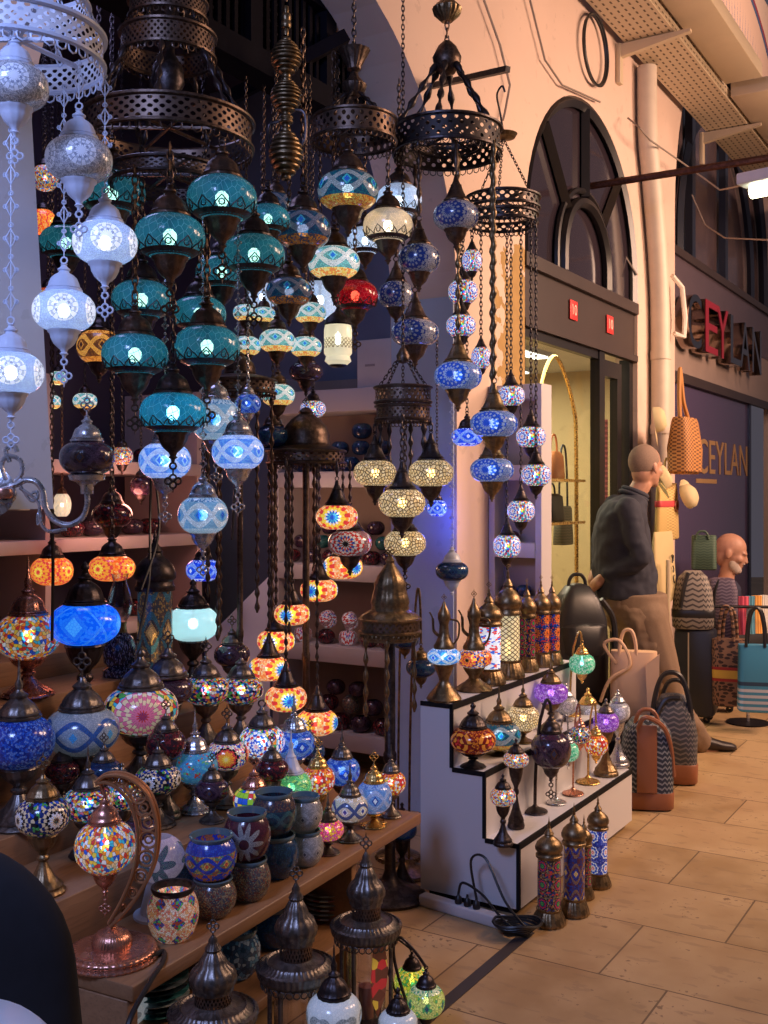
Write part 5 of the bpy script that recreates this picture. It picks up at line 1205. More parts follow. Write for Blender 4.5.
# pale and red lamps
hang(399, 201, 46, .74, 4.2, 'pearl', 'bronze', 'pale blue pearl globe lamp half behind the amber white one', coll=True, zt=3.05, drop=False, group='pearl globe lamps')
hang(388, 226, 50, .70, 3.78, 'cream', 'bronze', 'warm amber white crackle globe lamp with bright centre under the bronze ring', coll=True, zt=2.70, drop=False)
hang(365, 241, 36, .8, 4.3, 'pearl', 'bronze', 'white pearl globe lamp squeezed between the peacock lamp and the amber white one', coll=True, zt=3.05, drop=False, group='pearl globe lamps')
hang(320, 300, 44, .9, 4.7, 'pearl', 'dark', 'white glowing globe far back behind the ruby red lamp', zt=3.05, drop=False, cup=False, group='pearl globe lamps')
hang(262, 297, 30, 1.0, 4.7, 'pearl', 'dark', 'white glowing globe far back behind the turquoise globes', zt=3.05, drop=False, cup=False, group='pearl globe lamps')
hang(355, 296, 46, .70, 3.92, 'red', 'bronze', 'ruby red crackle globe lamp above the white carton', coll=True, zt=3.05)
# blue medallion strand of the bead chandelier
for px, py, w, r, d, key, lab, zt in (
    (456, 216, 46, .66, 3.98, 'blue_med_off', 'unlit frosted lamp with blue medallions, highest on the bead chandelier', 2.75),
    (419, 259, 42, .74, 4.10, 'blue_med_off', 'unlit frosted lamp with blue medallions beside the arch edge, second down', 2.75),
    (396, 295, 36, .80, 4.22, 'blue_med_off', 'unlit frosted lamp with blue medallions next to the ruby red globe', 2.75),
    (415, 333, 48, .60, 4.02, 'blue_med_off', 'unlit frosted lamp with blue medallions just above the bronze drum', 2.75),
    (458, 376, 48, .64, 3.92, 'blue_med', 'lit blue medallion lamp with long tapering brass cup', 2.75),
    (494, 424, 48, .60, 3.90, 'blue_med', 'lit blue medallion lamp above its twin by the narrow shelving', 2.75),
    (492, 470, 44, .60, 3.98, 'blue_med', 'lit blue medallion lamp lowest of the strand by the narrow shelving', 2.75)):
    hang(px, py, w, r, d, key, 'bronze' if py < 370 else 'brass', lab, cap='CONE', chain='beads', zt=zt, drop=False, cr=.011, group='blue medallion lamps')
# little confetti lamps on bare chains
for px, py, w, r, lab in ((472, 261, 20, 1.2, 'topmost on its chains'), (463, 292, 30, .85, 'second from the top, behind the bronze strand'), (461, 326, 30, .8, 'third from the top, above the brass coned lamp'),
    (481, 358, 20, 1.2, 'small one before the peeling ochre plaster'), (511, 396, 28, .8, 'beside the upright of the narrow shelving'), (531, 437, 30, .78, 'outermost, by the lit glass shop'),
    (536, 475, 30, .8, 'just below the outermost one'), (521, 511, 28, .85, 'third from the bottom of the strand'), (507, 546, 28, .9, 'lowest, above the brass lanterns')):
    hang(px, py, w, r, 4.32+.03*(px % 4), 'confetti', 'dark', 'little blue and red confetti mosaic lamp, '+lab, cap='CONE', zt=2.585, drop=False, cr=.007, group='confetti lamps on chains')
hang(467, 437, 32, .6, 4.55, 'cobalt_lit', 'dark', 'vivid cobalt glowing lamp under the brass coned blue lamp', zt=2.2, drop=False, cup=False)
hang(437, 508, 20, .9, 4.72, 'cobalt_lit', 'dark', 'vivid cobalt glowing lamp beside the amber lamps', zt=2.2, drop=False, cup=False)
# amber lattice lamps
for px, py, w, d, lab in ((375, 473, 43, 3.98, 'amber honeycomb lamp, upper one on the shelving side of its four'), (431, 473, 45, 3.96, 'amber honeycomb lamp, upper one on the lane side of its four'), (402, 503, 47, 3.88, 'amber honeycomb lamp, third down of its four'), (405, 543, 42, 3.98, 'amber honeycomb lamp, lowest of its four')):
    hang(px, py, w, .66, d, 'amber', 'dark', lab, cap='CONE', zt=1.745, drop=w < 43, group='amber honeycomb lamps')
# sunset string
for px, py, w, d, key, lab in ((337, 517, 42, 4.12, 'sunset', 'orange sunburst lamp highest under the lamp tree ring'), (350, 543, 44, 4.36, 'sunset_off', 'dull unlit sunburst lamp under the highest orange one'),
    (343, 567, 40, 4.50, 'sunset', 'orange sunburst lamp just above the second shelf line, beside the pole'), (319, 590, 38, 4.30, 'sunset', 'orange sunburst lamp crossed by the tree pole'),
    (292, 614, 36, 4.18, 'sunset', 'orange sunburst lamp fifth down the orange spiral'), (276, 641, 38, 4.30, 'sunset', 'orange sunburst lamp sixth down the orange spiral'),
    (269, 668, 40, 4.14, 'sunset', 'orange sunburst lamp seventh down the orange spiral'), (286, 698, 42, 4.06, 'sunset', 'orange sunburst lamp eighth down, above the silver capped cobalt lamp'), (317, 722, 42, 4.12, 'sunset', 'orange sunburst lamp lowest of the orange spiral')):
    hang(px, py, w, .64, d, key, 'dark', lab, cap='CONE', chain='beads', zt=1.60, drop=False, cup=key == 'sunset_off', ph=.55*len(lab), cr=.008, group='orange sunburst lamps')
hang(452, 571, 33, .62, 4.3, 'navy', 'white', 'white capped lamp with unlit navy globe before the pale jamb', chain='diamond', zt=1.9, drop=False, cr=.006)
# deep in the stall
for px, py, w, r, d, key, lab in ((99, 347, 44, .8, 4.6, 'orange_wave', 'orange wave patterned lamp glowing between the white and turquoise lamps'), (58, 378, 18, .8, 5.0, 'peacock_lit', 'tiny lit lamp beside the pillar edge, upper of two'), (53, 402, 16, .9, 5.0, 'peacock_lit', 'tiny lit lamp beside the pillar edge, lower of two'),
    (85, 401, 24, .7, 4.8, 'peacock_lit', 'small lit eye patterned lamp behind the silver finial'), (122, 456, 22, .9, 4.9, 'multi_warm', 'small multicoloured lamp beside the dark wine globe of the wall arm'), (112, 515, 40, .66, 4.7, 'dark_red', 'dark wine lamp with red glow hanging over the pink lit shelves'),
    (112, 568, 46, .60, 4.4, 'orange', 'oval orange ringed lamp behind the oil lamp chimney'), (52, 571, 42, .72, 4.6, 'orange', 'orange flower lamp on the pillar side of the pink lit shelves'), (45, 178, 26, 1.0, 4.4, 'multi_warm', 'multicoloured lamp peeping out by the pillar top'), (203, 570, 34, .7, 4.2, 'cobalt_lit', 'cobalt and white lamp behind the aqua white table lamp'), (43, 222, 26, 1.0, 4.6, 'orange', 'red and orange mosaic lamp glimpsed beside the pillar between the white lamps'), (48, 300, 24, 1.1, 4.8, 'ruby', 'red gem lamp glimpsed beside the pillar behind the lowest white lamp'), (141, 486, 22, .9, 4.9, 'dark_mix', 'small dark lamp beside the hanging black cords')):
    hang(px, py, w, r, d, key, 'dark', lab, zt=3.85, drop=False, cup=py < 560 and px > 70 and key != 'orange', ph=.4)
hang(62, 505, 18, 1.4, 5.0, 'cream_glass', 'bronze', 'small cream glass lantern glowing under the silver wall arm', zt=3.85, drop=False, cup=False)
for h in HANG:
    if h['key'] == 'cobalt_lit' or h['px'] < 130 and h['d'] > 4: h['fix'] = True
relax()
for h in HANG: build_hang(h)
# cream cylinder lamp
p = P(338, 341, 3.86); t = thing('hanging_lantern', 'cream glass cylinder lantern with a patterned band below the ruby red globe', 'lamp', p); R = 14/F*3.86
k = NT('banded_cream_glass'); u = k.sep(k.coord('UV')); b_ = k.m('LESS_THAN', k.m('ABSOLUTE', k.m('SUBTRACT', u[1], .5)), .10)
x_ = k.m('ABSOLUTE', k.m('SINE', k.m('MULTIPLY', k.m('ADD', k.m('MULTIPLY', u[0], 20.), k.m('MULTIPLY', u[1], 12.)), PI))); y_ = k.m('ABSOLUTE', k.m('SINE', k.m('MULTIPLY', k.m('SUBTRACT', k.m('MULTIPLY', u[0], 20.), k.m('MULTIPLY', u[1], 12.)), PI)))
c_ = k.mix(k.m('MULTIPLY', b_, k.m('LESS_THAN', k.m('MINIMUM', x_, y_), .5)), (.80, .74, .55), (.22, .17, .10))
sh = k.bsdf(c_, .2, emit=c_, estr=.62); tr = k.n('ShaderNodeBsdfTransparent'); tr.inputs[0].default_value = (1, .92, .7, 1); mx = k.n('ShaderNodeMixShader'); mx.inputs[0].default_value = .2; k.t.links.new(sh, mx.inputs[1]); k.t.links.new(tr.outputs[0], mx.inputs[2])
g = MB().lathe([(R*.6, -R*1.75), (R*.95, -R*1.45), (R*.85, -R*1.1), (R, -R*.9), (R, R*.8), (R*.9, R*1.2), (R*.6, R*1.4)], 28).build('glass_body', k.done(mx.outputs[0]), t)
MB().lathe([(0, -R*.3), (R*.2, -R*.2), (R*.22, R*.4), (0, R*.7)], 10).build('bulb', BULBC, g)
MB().lathe([(R*.95, R*1.1), (R*1.0, R*1.2), (R*.85, R*1.6), (R*.45, R*1.95), (R*.25, R*2.1), (R*.1, R*2.4), (0, R*2.42)], 24).build('cap', MM['iron'], t)
m = MB(); chain_mb(m, R*2.4, 3.05-p[2], 'links', .007); m.build('chain', MM['dark'], t)
MB().lathe([(0, -R*1.9), (R*.5, -R*1.85), (R*.65, -R*1.72), (R*.6, -R*1.68)], 20).build('cup', MM['iron'], t)
# silver arm on the pillar with a dark wine globe
p = P(4, 492, 2.48); t = thing('wall_sconce', 'curling silver wall arm carrying a dark wine globe, fixed to the pillar', 'wall lamp', p); k_ = 2.48/F
def q(x, y, dy=0): return Vector(((x-4)*k_, dy, -(y-492)*k_))
m = MB(); m.tube(smooth([q(-6, 490), q(15, 485), q(26, 480), q(36, 482), q(43, 492), q(46, 508), q(54, 520), q(68, 525), q(82, 518), q(87, 505), q(87, 492)]), [.007]*81, 8)
m.tube(smooth([q(20, 488), q(38, 502), q(40, 520), q(48, 531), q(66, 529)]), .0045, 6); m.tube(smooth([q(20, 485), q(30, 500), q(37, 499), q(37, 492), q(32, 493)]), .004, 6); m.tube(smooth([q(42, 520), q(38, 524), q(38, 514), q(41, 517)]), .004, 6)
m.build('arm', MM['silver'], t)
m = MB(); m.tube(smooth([q(6, 480), q(2, 465), q(8, 456), q(20, 460), q(22, 472), q(16, 482)]), .0055, 7); m.tube(smooth([q(10, 462), q(6, 450), q(14, 446), q(17, 452)]), .0055, 7); m.torus(q(6, 494), 8*k_, 3*k_, 14, 6, RX); m.build('scroll', MM['silver'], t)
m = MB(); m.lathe([(0, -.012), (.02, -.01), (.024, .0), (.02, .012), (0, .014)], 16, q(5, 494, -.012)); m.build('boss', MM['copper'], t)
R = 27*k_; c = q(87, 458); hh = R*.68; pr, zt = globe_prof(R, hh, .5); MB().lathe([(r, z+c[2]) for r, z in pr], 32, (c[0], 0, 0)).build('globe', S['dark_mix'][0], t, sharp=0)
MB().lathe(scl(CAP, R*.95, c[2]+zt), 30, (c[0], 0, 0)).build('cap', MM['silver'], t)
MB().lathe([(.0, q(0, 494)[2]), (R*.22, q(0, 494)[2]), (R*.24, q(0, 486)[2]), (R*.4, q(0, 482)[2]), (R*.62, c[2]-zt-.2*R), (R*.68, c[2]-zt-.03*R), (R*.6, c[2]-zt+.03*R)], 28, (c[0], 0, 0)).build('cup', MM['silver'], t)
m = MB(); lace_top(m, c[2]+zt+.94*R, R); m.build('finial', MM['silver'], t, Matrix.Translation((c[0], 0, 0)))
m = MB(); m.lathe([(0, 0), (.05, 0), (.06, .01), (.03, .02), (0, .02)], 20, (0, 0, 0), RX); m.build('wall_plate', MM['silver'], t, Matrix.Translation((-.05, .06, .0))); m = MB(); m.tube([(-.05, .05, 0), (-.02, 0, .004)], .008, 8); m.build('stem', MM['silver'], t)
# black cords
for i, pts in enumerate(([(151, 470, 3.7), (150, 520, 3.7), (149, 580, 3.6), (138, 640, 3.4)], [(44, 430, 2.75), (50, 470, 2.75), (52, 520, 2.8), (53, 570, 2.9), (52, 640, 3.0)], [(240, 400, 3.6), (236, 470, 3.6), (232, 540, 3.6)], [(153, 462, 3.65), (159, 530, 3.6), (141, 590, 3.5)])):
    tag(MB().tube(smooth([P(*q) for q in pts]), .005, 6).build('power_cable', black), ['black cord dropping beside the tall teal lantern', 'black cord running down the edge of the grey pillar', 'thin black cord beside the ice blue lamps', 'second black cord crossing in front of the pink shelves'][i], 'cord')
# ---- table lamps on the oak steps: globe px, py, width, ratio, foot py --------------------------
TL = [
 (28, 636, 64, .74, 712, 'multi_warm', 'copper', 'spike', 'copper footed lamp with orange and white confetti globe at the back by the pillar', 'CAP', 1.0),
 (85, 624, 70, .64, 706, 'blue_lit', 'dark', 'ball', 'brilliantly lit solid blue globe lamp with a pale wavy line', 'CAP', .8),
 (193, 624, 52, .70, 690, 'aqua_white', 'dark', 'ball', 'glowing aqua white globe lamp beside the tall teal lantern', 'DOME', .8),
 (19, 742, 70, .78, 834, 'blue_beads', 'pewter', 'spike', 'deep blue beaded globe lamp on a heavy dark foot against the photo edge', 'DOME', .95),
 (82, 731, 74, .66, 806, 'grey_wave', 'pewter', 'lace', 'silver grey globe lamp with blue wave band in the middle of the oak steps', 'DOME', .8),
 (141, 710, 74, .66, 790, 'pink_med', 'pewter', 'ball', 'large lamp with a pink rosette medallion on a multicoloured globe', 'DOME', .8),
 (206, 690, 47, .64, 742, 'multi', 'pewter', 'lace', 'multicoloured gem globe lamp, first of a matching pair behind the sky blue lamp', 'DOME', .85),
 (241, 690, 45, .64, 740, 'multi', 'pewter', 'lace', 'multicoloured gem globe lamp, second of the pair, next to the orange sunburst lamps', 'DOME', .85),
 (43, 816, 54, .74, 893, 'cream_med', 'brass', 'lace', 'lamp with black and cream flower medallions on a fluted brass foot near the black chair', 'DOME', .85),
 (88, 804, 50, .70, 856, 'multi', 'pewter', 'spike', 'dark capped multicoloured lamp with tall needle finial behind the copper crescent', 'DOME', .8),
 (122, 796, 38, .74, 846, 'multi', 'pewter', 'ball', 'multicoloured lamp mostly hidden by the copper crescent', 'DOME', .8),
 (158, 779, 46, .62, 826, 'cream_med', 'pewter', 'lace', 'lamp with cream and gold flower band on a dark foot', 'DOME', .8),
 (195, 766, 47, .70, 812, 'sky', 'silver', 'spike', 'sky blue globe lamp with red and green fish on a silver foot', 'CAP', .7),
 (227, 755, 44, .66, 806, 'eye_orange', 'pewter', 'lace', 'lamp with a glowing orange eye medallion', 'DOME', .8),
 (294, 744, 42, .72, 790, 'cobalt_dia', 'silver', 'spike', 'cobalt diamond lamp under a faceted silver cap', 'CAP', .7),
 (254, 800, 42, .66, 842, 'checker', 'copper', 'lace', 'checkered green and yellow lamp with copper cap', 'DOME', .7),
 (291, 788, 42, .8, 838, 'green', 'white', 'spike', 'green lit lamp with pointed white cap', 'CONE', .7),
 (318, 780, 34, .84, 824, 'ruby', 'gold', 'lace', 'red and amber gem lamp with golden cap', 'CAP', .7),
 (342, 771, 36, .8, 806, 'cobalt_dia', 'pewter', 'spike', 'bright cobalt lamp with dark cap at the back of the shelf end', 'CAP', .7),
 (350, 808, 37, .74, 848, 'cream_wave', 'pewter', 'spike', 'cream lamp with navy wave band near the shelf end', 'CAP', .75),
 (374, 797, 36, .92, 836, 'pale_dia', 'gold', 'lace', 'pale blue diamond lamp with golden filigree finial near the shelf end', 'CAP', .75),
 (391, 783, 30, .8, 820, 'ruby', 'pewter', 'spike', 'red gem lamp last at the far end of the oak shelf', 'CAP', .75),
 (328, 830, 32, .66, 856, 'pink', 'pewter', 'spike', 'pink and yellow gem lamp low at the front of the oak shelf', 'CAP', .8),
 (166, 745, 40, .8, 806, 'dark_red', 'pewter', 'lace', 'dark wine lamp hidden behind the big rosette lamp and the sky blue one', 'DOME', .8),
 (262, 742, 46, .74, 792, 'confetti', 'pewter', 'ring', 'squat confetti glass lamp with flat dark lid before the orange sunburst lamps', 'DOME', .7)]
for px, py, w, r, pb, key, mt, fin, lab, cap, foot in TL:
    d, z = snap(px, pb, w/2*foot+2)
    stand(px, py, w, r, d, z, key, mt, lab, fin, cap=cap, foot=foot, ph=(px*.37) % 1.2-.3)
# copper dome cap visual: tall teal lantern and oil lamp
d, z = snap(155, 700); lantern(155, 700, 36, 178, z, d, 'tube_teal', 'dark', 'tall dark lantern with teal wavy tube standing at the back of the oak steps', lid=.27, spike=.08, base=.2)
d, z = snap(120, 690); p = P(120, 690, d); t = thing('oil_lamp', 'oil lamp with speckled dark glass body and clear chimney', 'lamp', (p[0], p[1], z+.0015)); k_ = d/F
def Z(y): return P(120, y, d)[2]-z
MB().lathe([(0, 0), (17*k_, 0), (17*k_, 6*k_), (12*k_, 9*k_), (16*k_, 14*k_), (17*k_, Z(650)), (13*k_, Z(638)), (6*k_, Z(632)), (0, Z(632))], 28).build('oil_font', S['speck'][0], t)
MB().lathe([(6*k_, Z(634)), (7*k_, Z(632)), (6*k_, Z(626)), (7*k_, Z(622)), (0, Z(621))], 20).build('burner', MM['brass'], t)
k = NT('chimney_glass'); lw = k.n('ShaderNodeLayerWeight'); lw.inputs[0].default_value = .45; tr = k.n('ShaderNodeBsdfTransparent'); tr.inputs[0].default_value = (.9, .88, .98, 1); gl = k.n('ShaderNodeBsdfGlossy'); gl.inputs['Roughness'].default_value = .06; mx = k.n('ShaderNodeMixShader'); k.put(mx.inputs[0], lw.outputs['Facing']); k.t.links.new(tr.outputs[0], mx.inputs[1]); k.t.links.new(gl.outputs[0], mx.inputs[2]); CHIM = k.done(mx.outputs[0])
MB().lathe([(6*k_, Z(622)), (11*k_, Z(614)), (13*k_, Z(604)), (10*k_, Z(592)), (6.5*k_, Z(582)), (8.5*k_, Z(574))], 24).build('chimney', CHIM, t)
# more dark lids seen at the back
d, z = snap(168, 735); stand(168, 690, 50, .6, d, z, 'dark_mix', 'pewter', 'dark lamp under a wide pewter dome below the tall teal lantern', 'lace', foot=.8, cap='DOME', capk=1.25)
for px, py, w, pb, key, lab in ((232, 655, 36, 705, 'dark_mix', 'dark unlit lamp at the back behind the gem globe pair'), (62, 772, 34, 826, 'dark_red', 'small dark wine lamp between the deep blue and the silver grey globes'), (104, 772, 36, 830, 'navy', 'small navy lamp in the gap behind the multicoloured needle lamp'),
    (212, 790, 34, 838, 'dark_mix', 'small dark lamp in the gap beside the sky blue globe'), (272, 770, 34, 822, 'dark_red', 'small wine lamp behind the checkered lamp'), (310, 752, 30, 800, 'navy', 'small navy lamp behind the red and amber gem lamp'), (140, 830, 34, 878, 'dark_mix', 'small dark lamp between copper crescent and lilac globe')):
    d, z = snap(px, pb, w/2); stand(px, py, w, .68, d, z, key, 'pewter', lab, 'lace', foot=.8)

# bowls and jars on the front step
def bw(px, pb, w, h, key, lab, rim='glass', lift=0.0, nm='candle_bowl', **kw):
    d, z = snap(px, pb, w/2); t = bowl(px, pb, w, h, z+lift, d, key, lab, nm, rim, **kw); return t, d, z
t, d, z = bw(173, 938, 52, 52, 'bowl_warm', 'glowing candle bowl with orange and navy diamonds and dark rim on the front step', 'dark')
t, d, z = bw(213, 915, 48, 38, 'bowl_grain', 'grainy glass bowl stacked underneath the blue and red one'); bowl(211, 880, 52, 42, z+38/F*d+.001, d, 'bowl_blue', 'royal blue bowl with red flowers stacked on the grainy bowl', 'candle_bowl')
t, d, z = bw(249, 900, 44, 40, 'bowl_grain', 'speckled brown bowl stacked underneath the plum one'); bowl(247, 858, 48, 46, z+40/F*d+.001, d, 'bowl_plum', 'plum bowl with white daisies stacked on a speckled bowl', 'candle_bowl')
t, d, z = bw(277, 876, 44, 42, 'bowl_navy', 'navy glass bowl stacked underneath the teal wave bowl'); bowl(274, 836, 46, 42, z+42/F*d+.001, d, 'bowl_teal', 'dark bowl with teal wave stacked on a navy bowl', 'candle_bowl')
t, d, z = bw(306, 864, 36, 34, 'bowl_silver', 'silvery bowl with grey eye band, lower of its stack'); bowl(304, 828, 38, 34, z+34/F*d+.001, d, 'bowl_silver', 'silvery bowl stacked on its twin near the green lamp', 'candle_bowl')
bw(186, 876, 40, 42, 'bowl_navy', 'navy glass jar half hidden behind the blue and red bowl')
# lilac globe on a white stand
d, z = snap(160, 890); p = P(160, 890, d); k_ = d/F; t = thing('table_lamp', 'lilac globe lamp with dark leaf star on a white stand beside the copper crescent', 'lamp', (p[0], p[1], z))
R = 25*k_; zc = P(160, 858, d)[2]-z; pr, zt = globe_prof(R, R*.95, .45, 2.1); MB().lathe([(r, q_+zc) for r, q_ in pr], 32).build('globe', S['lilac'][0], t, sharp=0)
MB().lathe([(0, 0), (R*1.05, 0), (R*1.05, R*.1), (R*.8, R*.16), (R*.5, max(.01, zc-zt)), (0, max(.011, zc-zt+.002))], 28).build('stand', MM['white'], t)
# copper crescent lamp
COPP = plain('copper_openwork', (.55, .25, .11), .32, .55, .15, 30.)
d, z = snap(112, 955); d = min(d, dz(958, .42)); 
e_, n_ = en(P(112, 950, d)); p = E3(max(e_, .085), min(max(.112, n_), .13), 0); d = p[1]; z = .42
t = thing('crescent_lamp', 'copper lamp whose mosaic globe hangs inside an openwork crescent on a broad round foot', 'lamp', (p[0], p[1], z+.0015)); k_ = d/F
px0 = 384+p[0]*F/d
def q(x, y, dy=0): return Vector(((x-px0)*k_, dy, P(x, y, d)[2]-z))
fr = 45*k_
MB().lathe([(0, 0), (fr, 0), (fr*1.02, fr*.04), (fr*1.0, fr*.08), (fr*.965, fr*.09), (fr*.96, fr*.12), (fr*.985, fr*.15), (fr*.985, fr*.18), (fr*.95, fr*.22), (fr*.86, fr*.245), (fr*.80, fr*.24), (fr*.5, fr*.27), (fr*.43, fr*.28), (fr*.44, fr*.34), (fr*.41, fr*.46), (fr*.32, fr*.58), (fr*.17, fr*.64), (fr*.10, fr*.70), (fr*.10, fr*.82), (0, fr*.83)], 48, flute=40, fl=.012).build('foot', MM['copper'], t)
g = q(105, 847); R = 30*k_; hh = R*.86; pr, zt = globe_prof(R, hh, .42)
G = MB().lathe([(r, zz+g[2]) for r, zz in pr], 36, (g[0], 0, 0), Matrix.Rotation(.3, 4, 'Z')).build('globe', S['multi_warm'][0], t, sharp=0)
MB().lathe([(0, g[2]-R*.2), (R*.13, g[2]-R*.1), (R*.14, g[2]+R*.1), (R*.05, g[2]+R*.3), (0, g[2]+zt)], 10, (g[0], 0, 0)).build('bulb', BULBC, G)
cp = scl(CAP, R*.86, g[2]+zt); MB().lathe(cp, 28, (g[0], 0, 0), flute=0).build('cap', MM['copper'], t)
pc = scl(CUP, R*.82, g[2]-zt); MB().lathe(pc, 28, (g[0], 0, 0)).build('cup', MM['copper'], t)
m = MB(); drop_mb(m, 0, R*.8); m.build('pendant', MM['copper'], t, Matrix.Translation((g[0], 0, pc[0][1]+.03*R)))
outer = smooth([q(112, 925), q(135, 900), q(154, 865), q(158, 825), q(148, 793), q(128, 777), q(108, 775), q(97, 782)], 6); inner = smooth([q(110, 922), q(124, 897), q(136, 865), q(139, 832), q(133, 806), q(122, 790), q(108, 782), q(97, 783)], 6)
m = MB()
for c_ in (outer, inner):
    for dy in (-.014, .014): m.tube([a+Vector((0, dy, 0)) for a in c_], .0042, 7)
n_ = len(outer); vs = [a+Vector((0, -.016, 0)) for a in outer]+[a+Vector((0, .016, 0)) for a in outer]; m.add(vs, [(i, i+1, n_+i+1, n_+i) for i in range(n_-1)])
m.build('crescent', COPP, t)
m = MB()
for i in range(4, n_-6, 3):
    a, b = outer[i], inner[i]; c_ = (a+b)/2; rr = max(.005, (a-b).length*.42); m.torus(c_, rr, .0032, 14, 5, RX); m.torus(c_, rr*.45, .0026, 10, 5, RX)
m.build('filigree', COPP, t)
m = MB(); m.tube([q(100, 783), Vector((g[0], 0, cp[-1][1]))], .004, 6); m.torus((g[0], 0, cp[-1][1]+.01), .009, .0025, 10, 5, RX); m.build('hook', MM['copper'], t)
tag(MB().tube(smooth([p+Vector((fr*.9, -.02, .51-.5+.42)), p+Vector((fr*1.1, .02, .426)), p+Vector((fr*1.2, -.04, .427)), p+Vector((fr*1.12, -.13, .424)), p+Vector((fr*.9, -.24, .38)), p+Vector((fr*.8, -.22, .25))]), .006, 7).build('power_cable', black), 'black cord looping off the shelf edge beside the copper foot', 'cord')
# gilt wire flourish on the shelf end
d, z = snap(378, 836); p = P(372, 830, d); m = MB()
for i in range(5): m.torus((p[0]+.012*i-.02, p[1]-.02, z+.004+.002*i), .018, .002, 16, 4)
tag(m.build('wire_coil', MM['gold']), 'coiled golden wire lying near the end of the oak shelf', 'wire')

# ---- lower shelf: plates, jars ---------------------------------------------------------------------
def plates(px, py, n, R, key_mats, group, lab, z0=.181, th=.014):
    d = dz(py, z0); p = P(px, py, d); e_, n_ = en(p); n_ = min(max(n_, R+.04), .43-R); e_ = max(e_, R+.06); p = E3(e_, n_)
    for i in range(n):
        m = MB(); m.lathe([(0, 0), (R*.6, 0), (R*.95, th*.7), (R, th*.95), (R*.95, th), (R*.6, th*.5), (0, th*.5)], 30)
        o = m.build('plate', key_mats[i % len(key_mats)]); o.location = (p[0]+rnd.uniform(-.002, .002), p[1], z0+th*i*.98)
        tag(o, lab % (ordn(i)+' from the bottom of its stack'), 'plate', group)
glz = lambda nm, c, c2: (lambda k: k.done(k.bsdf(k.mix(k.m('GREATER_THAN', k.m('SINE', k.m('MULTIPLY', k.sep(k.coord('UV'))[0], 60.)), .2), c, c2), .12, coat=.5)))(NT(nm))
g1, g2, g3 = glz('teal_glaze', (.04, .20, .22), (.10, .36, .38)), glz('grey_glaze', (.55, .62, .66), (.3, .38, .4)), glz('dark_glaze', (.02, .04, .06), (.05, .09, .1))
plates(158, 1010, 7, .078, (g1, g3, g2), 'teal plates under the shelf', 'dark teal glazed plate, %s under the oak shelf')
plates(326, 915, 6, .075, (glz('red_white_glaze', (.7, .66, .68), (.45, .18, .2)), g2), 'patterned plates under the shelf', 'white and red patterned plate, %s behind the round lanterns')
def lj(px, py, w, h, key, lab, rim='glass'):
    d = dz(py, .181); p = P(px, py, d); e_, n_ = en(p); R = w/2/F*d; n_ = min(max(n_, R+.03), .43-R); e_ = max(e_, R+.06); p = E3(e_, n_); d2 = p[1]
    bowl(384+p[0]*F/d2, 600, w, h, .181, d2, key, lab, 'glass_jar', rim)
lj(238, 975, 46, 46, 'bowl_sea', 'blue and white marbled jar with teal rim on the lower board'); lj(275, 945, 40, 40, 'bowl_navy', 'navy jar on the lower board beside the patterned plates'); lj(128, 1022, 40, 30, 'white_glass', 'white patterned pot at the near end of the lower board', 'white')
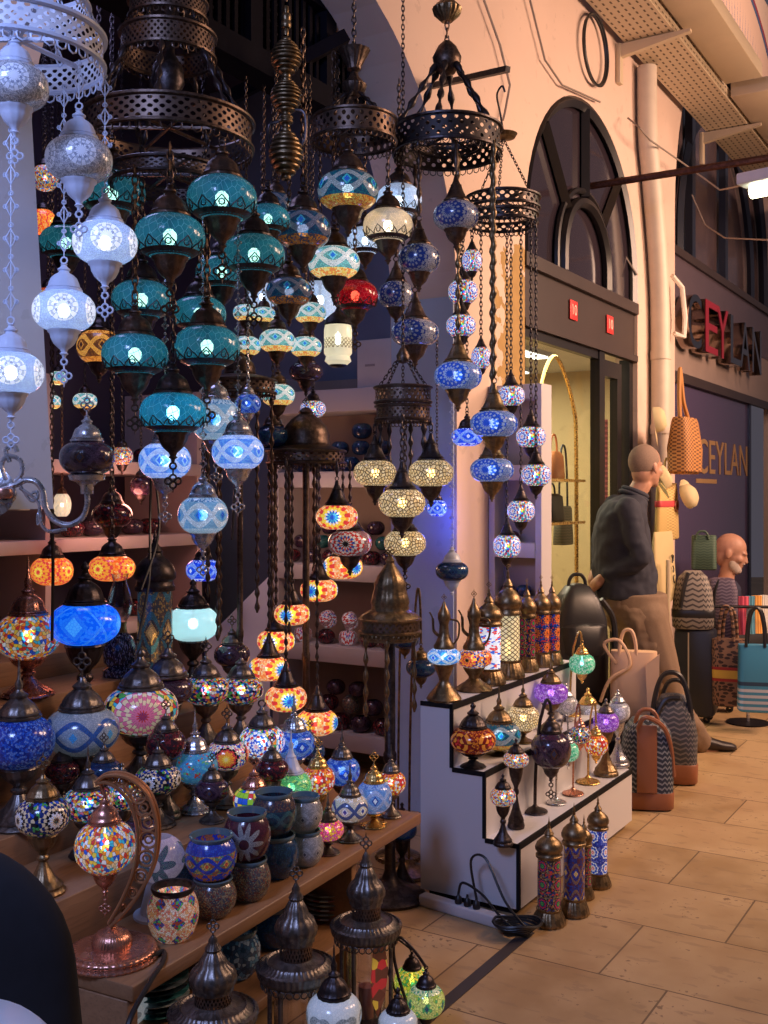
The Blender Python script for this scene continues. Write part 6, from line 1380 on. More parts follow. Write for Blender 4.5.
# ---- three big metal lanterns standing before the shelf ----------------------------------------------
LEAFM = (lambda k: (lambda v: k.done(k.bsdf(k.ramp(k.sep(v.outputs['Color'])[0], [(0, (.20, .065, .04)), (.4, (.28, .10, .06)), (.72, Rd), (.88, Ye)]), .2, emit=k.ramp(k.sep(v.outputs['Color'])[0], [(0, (.10, .03, .015)), (.72, (.5, .03, .03)), (.88, (.6, .32, .04))]), estr=.3)))(k.vor(k.coord(), 38., 'F1', '3D')))(NT('stained_leaf_glass'))
def big_lantern(px, py_brim, wb, py_fin, d, lab, leaf=False):
    p = P(px, py_brim, d); zb = p[2]; R = wb/2/F*d; H = P(px, py_fin, d)[2]-zb
    t = thing('floor_lantern', lab, 'lantern', (p[0], p[1], 0), 'domed floor lanterns')
    mt = MM['pewter']
    MB().lathe([(0, 0), (R*1.0, 0), (R*1.02, .012), (R*.92, .03), (R*.8, .04), (R*.78, .055), (0, .056)], 36, flute=30, fl=.01).build('base', mt, t)
    m = MB(); m.lathe([(R*.86, zb-.03), (R*.97, zb-.02), (R*1.0, zb-.012), (R*.99, zb-.008), (R*1.03, zb-.002), (R*1.02, zb+.004), (R*.95, zb+.007), (R*.93, zb+.003), (R*.80, zb+.010), (R*.76, zb+.016), (R*.72, zb+.012), (R*.58, zb+.013), (R*.42, zb+.022)], 40, flute=44, fl=.012); m.build('brim', mt, t)
    MB().lathe([(R*.42, zb+.018), (R*.42, zb+H*.26)], 40).build('pierced_collar', PBS, t)
    h0 = zb+H*.26
    MB().lathe([(R*.38, h0-.004), (R*.46, h0), (R*.46, h0+H*.04), (R*.53, h0+H*.10), (R*.54, h0+H*.16), (R*.46, h0+H*.24), (R*.33, h0+H*.29), (R*.30, h0+H*.34), (R*.2, h0+H*.42), (R*.16, h0+H*.44), (R*.19, h0+H*.47), (R*.10, h0+H*.54), (R*.11, h0+H*.56), (R*.04, h0+H*.62), (0, h0+H*.62)], 36, flute=14, fl=.035).build('dome', mt, t)
    m = MB(); lace_top(m, h0+H*.60, H*.30); m.build('finial', mt, t)
    m = MB(); 
    k = 30
    for i in range(k):
        a = 2*PI*i/k; m.torus((R*.9*math.cos(a), R*.9*math.sin(a), zb-.034), .008, .002, 7, 3, Matrix.Rotation(a, 4, 'Z') @ RY)
    m.build('fringe', mt, t)
    for i in range(4):
        a = PI/4+PI/2*i+.35; x, y = R*.78*math.cos(a), R*.78*math.sin(a)
        m = MB(); m.lathe([(.007, .05), (.009, .07), (.006, .09), (.006, zb-.05), (.008, zb-.03), (.006, zb-.016)], 10, (x, y, 0)); m.build('pillar', mt, t)
    g = MB().lathe([(R*.52, .056), (R*.56, .10), (R*.56, zb-.06), (R*.5, zb-.012)], 30).build('glass_tube', CHIM, t)
    MB().lathe([(0, .056), (R*.22, .057), (R*.22, .14), (0, .145)], 18).build('candle', plain('candle_wax', (.4, .16, .10), .5), t)
    if leaf:
        pts = [(.0, .12), (.022, .17), (.032, .24), (.02, .31), (0, .35), (-.012, .31), (-.02, .22), (-.015, .16)]
        m = MB(); m.prism([(x, z_-.04) for x, z_ in pts], -R*.62, -R*.62-.004, Matrix.Rotation(.55, 4, 'Z')); m.build('stained_leaf', LEAFM, t)
    return t
big_lantern(213, 1012, 88, 925, 2.30, 'dark domed metal lantern nearest the copper crescent lamp')
big_lantern(296, 966, 78, 872, 2.60, 'dark domed metal lantern in the middle of three before the oak shelf')
big_lantern(366, 925, 70, 842, 2.88, 'dark domed metal lantern with a stained glass panel at the end of the oak shelf', True)
# floor lamps at the bottom
d = 2.47; p = P(334, 1010, d); stand(334, 1014, 56, .74, d, 0, 'white_glass', 'dark', 'white patterned globe lamp with dark cap on the floor between the domed lanterns', 'spike', cap='CAP', foot=.9)
stand(398, 1024, 40, .7, 2.62, 0, 'white_glass', 'dark', 'dark capped lamp low in the corner by the yellow green pair', 'ball', cap='CAP', foot=.9)
d = 2.86; a = swan(426, 1001, 38, .84, d, 0, 'lime', 'dark', 'green and yellow mosaic lamp with crooked bronze stem standing on the stone floor', 418, 938, cap='CONE', foot=.7, drop=False)
d = 3.0; a = swan(412, 982, 36, .84, d, 0, 'yellow', 'dark', 'yellow mosaic lamp with bronze stem behind the green and yellow one', 404, 934, cap='CONE', foot=.6, drop=False)
# dark standing lamps between shelf and white stand
d = dz(903, 0); stand(402, 830, 30, .7, 3.95, 0, 'navy', 'dark', 'unlit navy globe on a tall dark floor stand beside the white stand', 'ball', foot=1.2, cap='CAP', name='floor_lamp')
for px, py, w, d, bx, rise, lab in ((421, 668, 30, 4.12, 409, 588, 'unlit navy lamp on a bowed brass floor stem beside the ewer lamps'), (405, 640, 28, 4.3, 398, 585, 'unlit navy lamp behind the brass domed lantern stand')):
    swan(px, py, w, .66, d, 0, 'navy', 'brass', lab, bx, rise, foot=1.6, drop=False, name='floor_lamp')

# ---- the white stand: brass lanterns on the top tread ---------------------------------------------
T0 = -1.855
def top(px): return dt(px, T0)
def ewer(px, pyg, w, ratio, key, lab, pf):
    d = top(px); R = w/2/F*d; g = P(px, pyg, d); z = .711; t = thing('ewer_lamp', lab, 'lamp', (g[0], g[1], z), 'ewer lamps on the white stand'); zc = g[2]-z; mt = MM['brass']
    zt = add_globe(t, R, R*ratio, key, .3, z=zc); hb = zc-zt; H = P(px, pf, d)[2]-z
    MB().lathe([(0, 0), (R*1.0, 0), (R*1.04, hb*.06), (R*.9, hb*.16), (R*.5, hb*.38), (R*.3, hb*.52), (R*.3, hb*.6), (R*.52, hb*.85), (R*.62, hb), (R*.55, hb*1.05)], 32).build('foot', mt, t)
    z1 = zc+zt; N = H-z1
    MB().lathe([(R*.6, z1-.02*R), (R*.62, z1+.04*N), (R*.45, z1+.12*N), (R*.3, z1+.25*N), (R*.26, z1+.40*N), (R*.32, z1+.46*N), (R*.38, z1+.52*N), (R*.36, z1+.60*N), (R*.22, z1+.68*N), (R*.12, z1+.74*N), (R*.07, z1+.80*N), (0, z1+.81*N)], 28).build('neck', mt, t)
    m = MB(); lace_top(m, z1+.80*N, N*.18); m.build('finial', mt, t)
    m = MB(); m.tube(smooth([(R*.3, 0, z1+.5*N), (R*.8, 0, z1+.46*N), (R*.9, 0, z1+.36*N), (R*.82, 0, z1+.18*N), (R*.55, 0, z1+.06*N)]), R*.06, 7); m.build('handle', mt, t)
    m = MB(); m.tube(smooth([(-R*.25, 0, z1+.2*N), (-R*.6, 0, z1+.3*N), (-R*.66, 0, z1+.5*N), (-R*.85, 0, z1+.62*N)]), [R*.1]*9+[R*.08]*8+[R*.05]*8, 7); m.build('spout', mt, t)
ewer(444, 656, 34, .52, 'ewer_blue', 'brass ewer lamp with glowing blue eye band at the near corner of the white stand', 590)
ewer(474, 658, 36, .56, 'ewer_red', 'brass ewer lamp with red flower medallion beside the blue eyed ewer', 586)
lantern(489, 681, 24, 100, .711, dt(489, -1.86), 'tube_white', 'brass', 'white glowing tube lantern squeezed between ewer lamp and the mesh lantern', rt=1.0, lace=True)
lantern(508, 673, 24, 112, .711, dt(508, -1.86), 'pearl_mesh', 'brass', 'tallest brass lantern with pale gold latticed tube on the white stand', lid=.32, lace=True)
lantern(527, 667, 17, 92, .711, dt(527, -1.86), 'tube_multi', 'brass', 'slim brass lantern with brown mosaic tube beside the gold latticed one', lace=True)
lantern(541, 662, 17, 90, .711, dt(541, -1.86), 'tube_red', 'brass', 'slim brass lantern with dark red flower tube', lace=True)
lantern(552, 657, 16, 88, .711, dt(552, -1.84), 'tube_red', 'brass', 'slim brass lantern with violet lit flower tube, last on the top tread', lace=True)
# middle tread
T1_ = -1.73
d = dt(473, T1_); stand(473, 740, 46, .60, d, .486, 'amber_red', 'dark', 'amber and dark red globe lamp at the near end of the middle tread', 'ball', foot=.6)
d = dt(500, T1_); stand(499, 735, 44, .66, d, .486, 'peacock', 'brass', 'brass capped lamp with teal eye band behind the amber red globe', 'spike', foot=.6)
d = dt(525, T1_); stand(523, 718, 33, .8, d, .486, 'amber', 'brass', 'golden glass lamp in the middle of the middle tread', 'spike', foot=.7)
d = dt(551, T1_); stand(551, 693, 34, .66, d, .486, 'violet', 'brass', 'violet glowing globe lamp with brass cap on the middle tread', 'spike', foot=.7)
swan(582, 664, 26, .82, dt(576, -1.75), .486, 'emerald', 'gold', 'emerald glowing globe hung from a brass crescent on the middle tread', 570, 632, foot=.8, drop=False)
d = dt(570, T1_); stand(566, 705, 24, .8, d, .486, 'white_off', 'silver', 'silver mosaic lamp between violet and emerald globes', 'ball', foot=.7)
d = dt(588, T1_); stand(588, 712, 30, .6, d, .486, 'white_off', 'gold', 'pale gold ribbed lamp below the emerald globe', 'ball', foot=.8)
# bottom tread
T2b = -1.60
d = dt(503, -1.575); stand(503, 797, 26, .74, d, .255, 'multi_warm', 'dark', 'small multicoloured lamp on fluted dark foot at the near end of the bottom tread', 'ball', foot=.82)
d = dt(517, -1.615); stand(516, 760, 26, .62, d, .255, 'multi_warm', 'dark', 'small pale confetti lamp on a long thin stem over the bottom tread', 'ball', foot=.7)
swan(551, 750, 40, .95, dt(546, -1.60), .255, 'dark_mix', 'dark', 'dark patterned drop lamp hanging from a tall bronze swan neck on the bottom tread', 535, 700, foot=.62)
swan(568, 752, 22, .9, dt(560, -1.60), .255, 'emerald', 'silver', 'small green drop lamp with silver foot on the bottom tread', 556, 715, foot=.9, drop=False)
swan(580, 735, 22, .8, dt(574, -1.60), .255, 'multi', 'copper', 'small multicoloured drop lamp with coppery fluted foot', 573, 704, foot=.95, drop=False)
swan(596, 745, 24, .9, dt(592, -1.60), .255, 'ruby', 'gold', 'amber glowing drop lamp on a golden fluted foot', 588, 702, foot=.95, drop=False)
d = dt(604, -1.6); stand(606, 722, 26, .8, d, .255, 'violet', 'brass', 'lilac confetti lamp on a tall bell foot near the far end of the bottom tread', 'ball', foot=1.0, capmtl='pewter')
d = dt(618, -1.6); stand(618, 712, 24, .9, d, .255, 'white_off', 'silver', 'frosted silver lamp on a swirled white foot, last on the bottom tread', 'ball', foot=1.0)
# lanterns on the floor before the stand
for px, pb, w, h, d, key, lab in ((549, 928, 24, 108, None, 'tube_multi', 'mosaic tube lantern on the floor nearest the corner of the white stand'), (574, 918, 22, 112, None, 'tube_navy', 'navy and gold tube lantern, second in the floor row'), (584, 902, 15, 84, None, 'tube_multi', 'slim tube lantern half hidden in the floor row'), (598, 890, 19, 92, None, 'tube_blue', 'blue and white flower tube lantern, last in the floor row')):
    d = dz(pb-4, 0); lantern(px, pb, w, h, 0, d, key, 'brass', lab, base=.15, lid=.26, spike=.12)
# ---- people --------------------------------------------------------------------------------------
def ell(mb, c, r, M=None, n=18, m=12):
    pr = [(max(1e-5, math.sin(PI*i/m)), -math.cos(PI*i/m)) for i in range(m+1)]
    S_ = Matrix.Translation(Vector(c)) @ (M or Matrix.Identity(4)) @ Matrix.Diagonal((r[0], r[1], r[2], 1))
    return mb.lathe(pr, n, (0, 0, 0), S_)
def limb(mb, pts, rs, n=12):
    P_ = smooth(pts, 6); m = len(pts)-1; R_ = []
    for i in range(len(P_)):
        u = i/6; k = min(int(u), m-1); f = u-k; R_.append(rs[k]*(1-f)+rs[k+1]*f)
    mb.tube(P_, R_, n)
    for p, r in ((pts[0], rs[0]), (pts[-1], rs[-1])): ell(mb, p, (r, r, r), None, 12, 8)
    return mb
def organic(name, mb, mat, parent, vox, it=4, folds=0):
    o = mb.build(name, mat, parent, sharp=0)
    r = o.modifiers.new('remesh', 'REMESH'); r.mode = 'VOXEL'; r.voxel_size = vox; r.use_smooth_shade = True
    s = o.modifiers.new('smooth', 'SMOOTH'); s.iterations = it; s.factor = .5
    if folds:
        tx = bpy.data.textures.new(name+'_folds', 'CLOUDS'); tx.noise_scale = .075; tx.noise_depth = 1
        dm = o.modifiers.new('folds', 'DISPLACE'); dm.texture = tx; dm.strength = folds; dm.mid_level = .5; dm.texture_coords = 'LOCAL'
    return o
def head(mb, c, yaw, k=1.0, pitch=0.0, beard=0.0):
    """skull, jaw, brow, nose, lips and ears; faces local +x turned by yaw"""
    M = Matrix.Translation(Vector(c)) @ Matrix.Rotation(yaw, 4, 'Z') @ Matrix.Rotation(pitch, 4, 'Y') @ Matrix.Scale(k, 4)
    def e(p, r, rot=None): ell(mb, M @ Vector(p), tuple(x*k for x in r), Matrix.Rotation(yaw, 4, 'Z') @ Matrix.Rotation(pitch, 4, 'Y') @ (rot or Matrix.Identity(4)))
    e((-.012, 0, .035), (.098, .076, .088)); e((.028, 0, -.02), (.066, .062, .085)); e((.045, 0, -.072), (.045, .044, .036)); e((-.03, 0, -.03), (.06, .06, .07))
    e((.078, 0, .022), (.020, .052, .014)); e((.094, 0, -.012), (.017, .013, .030), Matrix.Rotation(-.45, 4, 'Y')); e((.104, 0, -.028), (.014, .017, .012))
    e((.083, 0, -.055), (.014, .026, .009)); e((.081, 0, -.066), (.013, .022, .008)); e((.072, 0, -.092), (.022, .026, .018))
    for s in (-1, 1):
        e((-.012, s*.078, -.008), (.020, .009, .033), Matrix.Rotation(-.2, 4, 'Y')); e((.060, s*.042, -.022), (.026, .022, .024))
    return M
def hand(mb, w, dr, pl, L=.17, curl=.5, side=1):
    """palm, four unequal curled fingers and a thumb that leaves the side of the palm; dr: pointing direction, pl: palm normal"""
    dr = Vector(dr).normalized(); pl = Vector(pl); pl = (pl-dr*pl.dot(dr)).normalized(); ac = dr.cross(pl)*side; w = Vector(w)
    limb(mb, [w, w+dr*L*.25, w+dr*L*.48], [.026, .034, .033], 10)
    for o in (-.022, .022): ell(mb, w+dr*L*.32+ac*o, (.024, .024, .024), None, 10, 8)
    for i, (o, l) in enumerate(((-.030, .36), (-.010, .44), (.010, .47), (.030, .42))):
        b = w+dr*L*.46+ac*o; p1 = b+(dr*math.cos(curl*.4)+pl*math.sin(curl*.4))*L*l*.45; p2 = p1+(dr*math.cos(curl*1.1)+pl*math.sin(curl*1.1))*L*l*.33; p3 = p2+(dr*math.cos(curl*1.9)+pl*math.sin(curl*1.9))*L*l*.24
        limb(mb, [b, p1, p2, p3], [.0095, .009, .0085, .007], 8)
    b = w+dr*L*.14+ac*.030; limb(mb, [b, b+(dr*.6+ac*.7+pl*.2)*L*.2, b+(dr*.95+ac*.55+pl*.45)*L*.38], [.013, .0105, .008], 8)
SKIN = plain('weathered_skin', (.50, .26, .17), .5, 0., .12, 40.)
SKIN2 = plain('ruddy_skin', (.52, .27, .18), .5, 0., .12, 40.)
KNIT = plain('navy_knit', (.030, .032, .050), .85, 0., .2, 160., .3)
KHAKI = plain('brown_chino', (.235, .155, .10), .85, 0., .12, 90., .25)
SHOE = plain('dark_leather_shoe', (.03, .02, .018), .4)
# standing man leaning back, hands clasped behind him
D = 6.2; k_ = D/F
def J(px, py, dy=0.): p = P(px, py, D); return Vector((p[0], D+dy, p[2]))
t = thing('person', 'standing man in navy sweater and brown trousers, hands clasped behind his back, looking away', 'person', (J(660, 700)[0], D, 0)); org = Vector(t.location)
def JL(px, py, dy=0.): return J(px, py, dy)-org
b = MB()
M = head(b, JL(646, 467), .62, 1.04, .06)
limb(b, [JL(630, 505), JL(636, 494), JL(642, 484)], [.060, .057, .057])
b.loft([sel(hx*k_*.9, hy*k_*.9, 2.2, 20, JL(cx, py)) for cx, py, hx, hy in ((628, 502, 14, 20), (623, 515, 22, 32), (622, 545, 25, 31), (623, 575, 26, 29), (626, 600, 25, 28), (632, 622, 20, 25))])
LEGS = ((-1, ((632, 615), (652, 672), (694, 738))), (1, ((628, 615), (650, 670), (682, 734))))
for s, (hp, kn, an) in LEGS:
    dy = s*.095; limb(b, [JL(hp[0], hp[1], dy), JL(kn[0], kn[1], dy*1.1), JL(an[0], an[1], dy)], [.07, .05, .038])
    limb(b, [JL(an[0], an[1], dy), JL(an[0]+4, 744, dy), JL(an[0]+16, 747, dy)], [.038, .03, .025])
ARMS = ((-1, ((621, 508), (631, 556), (601, 574))), (1, ((621, 507), (622, 552), (600, 570))))
for s, pts in ARMS:
    sh, el, wr = [JL(x, y, s*o) for (x, y), o in zip(pts, (.185, .225, .11))]
    limb(b, [sh, sh*.4+el*.6, el, el*.4+wr*.6, wr], [.045, .040, .036, .032, .028])
    hand(b, wr, (-.5, -s*.40, -.6) if s < 0 else (-.30, -.45, -.75), (.4, 0, -.6), .18, .7, s)
organic('body', b, SKIN, t, .0075, 3)
b = MB()
b.loft([sel(hx*k_, hy*k_, 2.3, 24, JL(cx, py)) for cx, py, hx, hy in ((634, 493, 11, 12), (629, 498, 15, 20), (625, 503, 20, 30), (622, 512, 23, 34), (620.5, 525, 26, 34.5), (621, 540, 28, 33.5), (622.5, 555, 30, 33), (624, 570, 31.5, 33), (625, 582, 31, 32), (625, 592, 29.5, 31.5), (625, 598, 29, 31.5))])
for s, pts in ARMS:
    sh, el, wr = [JL(x, y, s*o) for (x, y), o in zip(pts, (.175, .225, .11))]
    limb(b, [sh, sh*.4+el*.6, el, el*.4+wr*.6, wr+(el-wr)*.12], [.070, .062, .058, .052, .044])
organic('sweater', b, KNIT, t, .010, 4, .022)
b = MB()
b.loft([sel(hx*k_, hy*k_, 2.3, 24, JL(cx, py)) for cx, py, hx, hy in ((625, 592, 26, 29), (626, 603, 26.5, 30.5), (630, 616, 27, 31), (634, 630, 23, 29))])
for s, (hp, kn, an) in LEGS:
    dy = s*.10; h_, k2, a2 = JL(hp[0], hp[1], dy), JL(kn[0], kn[1], dy*1.1), JL(an[0], an[1], dy)
    limb(b, [h_, h_*.5+k2*.5, k2, k2*.5+a2*.5, a2], [.118, .104, .086, .076, .070])
organic('trousers', b, KHAKI, t, .010, 10, .034)
b = MB(); b.torus(JL(635, 492), .070, .015, 20, 8, Matrix.Rotation(.38, 4, 'Y')); b.torus(JL(633.5, 495.5), .078, .014, 20, 8, Matrix.Rotation(.38, 4, 'Y')); b.build('collar', KNIT, t)
b = MB()
b.loft([sel(hx*k_, hy*k_, 2.3, 24, JL(cx, py)) for cx, py, hx, hy in ((633, 592, 32.5, 33), (634, 603, 32.5, 33), (637, 616, 31, 33), (641, 630, 26, 31))])
for s, (hp, kn, an) in ((-1, ((642, 615), (661, 676), (675, 737))), (1, ((638, 615), (664, 672), (693, 733)))):
    dy = s*.10; h_, k2, a2 = JL(hp[0], hp[1], dy), JL(kn[0], kn[1], dy*1.1), JL(an[0], an[1], dy)
    limb(b, [h_, h_*.5+k2*.5, k2, k2*.5+a2*.5, a2], [.125, .108, .088, .078, .072])
organic('trousers', b, KHAKI, t, .011, 5)
b = MB(); m4 = M @ Matrix.Rotation(-.35, 4, 'Y')
pr = [(max(1e-5, math.sin(PI*i/12)), math.cos(PI*i/12)) for i in range(8)]
b.lathe(pr, 20, (0, 0, 0), M @ Matrix.Translation((-.018, 0, .030)) @ Matrix.Rotation(-.75, 4, 'Y') @ Matrix.Diagonal((.096, .081, .097, 1)))
b.build('hair', plain('cropped_grey_hair', (.26, .175, .13), .9, 0., .45, 260., .4), t)
for s, (x, y) in ((-1, (707, 748)), (1, (694, 744))):
    b = MB(); c = JL(x, 744, s*.095); zf = -org[2]; 
    rings = []
    for u, w, h in ((-.13, .030, .055), (-.11, .038, .085), (-.05, .040, .095), (.02, .042, .075), (.09, .046, .052), (.14, .042, .042), (.165, .022, .03)):
        rings.append([Vector((c[0]-.03+u, c[1]+w*math.copysign(abs(math.cos(a))**.8, math.cos(a)), .004+h*.5+h*.5*math.sin(a)*.98)) for a in [2*PI*i/14 for i in range(14)]])
    b.loft(rings); b.build('shoe', SHOE, t)
# seated bald man behind the luggage
D = 7.75; k_ = D/F
t = thing('person', 'seated bald man with white beard and dark shirt behind the suitcases, head bowed', 'person', (P(730, 640, D)[0], D, 0)); org = Vector(t.location)
b = MB(); M2 = head(b, JL(731, 553), -.35, 1.14, .30)
limb(b, [JL(724, 585), JL(727, 575), JL(730, 562)], [.062, .056, .056])
b.loft([sel(hx*k_, hy*k_, 2.2, 20, JL(cx, py)) for cx, py, hx, hy in ((724, 580, 10, 14), (721, 592, 16, 25), (719, 612, 17, 24), (718, 634, 18, 23), (720, 648, 16, 22))])
for s in (-1, 1):
    limb(b, [JL(722, 642, s*.09), JL(775, 640, s*.13), JL(775, 700, s*.13)], [.08, .055, .04]); limb(b, [JL(775, 702, s*.13), JL(790, 708, s*.13)], [.035, .03])
    sh, el, wr = JL(721, 592, s*.17), JL(728, 622, s*.21), JL(750, 603, s*.06); limb(b, [sh, el, wr], [.048, .04, .028]); hand(b, wr, (.8, -s*.25, .1), (0, 0, -1), .17, .8, s)
organic('body', b, SKIN2, t, .0085, 3)
b = MB(); b.loft([sel(hx*k_, hy*k_, 2.2, 20, JL(cx, py)) for cx, py, hx, hy in ((724, 580, 11, 14), (722, 587, 17, 26), (720, 600, 19, 28), (718, 620, 20, 27), (718, 638, 21, 26), (719, 650, 20, 25))])
for s in (-1, 1):
    sh, el, wr = JL(721, 592, s*.17), JL(728, 622, s*.21), JL(745, 606, s*.08); limb(b, [sh, el, wr], [.068, .055, .042])
organic('shirt', b, plain('dark_blue_shirt', (.03, .03, .06), .8), t, .012, 4)
b = MB()
for s in (-1, 1): limb(b, [JL(720, 642, s*.09), JL(776, 640, s*.13), JL(776, 700, s*.13)], [.098, .075, .06])
organic('trousers', b, plain('charcoal_trousers', (.04, .04, .045), .8), t, .013, 4)
b = MB(); e_ = lambda p, r: ell(b, M2 @ Vector(p), r)
for p, r in (((.060, .028, -.088), (.034, .026, .032)), ((.060, -.028, -.088), (.034, .026, .032)), ((.066, 0, -.093), (.032, .040, .030)), ((.04, .045, -.065), (.035, .020, .042)), ((.04, -.045, -.065), (.035, .020, .042)), ((.09, 0, -.044), (.014, .030, .007))): e_(p, tuple(x*1.08 for x in r))
organic('beard', b, plain('white_beard', (.52, .42, .36), .9, 0., .2, 200.), t, .007, 3)
for s in (-1, 1):
    b = MB(); c = JL(782, 708, s*.13); b.loft([[Vector((c[0]+u, c[1]+w*math.cos(a), .004+h*.5+h*.5*math.sin(a))) for a in [2*PI*i/12 for i in range(12)]] for u, w, h in ((-.1, .03, .08), (-.04, .04, .09), (.06, .045, .055), (.14, .03, .035))]); b.build('shoe', SHOE, t)
x, y = P(720, 640, D)[0], D; t = thing('stool', 'small wooden stool under the seated bald man', 'stool', (x, y, 0)); b = MB(); zs = P(720, 652, D)[2]-.06; b.box((-.17, -.17, zs-.03), (.17, .17, zs), None, .006); b.build('seat', WOOD, t)
for i in (-1, 1):
    for j in (-1, 1): MB().box((i*.13-.018, j*.13-.018, 0), (i*.13+.018, j*.13+.018, zs-.03)).build('leg', WOOD, t)

# ---- bags and goods on the lane --------------------------------------------------------------------
def pat(name, fn, rough=.6):
    k = NT(name); uv = k.sep(k.coord('UV')); ob_ = k.sep(k.coord('Object')); return k.done(k.bsdf(fn(k, uv, ob_), rough))
def chev(k, uv, o, a, b, sx=26., sz=26.):
    z = k.m('ADD', k.m('MULTIPLY', o[2], sz), k.m('ABSOLUTE', k.m('SUBTRACT', k.m('FRACT', k.m('MULTIPLY', uv[0], sx)), .5))); return k.mix(k.m('GREATER_THAN', k.m('FRACT', z), .62), a, b)
NAVYC = pat('navy_chevron', lambda k, uv, o: chev(k, uv, o, (.02, .03, .05), (.22, .24, .26), 24., 42.))
GREYP = pat('grey_weave', lambda k, uv, o: chev(k, uv, o, (.30, .26, .22), (.06, .05, .05), 22., 30.))
MAUVEP = pat('mauve_weave', lambda k, uv, o: chev(k, uv, o, (.10, .07, .11), (.22, .17, .22), 30., 46.))
def leop(k, uv, o):
    v = k.vor(k.vec(k.m('MULTIPLY', uv[0], 2.4), k.m('MULTIPLY', o[2], 3.2)), 14.); c = k.mix(k.m('LESS_THAN', v.outputs['Distance'], .38), (.30, .16, .09), (.05, .025, .02))
    c = k.mix(k.m('LESS_THAN', k.m('ABSOLUTE', k.m('SUBTRACT', o[2], .20)), .045), c, (.42, .03, .03)); return k.mix(k.m('LESS_THAN', k.m('ABSOLUTE', k.m('SUBTRACT', o[2], .20)), .026), c, (.80, .50, .07))
LEOP = pat('leopard_canvas', leop)
def bluep(k, uv, o):
    c = k.mix(k.m('GREATER_THAN', k.m('FRACT', k.m('MULTIPLY', o[2], 28.)), .5), (.06, .30, .50), (.55, .62, .70)); c = k.mix(k.m('GREATER_THAN', o[2], .15), c, (.05, .27, .45))
    return k.mix(k.m('LESS_THAN', k.m('ABSOLUTE', k.m('SUBTRACT', o[2], .175)), .012), c, (.02, .06, .12))
BLUEB = pat('blue_striped_canvas', bluep)
BROWNL = plain('tan_leather', (.30, .11, .05), .45); BLACKL = plain('black_leather', (.018, .017, .02), .38, 0., .2, 12., .5); BEIGE = plain('beige_leather', (.72, .47, .29), .55); GREENL = pat('green_weave', lambda k, uv, o: chev(k, uv, o, (.045, .085, .055), (.09, .15, .09), 30., 60.)); SUITC = plain('navy_black_shell', (.022, .024, .036), .45, 0., .2, 6.)
def bag(name, label, cat, p, rz, secs, mat, parts=(), n=28, pw=4., group=None):
    """secs: (z, half width, half depth)"""
    t = thing(name, label, cat, p, group, rz)
    MB().loft([sel(a, b, pw, n, (0, 0, z)) for z, a, b in secs]).build('body', mat, t, sharp=50)
    for nm, mt, fn in parts:
        m = MB(); fn(m); m.build(nm, mt, t)
    return t
def loop(x0, x1, z0, z1, y, r): return lambda m: m.tube(smooth([(x0, y, z0), (x0+(x1-x0)*.08, y, z0+(z1-z0)*.6), (x0+(x1-x0)*.3, y, z1), (x0+(x1-x0)*.7, y, z1), (x0+(x1-x0)*.92, y, z0+(z1-z0)*.6), (x1, y, z0)]), r, 7)
def FL(px, d, z=0): a = (px-384)/F; return Vector((a*d, d, z))
t = thing('low_bench', 'low dark bench behind the white stand holding the leather bags', 'bench', W(5.35, -2.0, 0)); off = Matrix.Translation(-t.location) @ MW
m = MB(); m.box((4.95, 1.74, .24), (5.75, 2.2, .28), off, .004); m.build('bench_top', DARKWOOD, t)
for a_, b_ in ((4.97, 1.76), (5.69, 1.76), (4.97, 2.13), (5.69, 2.13)): m = MB(); m.box((a_, b_, 0), (a_+.04, b_+.04, .24), off); m.build('leg', DARKWOOD, t)
bag('backpack', 'large black leather backpack behind the last brass lanterns of the white stand', 'bag', FL(577, 5.76, .281), .25, ((0, .13, .10), (.02, .15, .115), (.35, .155, .12), (.52, .145, .115), (.62, .11, .09), (.69, .06, .05), (.705, .02, .02)), BLACKL,
    (('flap', BLACKL, lambda m: m.loft([sel(a, b, 3.5, 24, (0, -.018, z)) for z, a, b in ((.33, .12, .115), (.35, .135, .12), (.48, .14, .12), (.50, .12, .10))])), ('strap', BLACKL, lambda m: m.tube(smooth([(.11, -.06, .62), (.19, -.05, .5), (.19, -.06, .25), (.14, -.08, .06)]), .016, 6)), ('top_handle', BLACKL, loop(-.05, .05, .69, .75, 0, .010))))
bag('tote_bag', 'beige leather tote bag with drooping handles between the black backpack and the standing man', 'bag', FL(634, 5.62, .281), -.25, ((0, .115, .07), (.01, .125, .08), (.32, .12, .06), (.36, .118, .05)), BEIGE,
    (('handle', BEIGE, loop(-.075, .015, .33, .47, -.045, .010)), ('handle', BEIGE, lambda m: m.tube(smooth([(-.09, -.06, .30), (-.15, -.07, .40), (-.07, -.08, .42), (-.02, -.085, .30), (-.12, -.09, .22), (-.17, -.08, .10)]), .009, 7)), ('side_flap', BEIGE, lambda m: m.prism([(.06, .30), (.13, .36), (.125, .08), (.07, .04)], -.085, -.07))))
bag('duffel_bag', 'navy chevron duffel bag with tan leather straps at the far end of the white stand', 'bag', FL(647, 5.02), -.15, ((0, .10, .07), (.015, .115, .09), (.25, .12, .10), (.36, .105, .09), (.41, .07, .06), (.42, .03, .03)), NAVYC,
    (('base_trim', BROWNL, lambda m: m.loft([sel(a, b, 4, 28, (0, 0, z)) for z, a, b in ((.008, .116, .091), (.012, .119, .094), (.08, .121, .097), (.085, .118, .095))])), ('front_panel', BROWNL, lambda m: m.box((-.055, -.112, .09), (.035, -.095, .40), None, .004)), ('handle', BROWNL, lambda m: m.tube(smooth([(-.05, -.10, .38), (-.02, -.12, .44), (.06, -.11, .40), (.10, -.08, .30), (.115, -.06, .16)]), .011, 7)), ('handle', BROWNL, loop(-.06, .05, .38, .46, -.05, .010))))
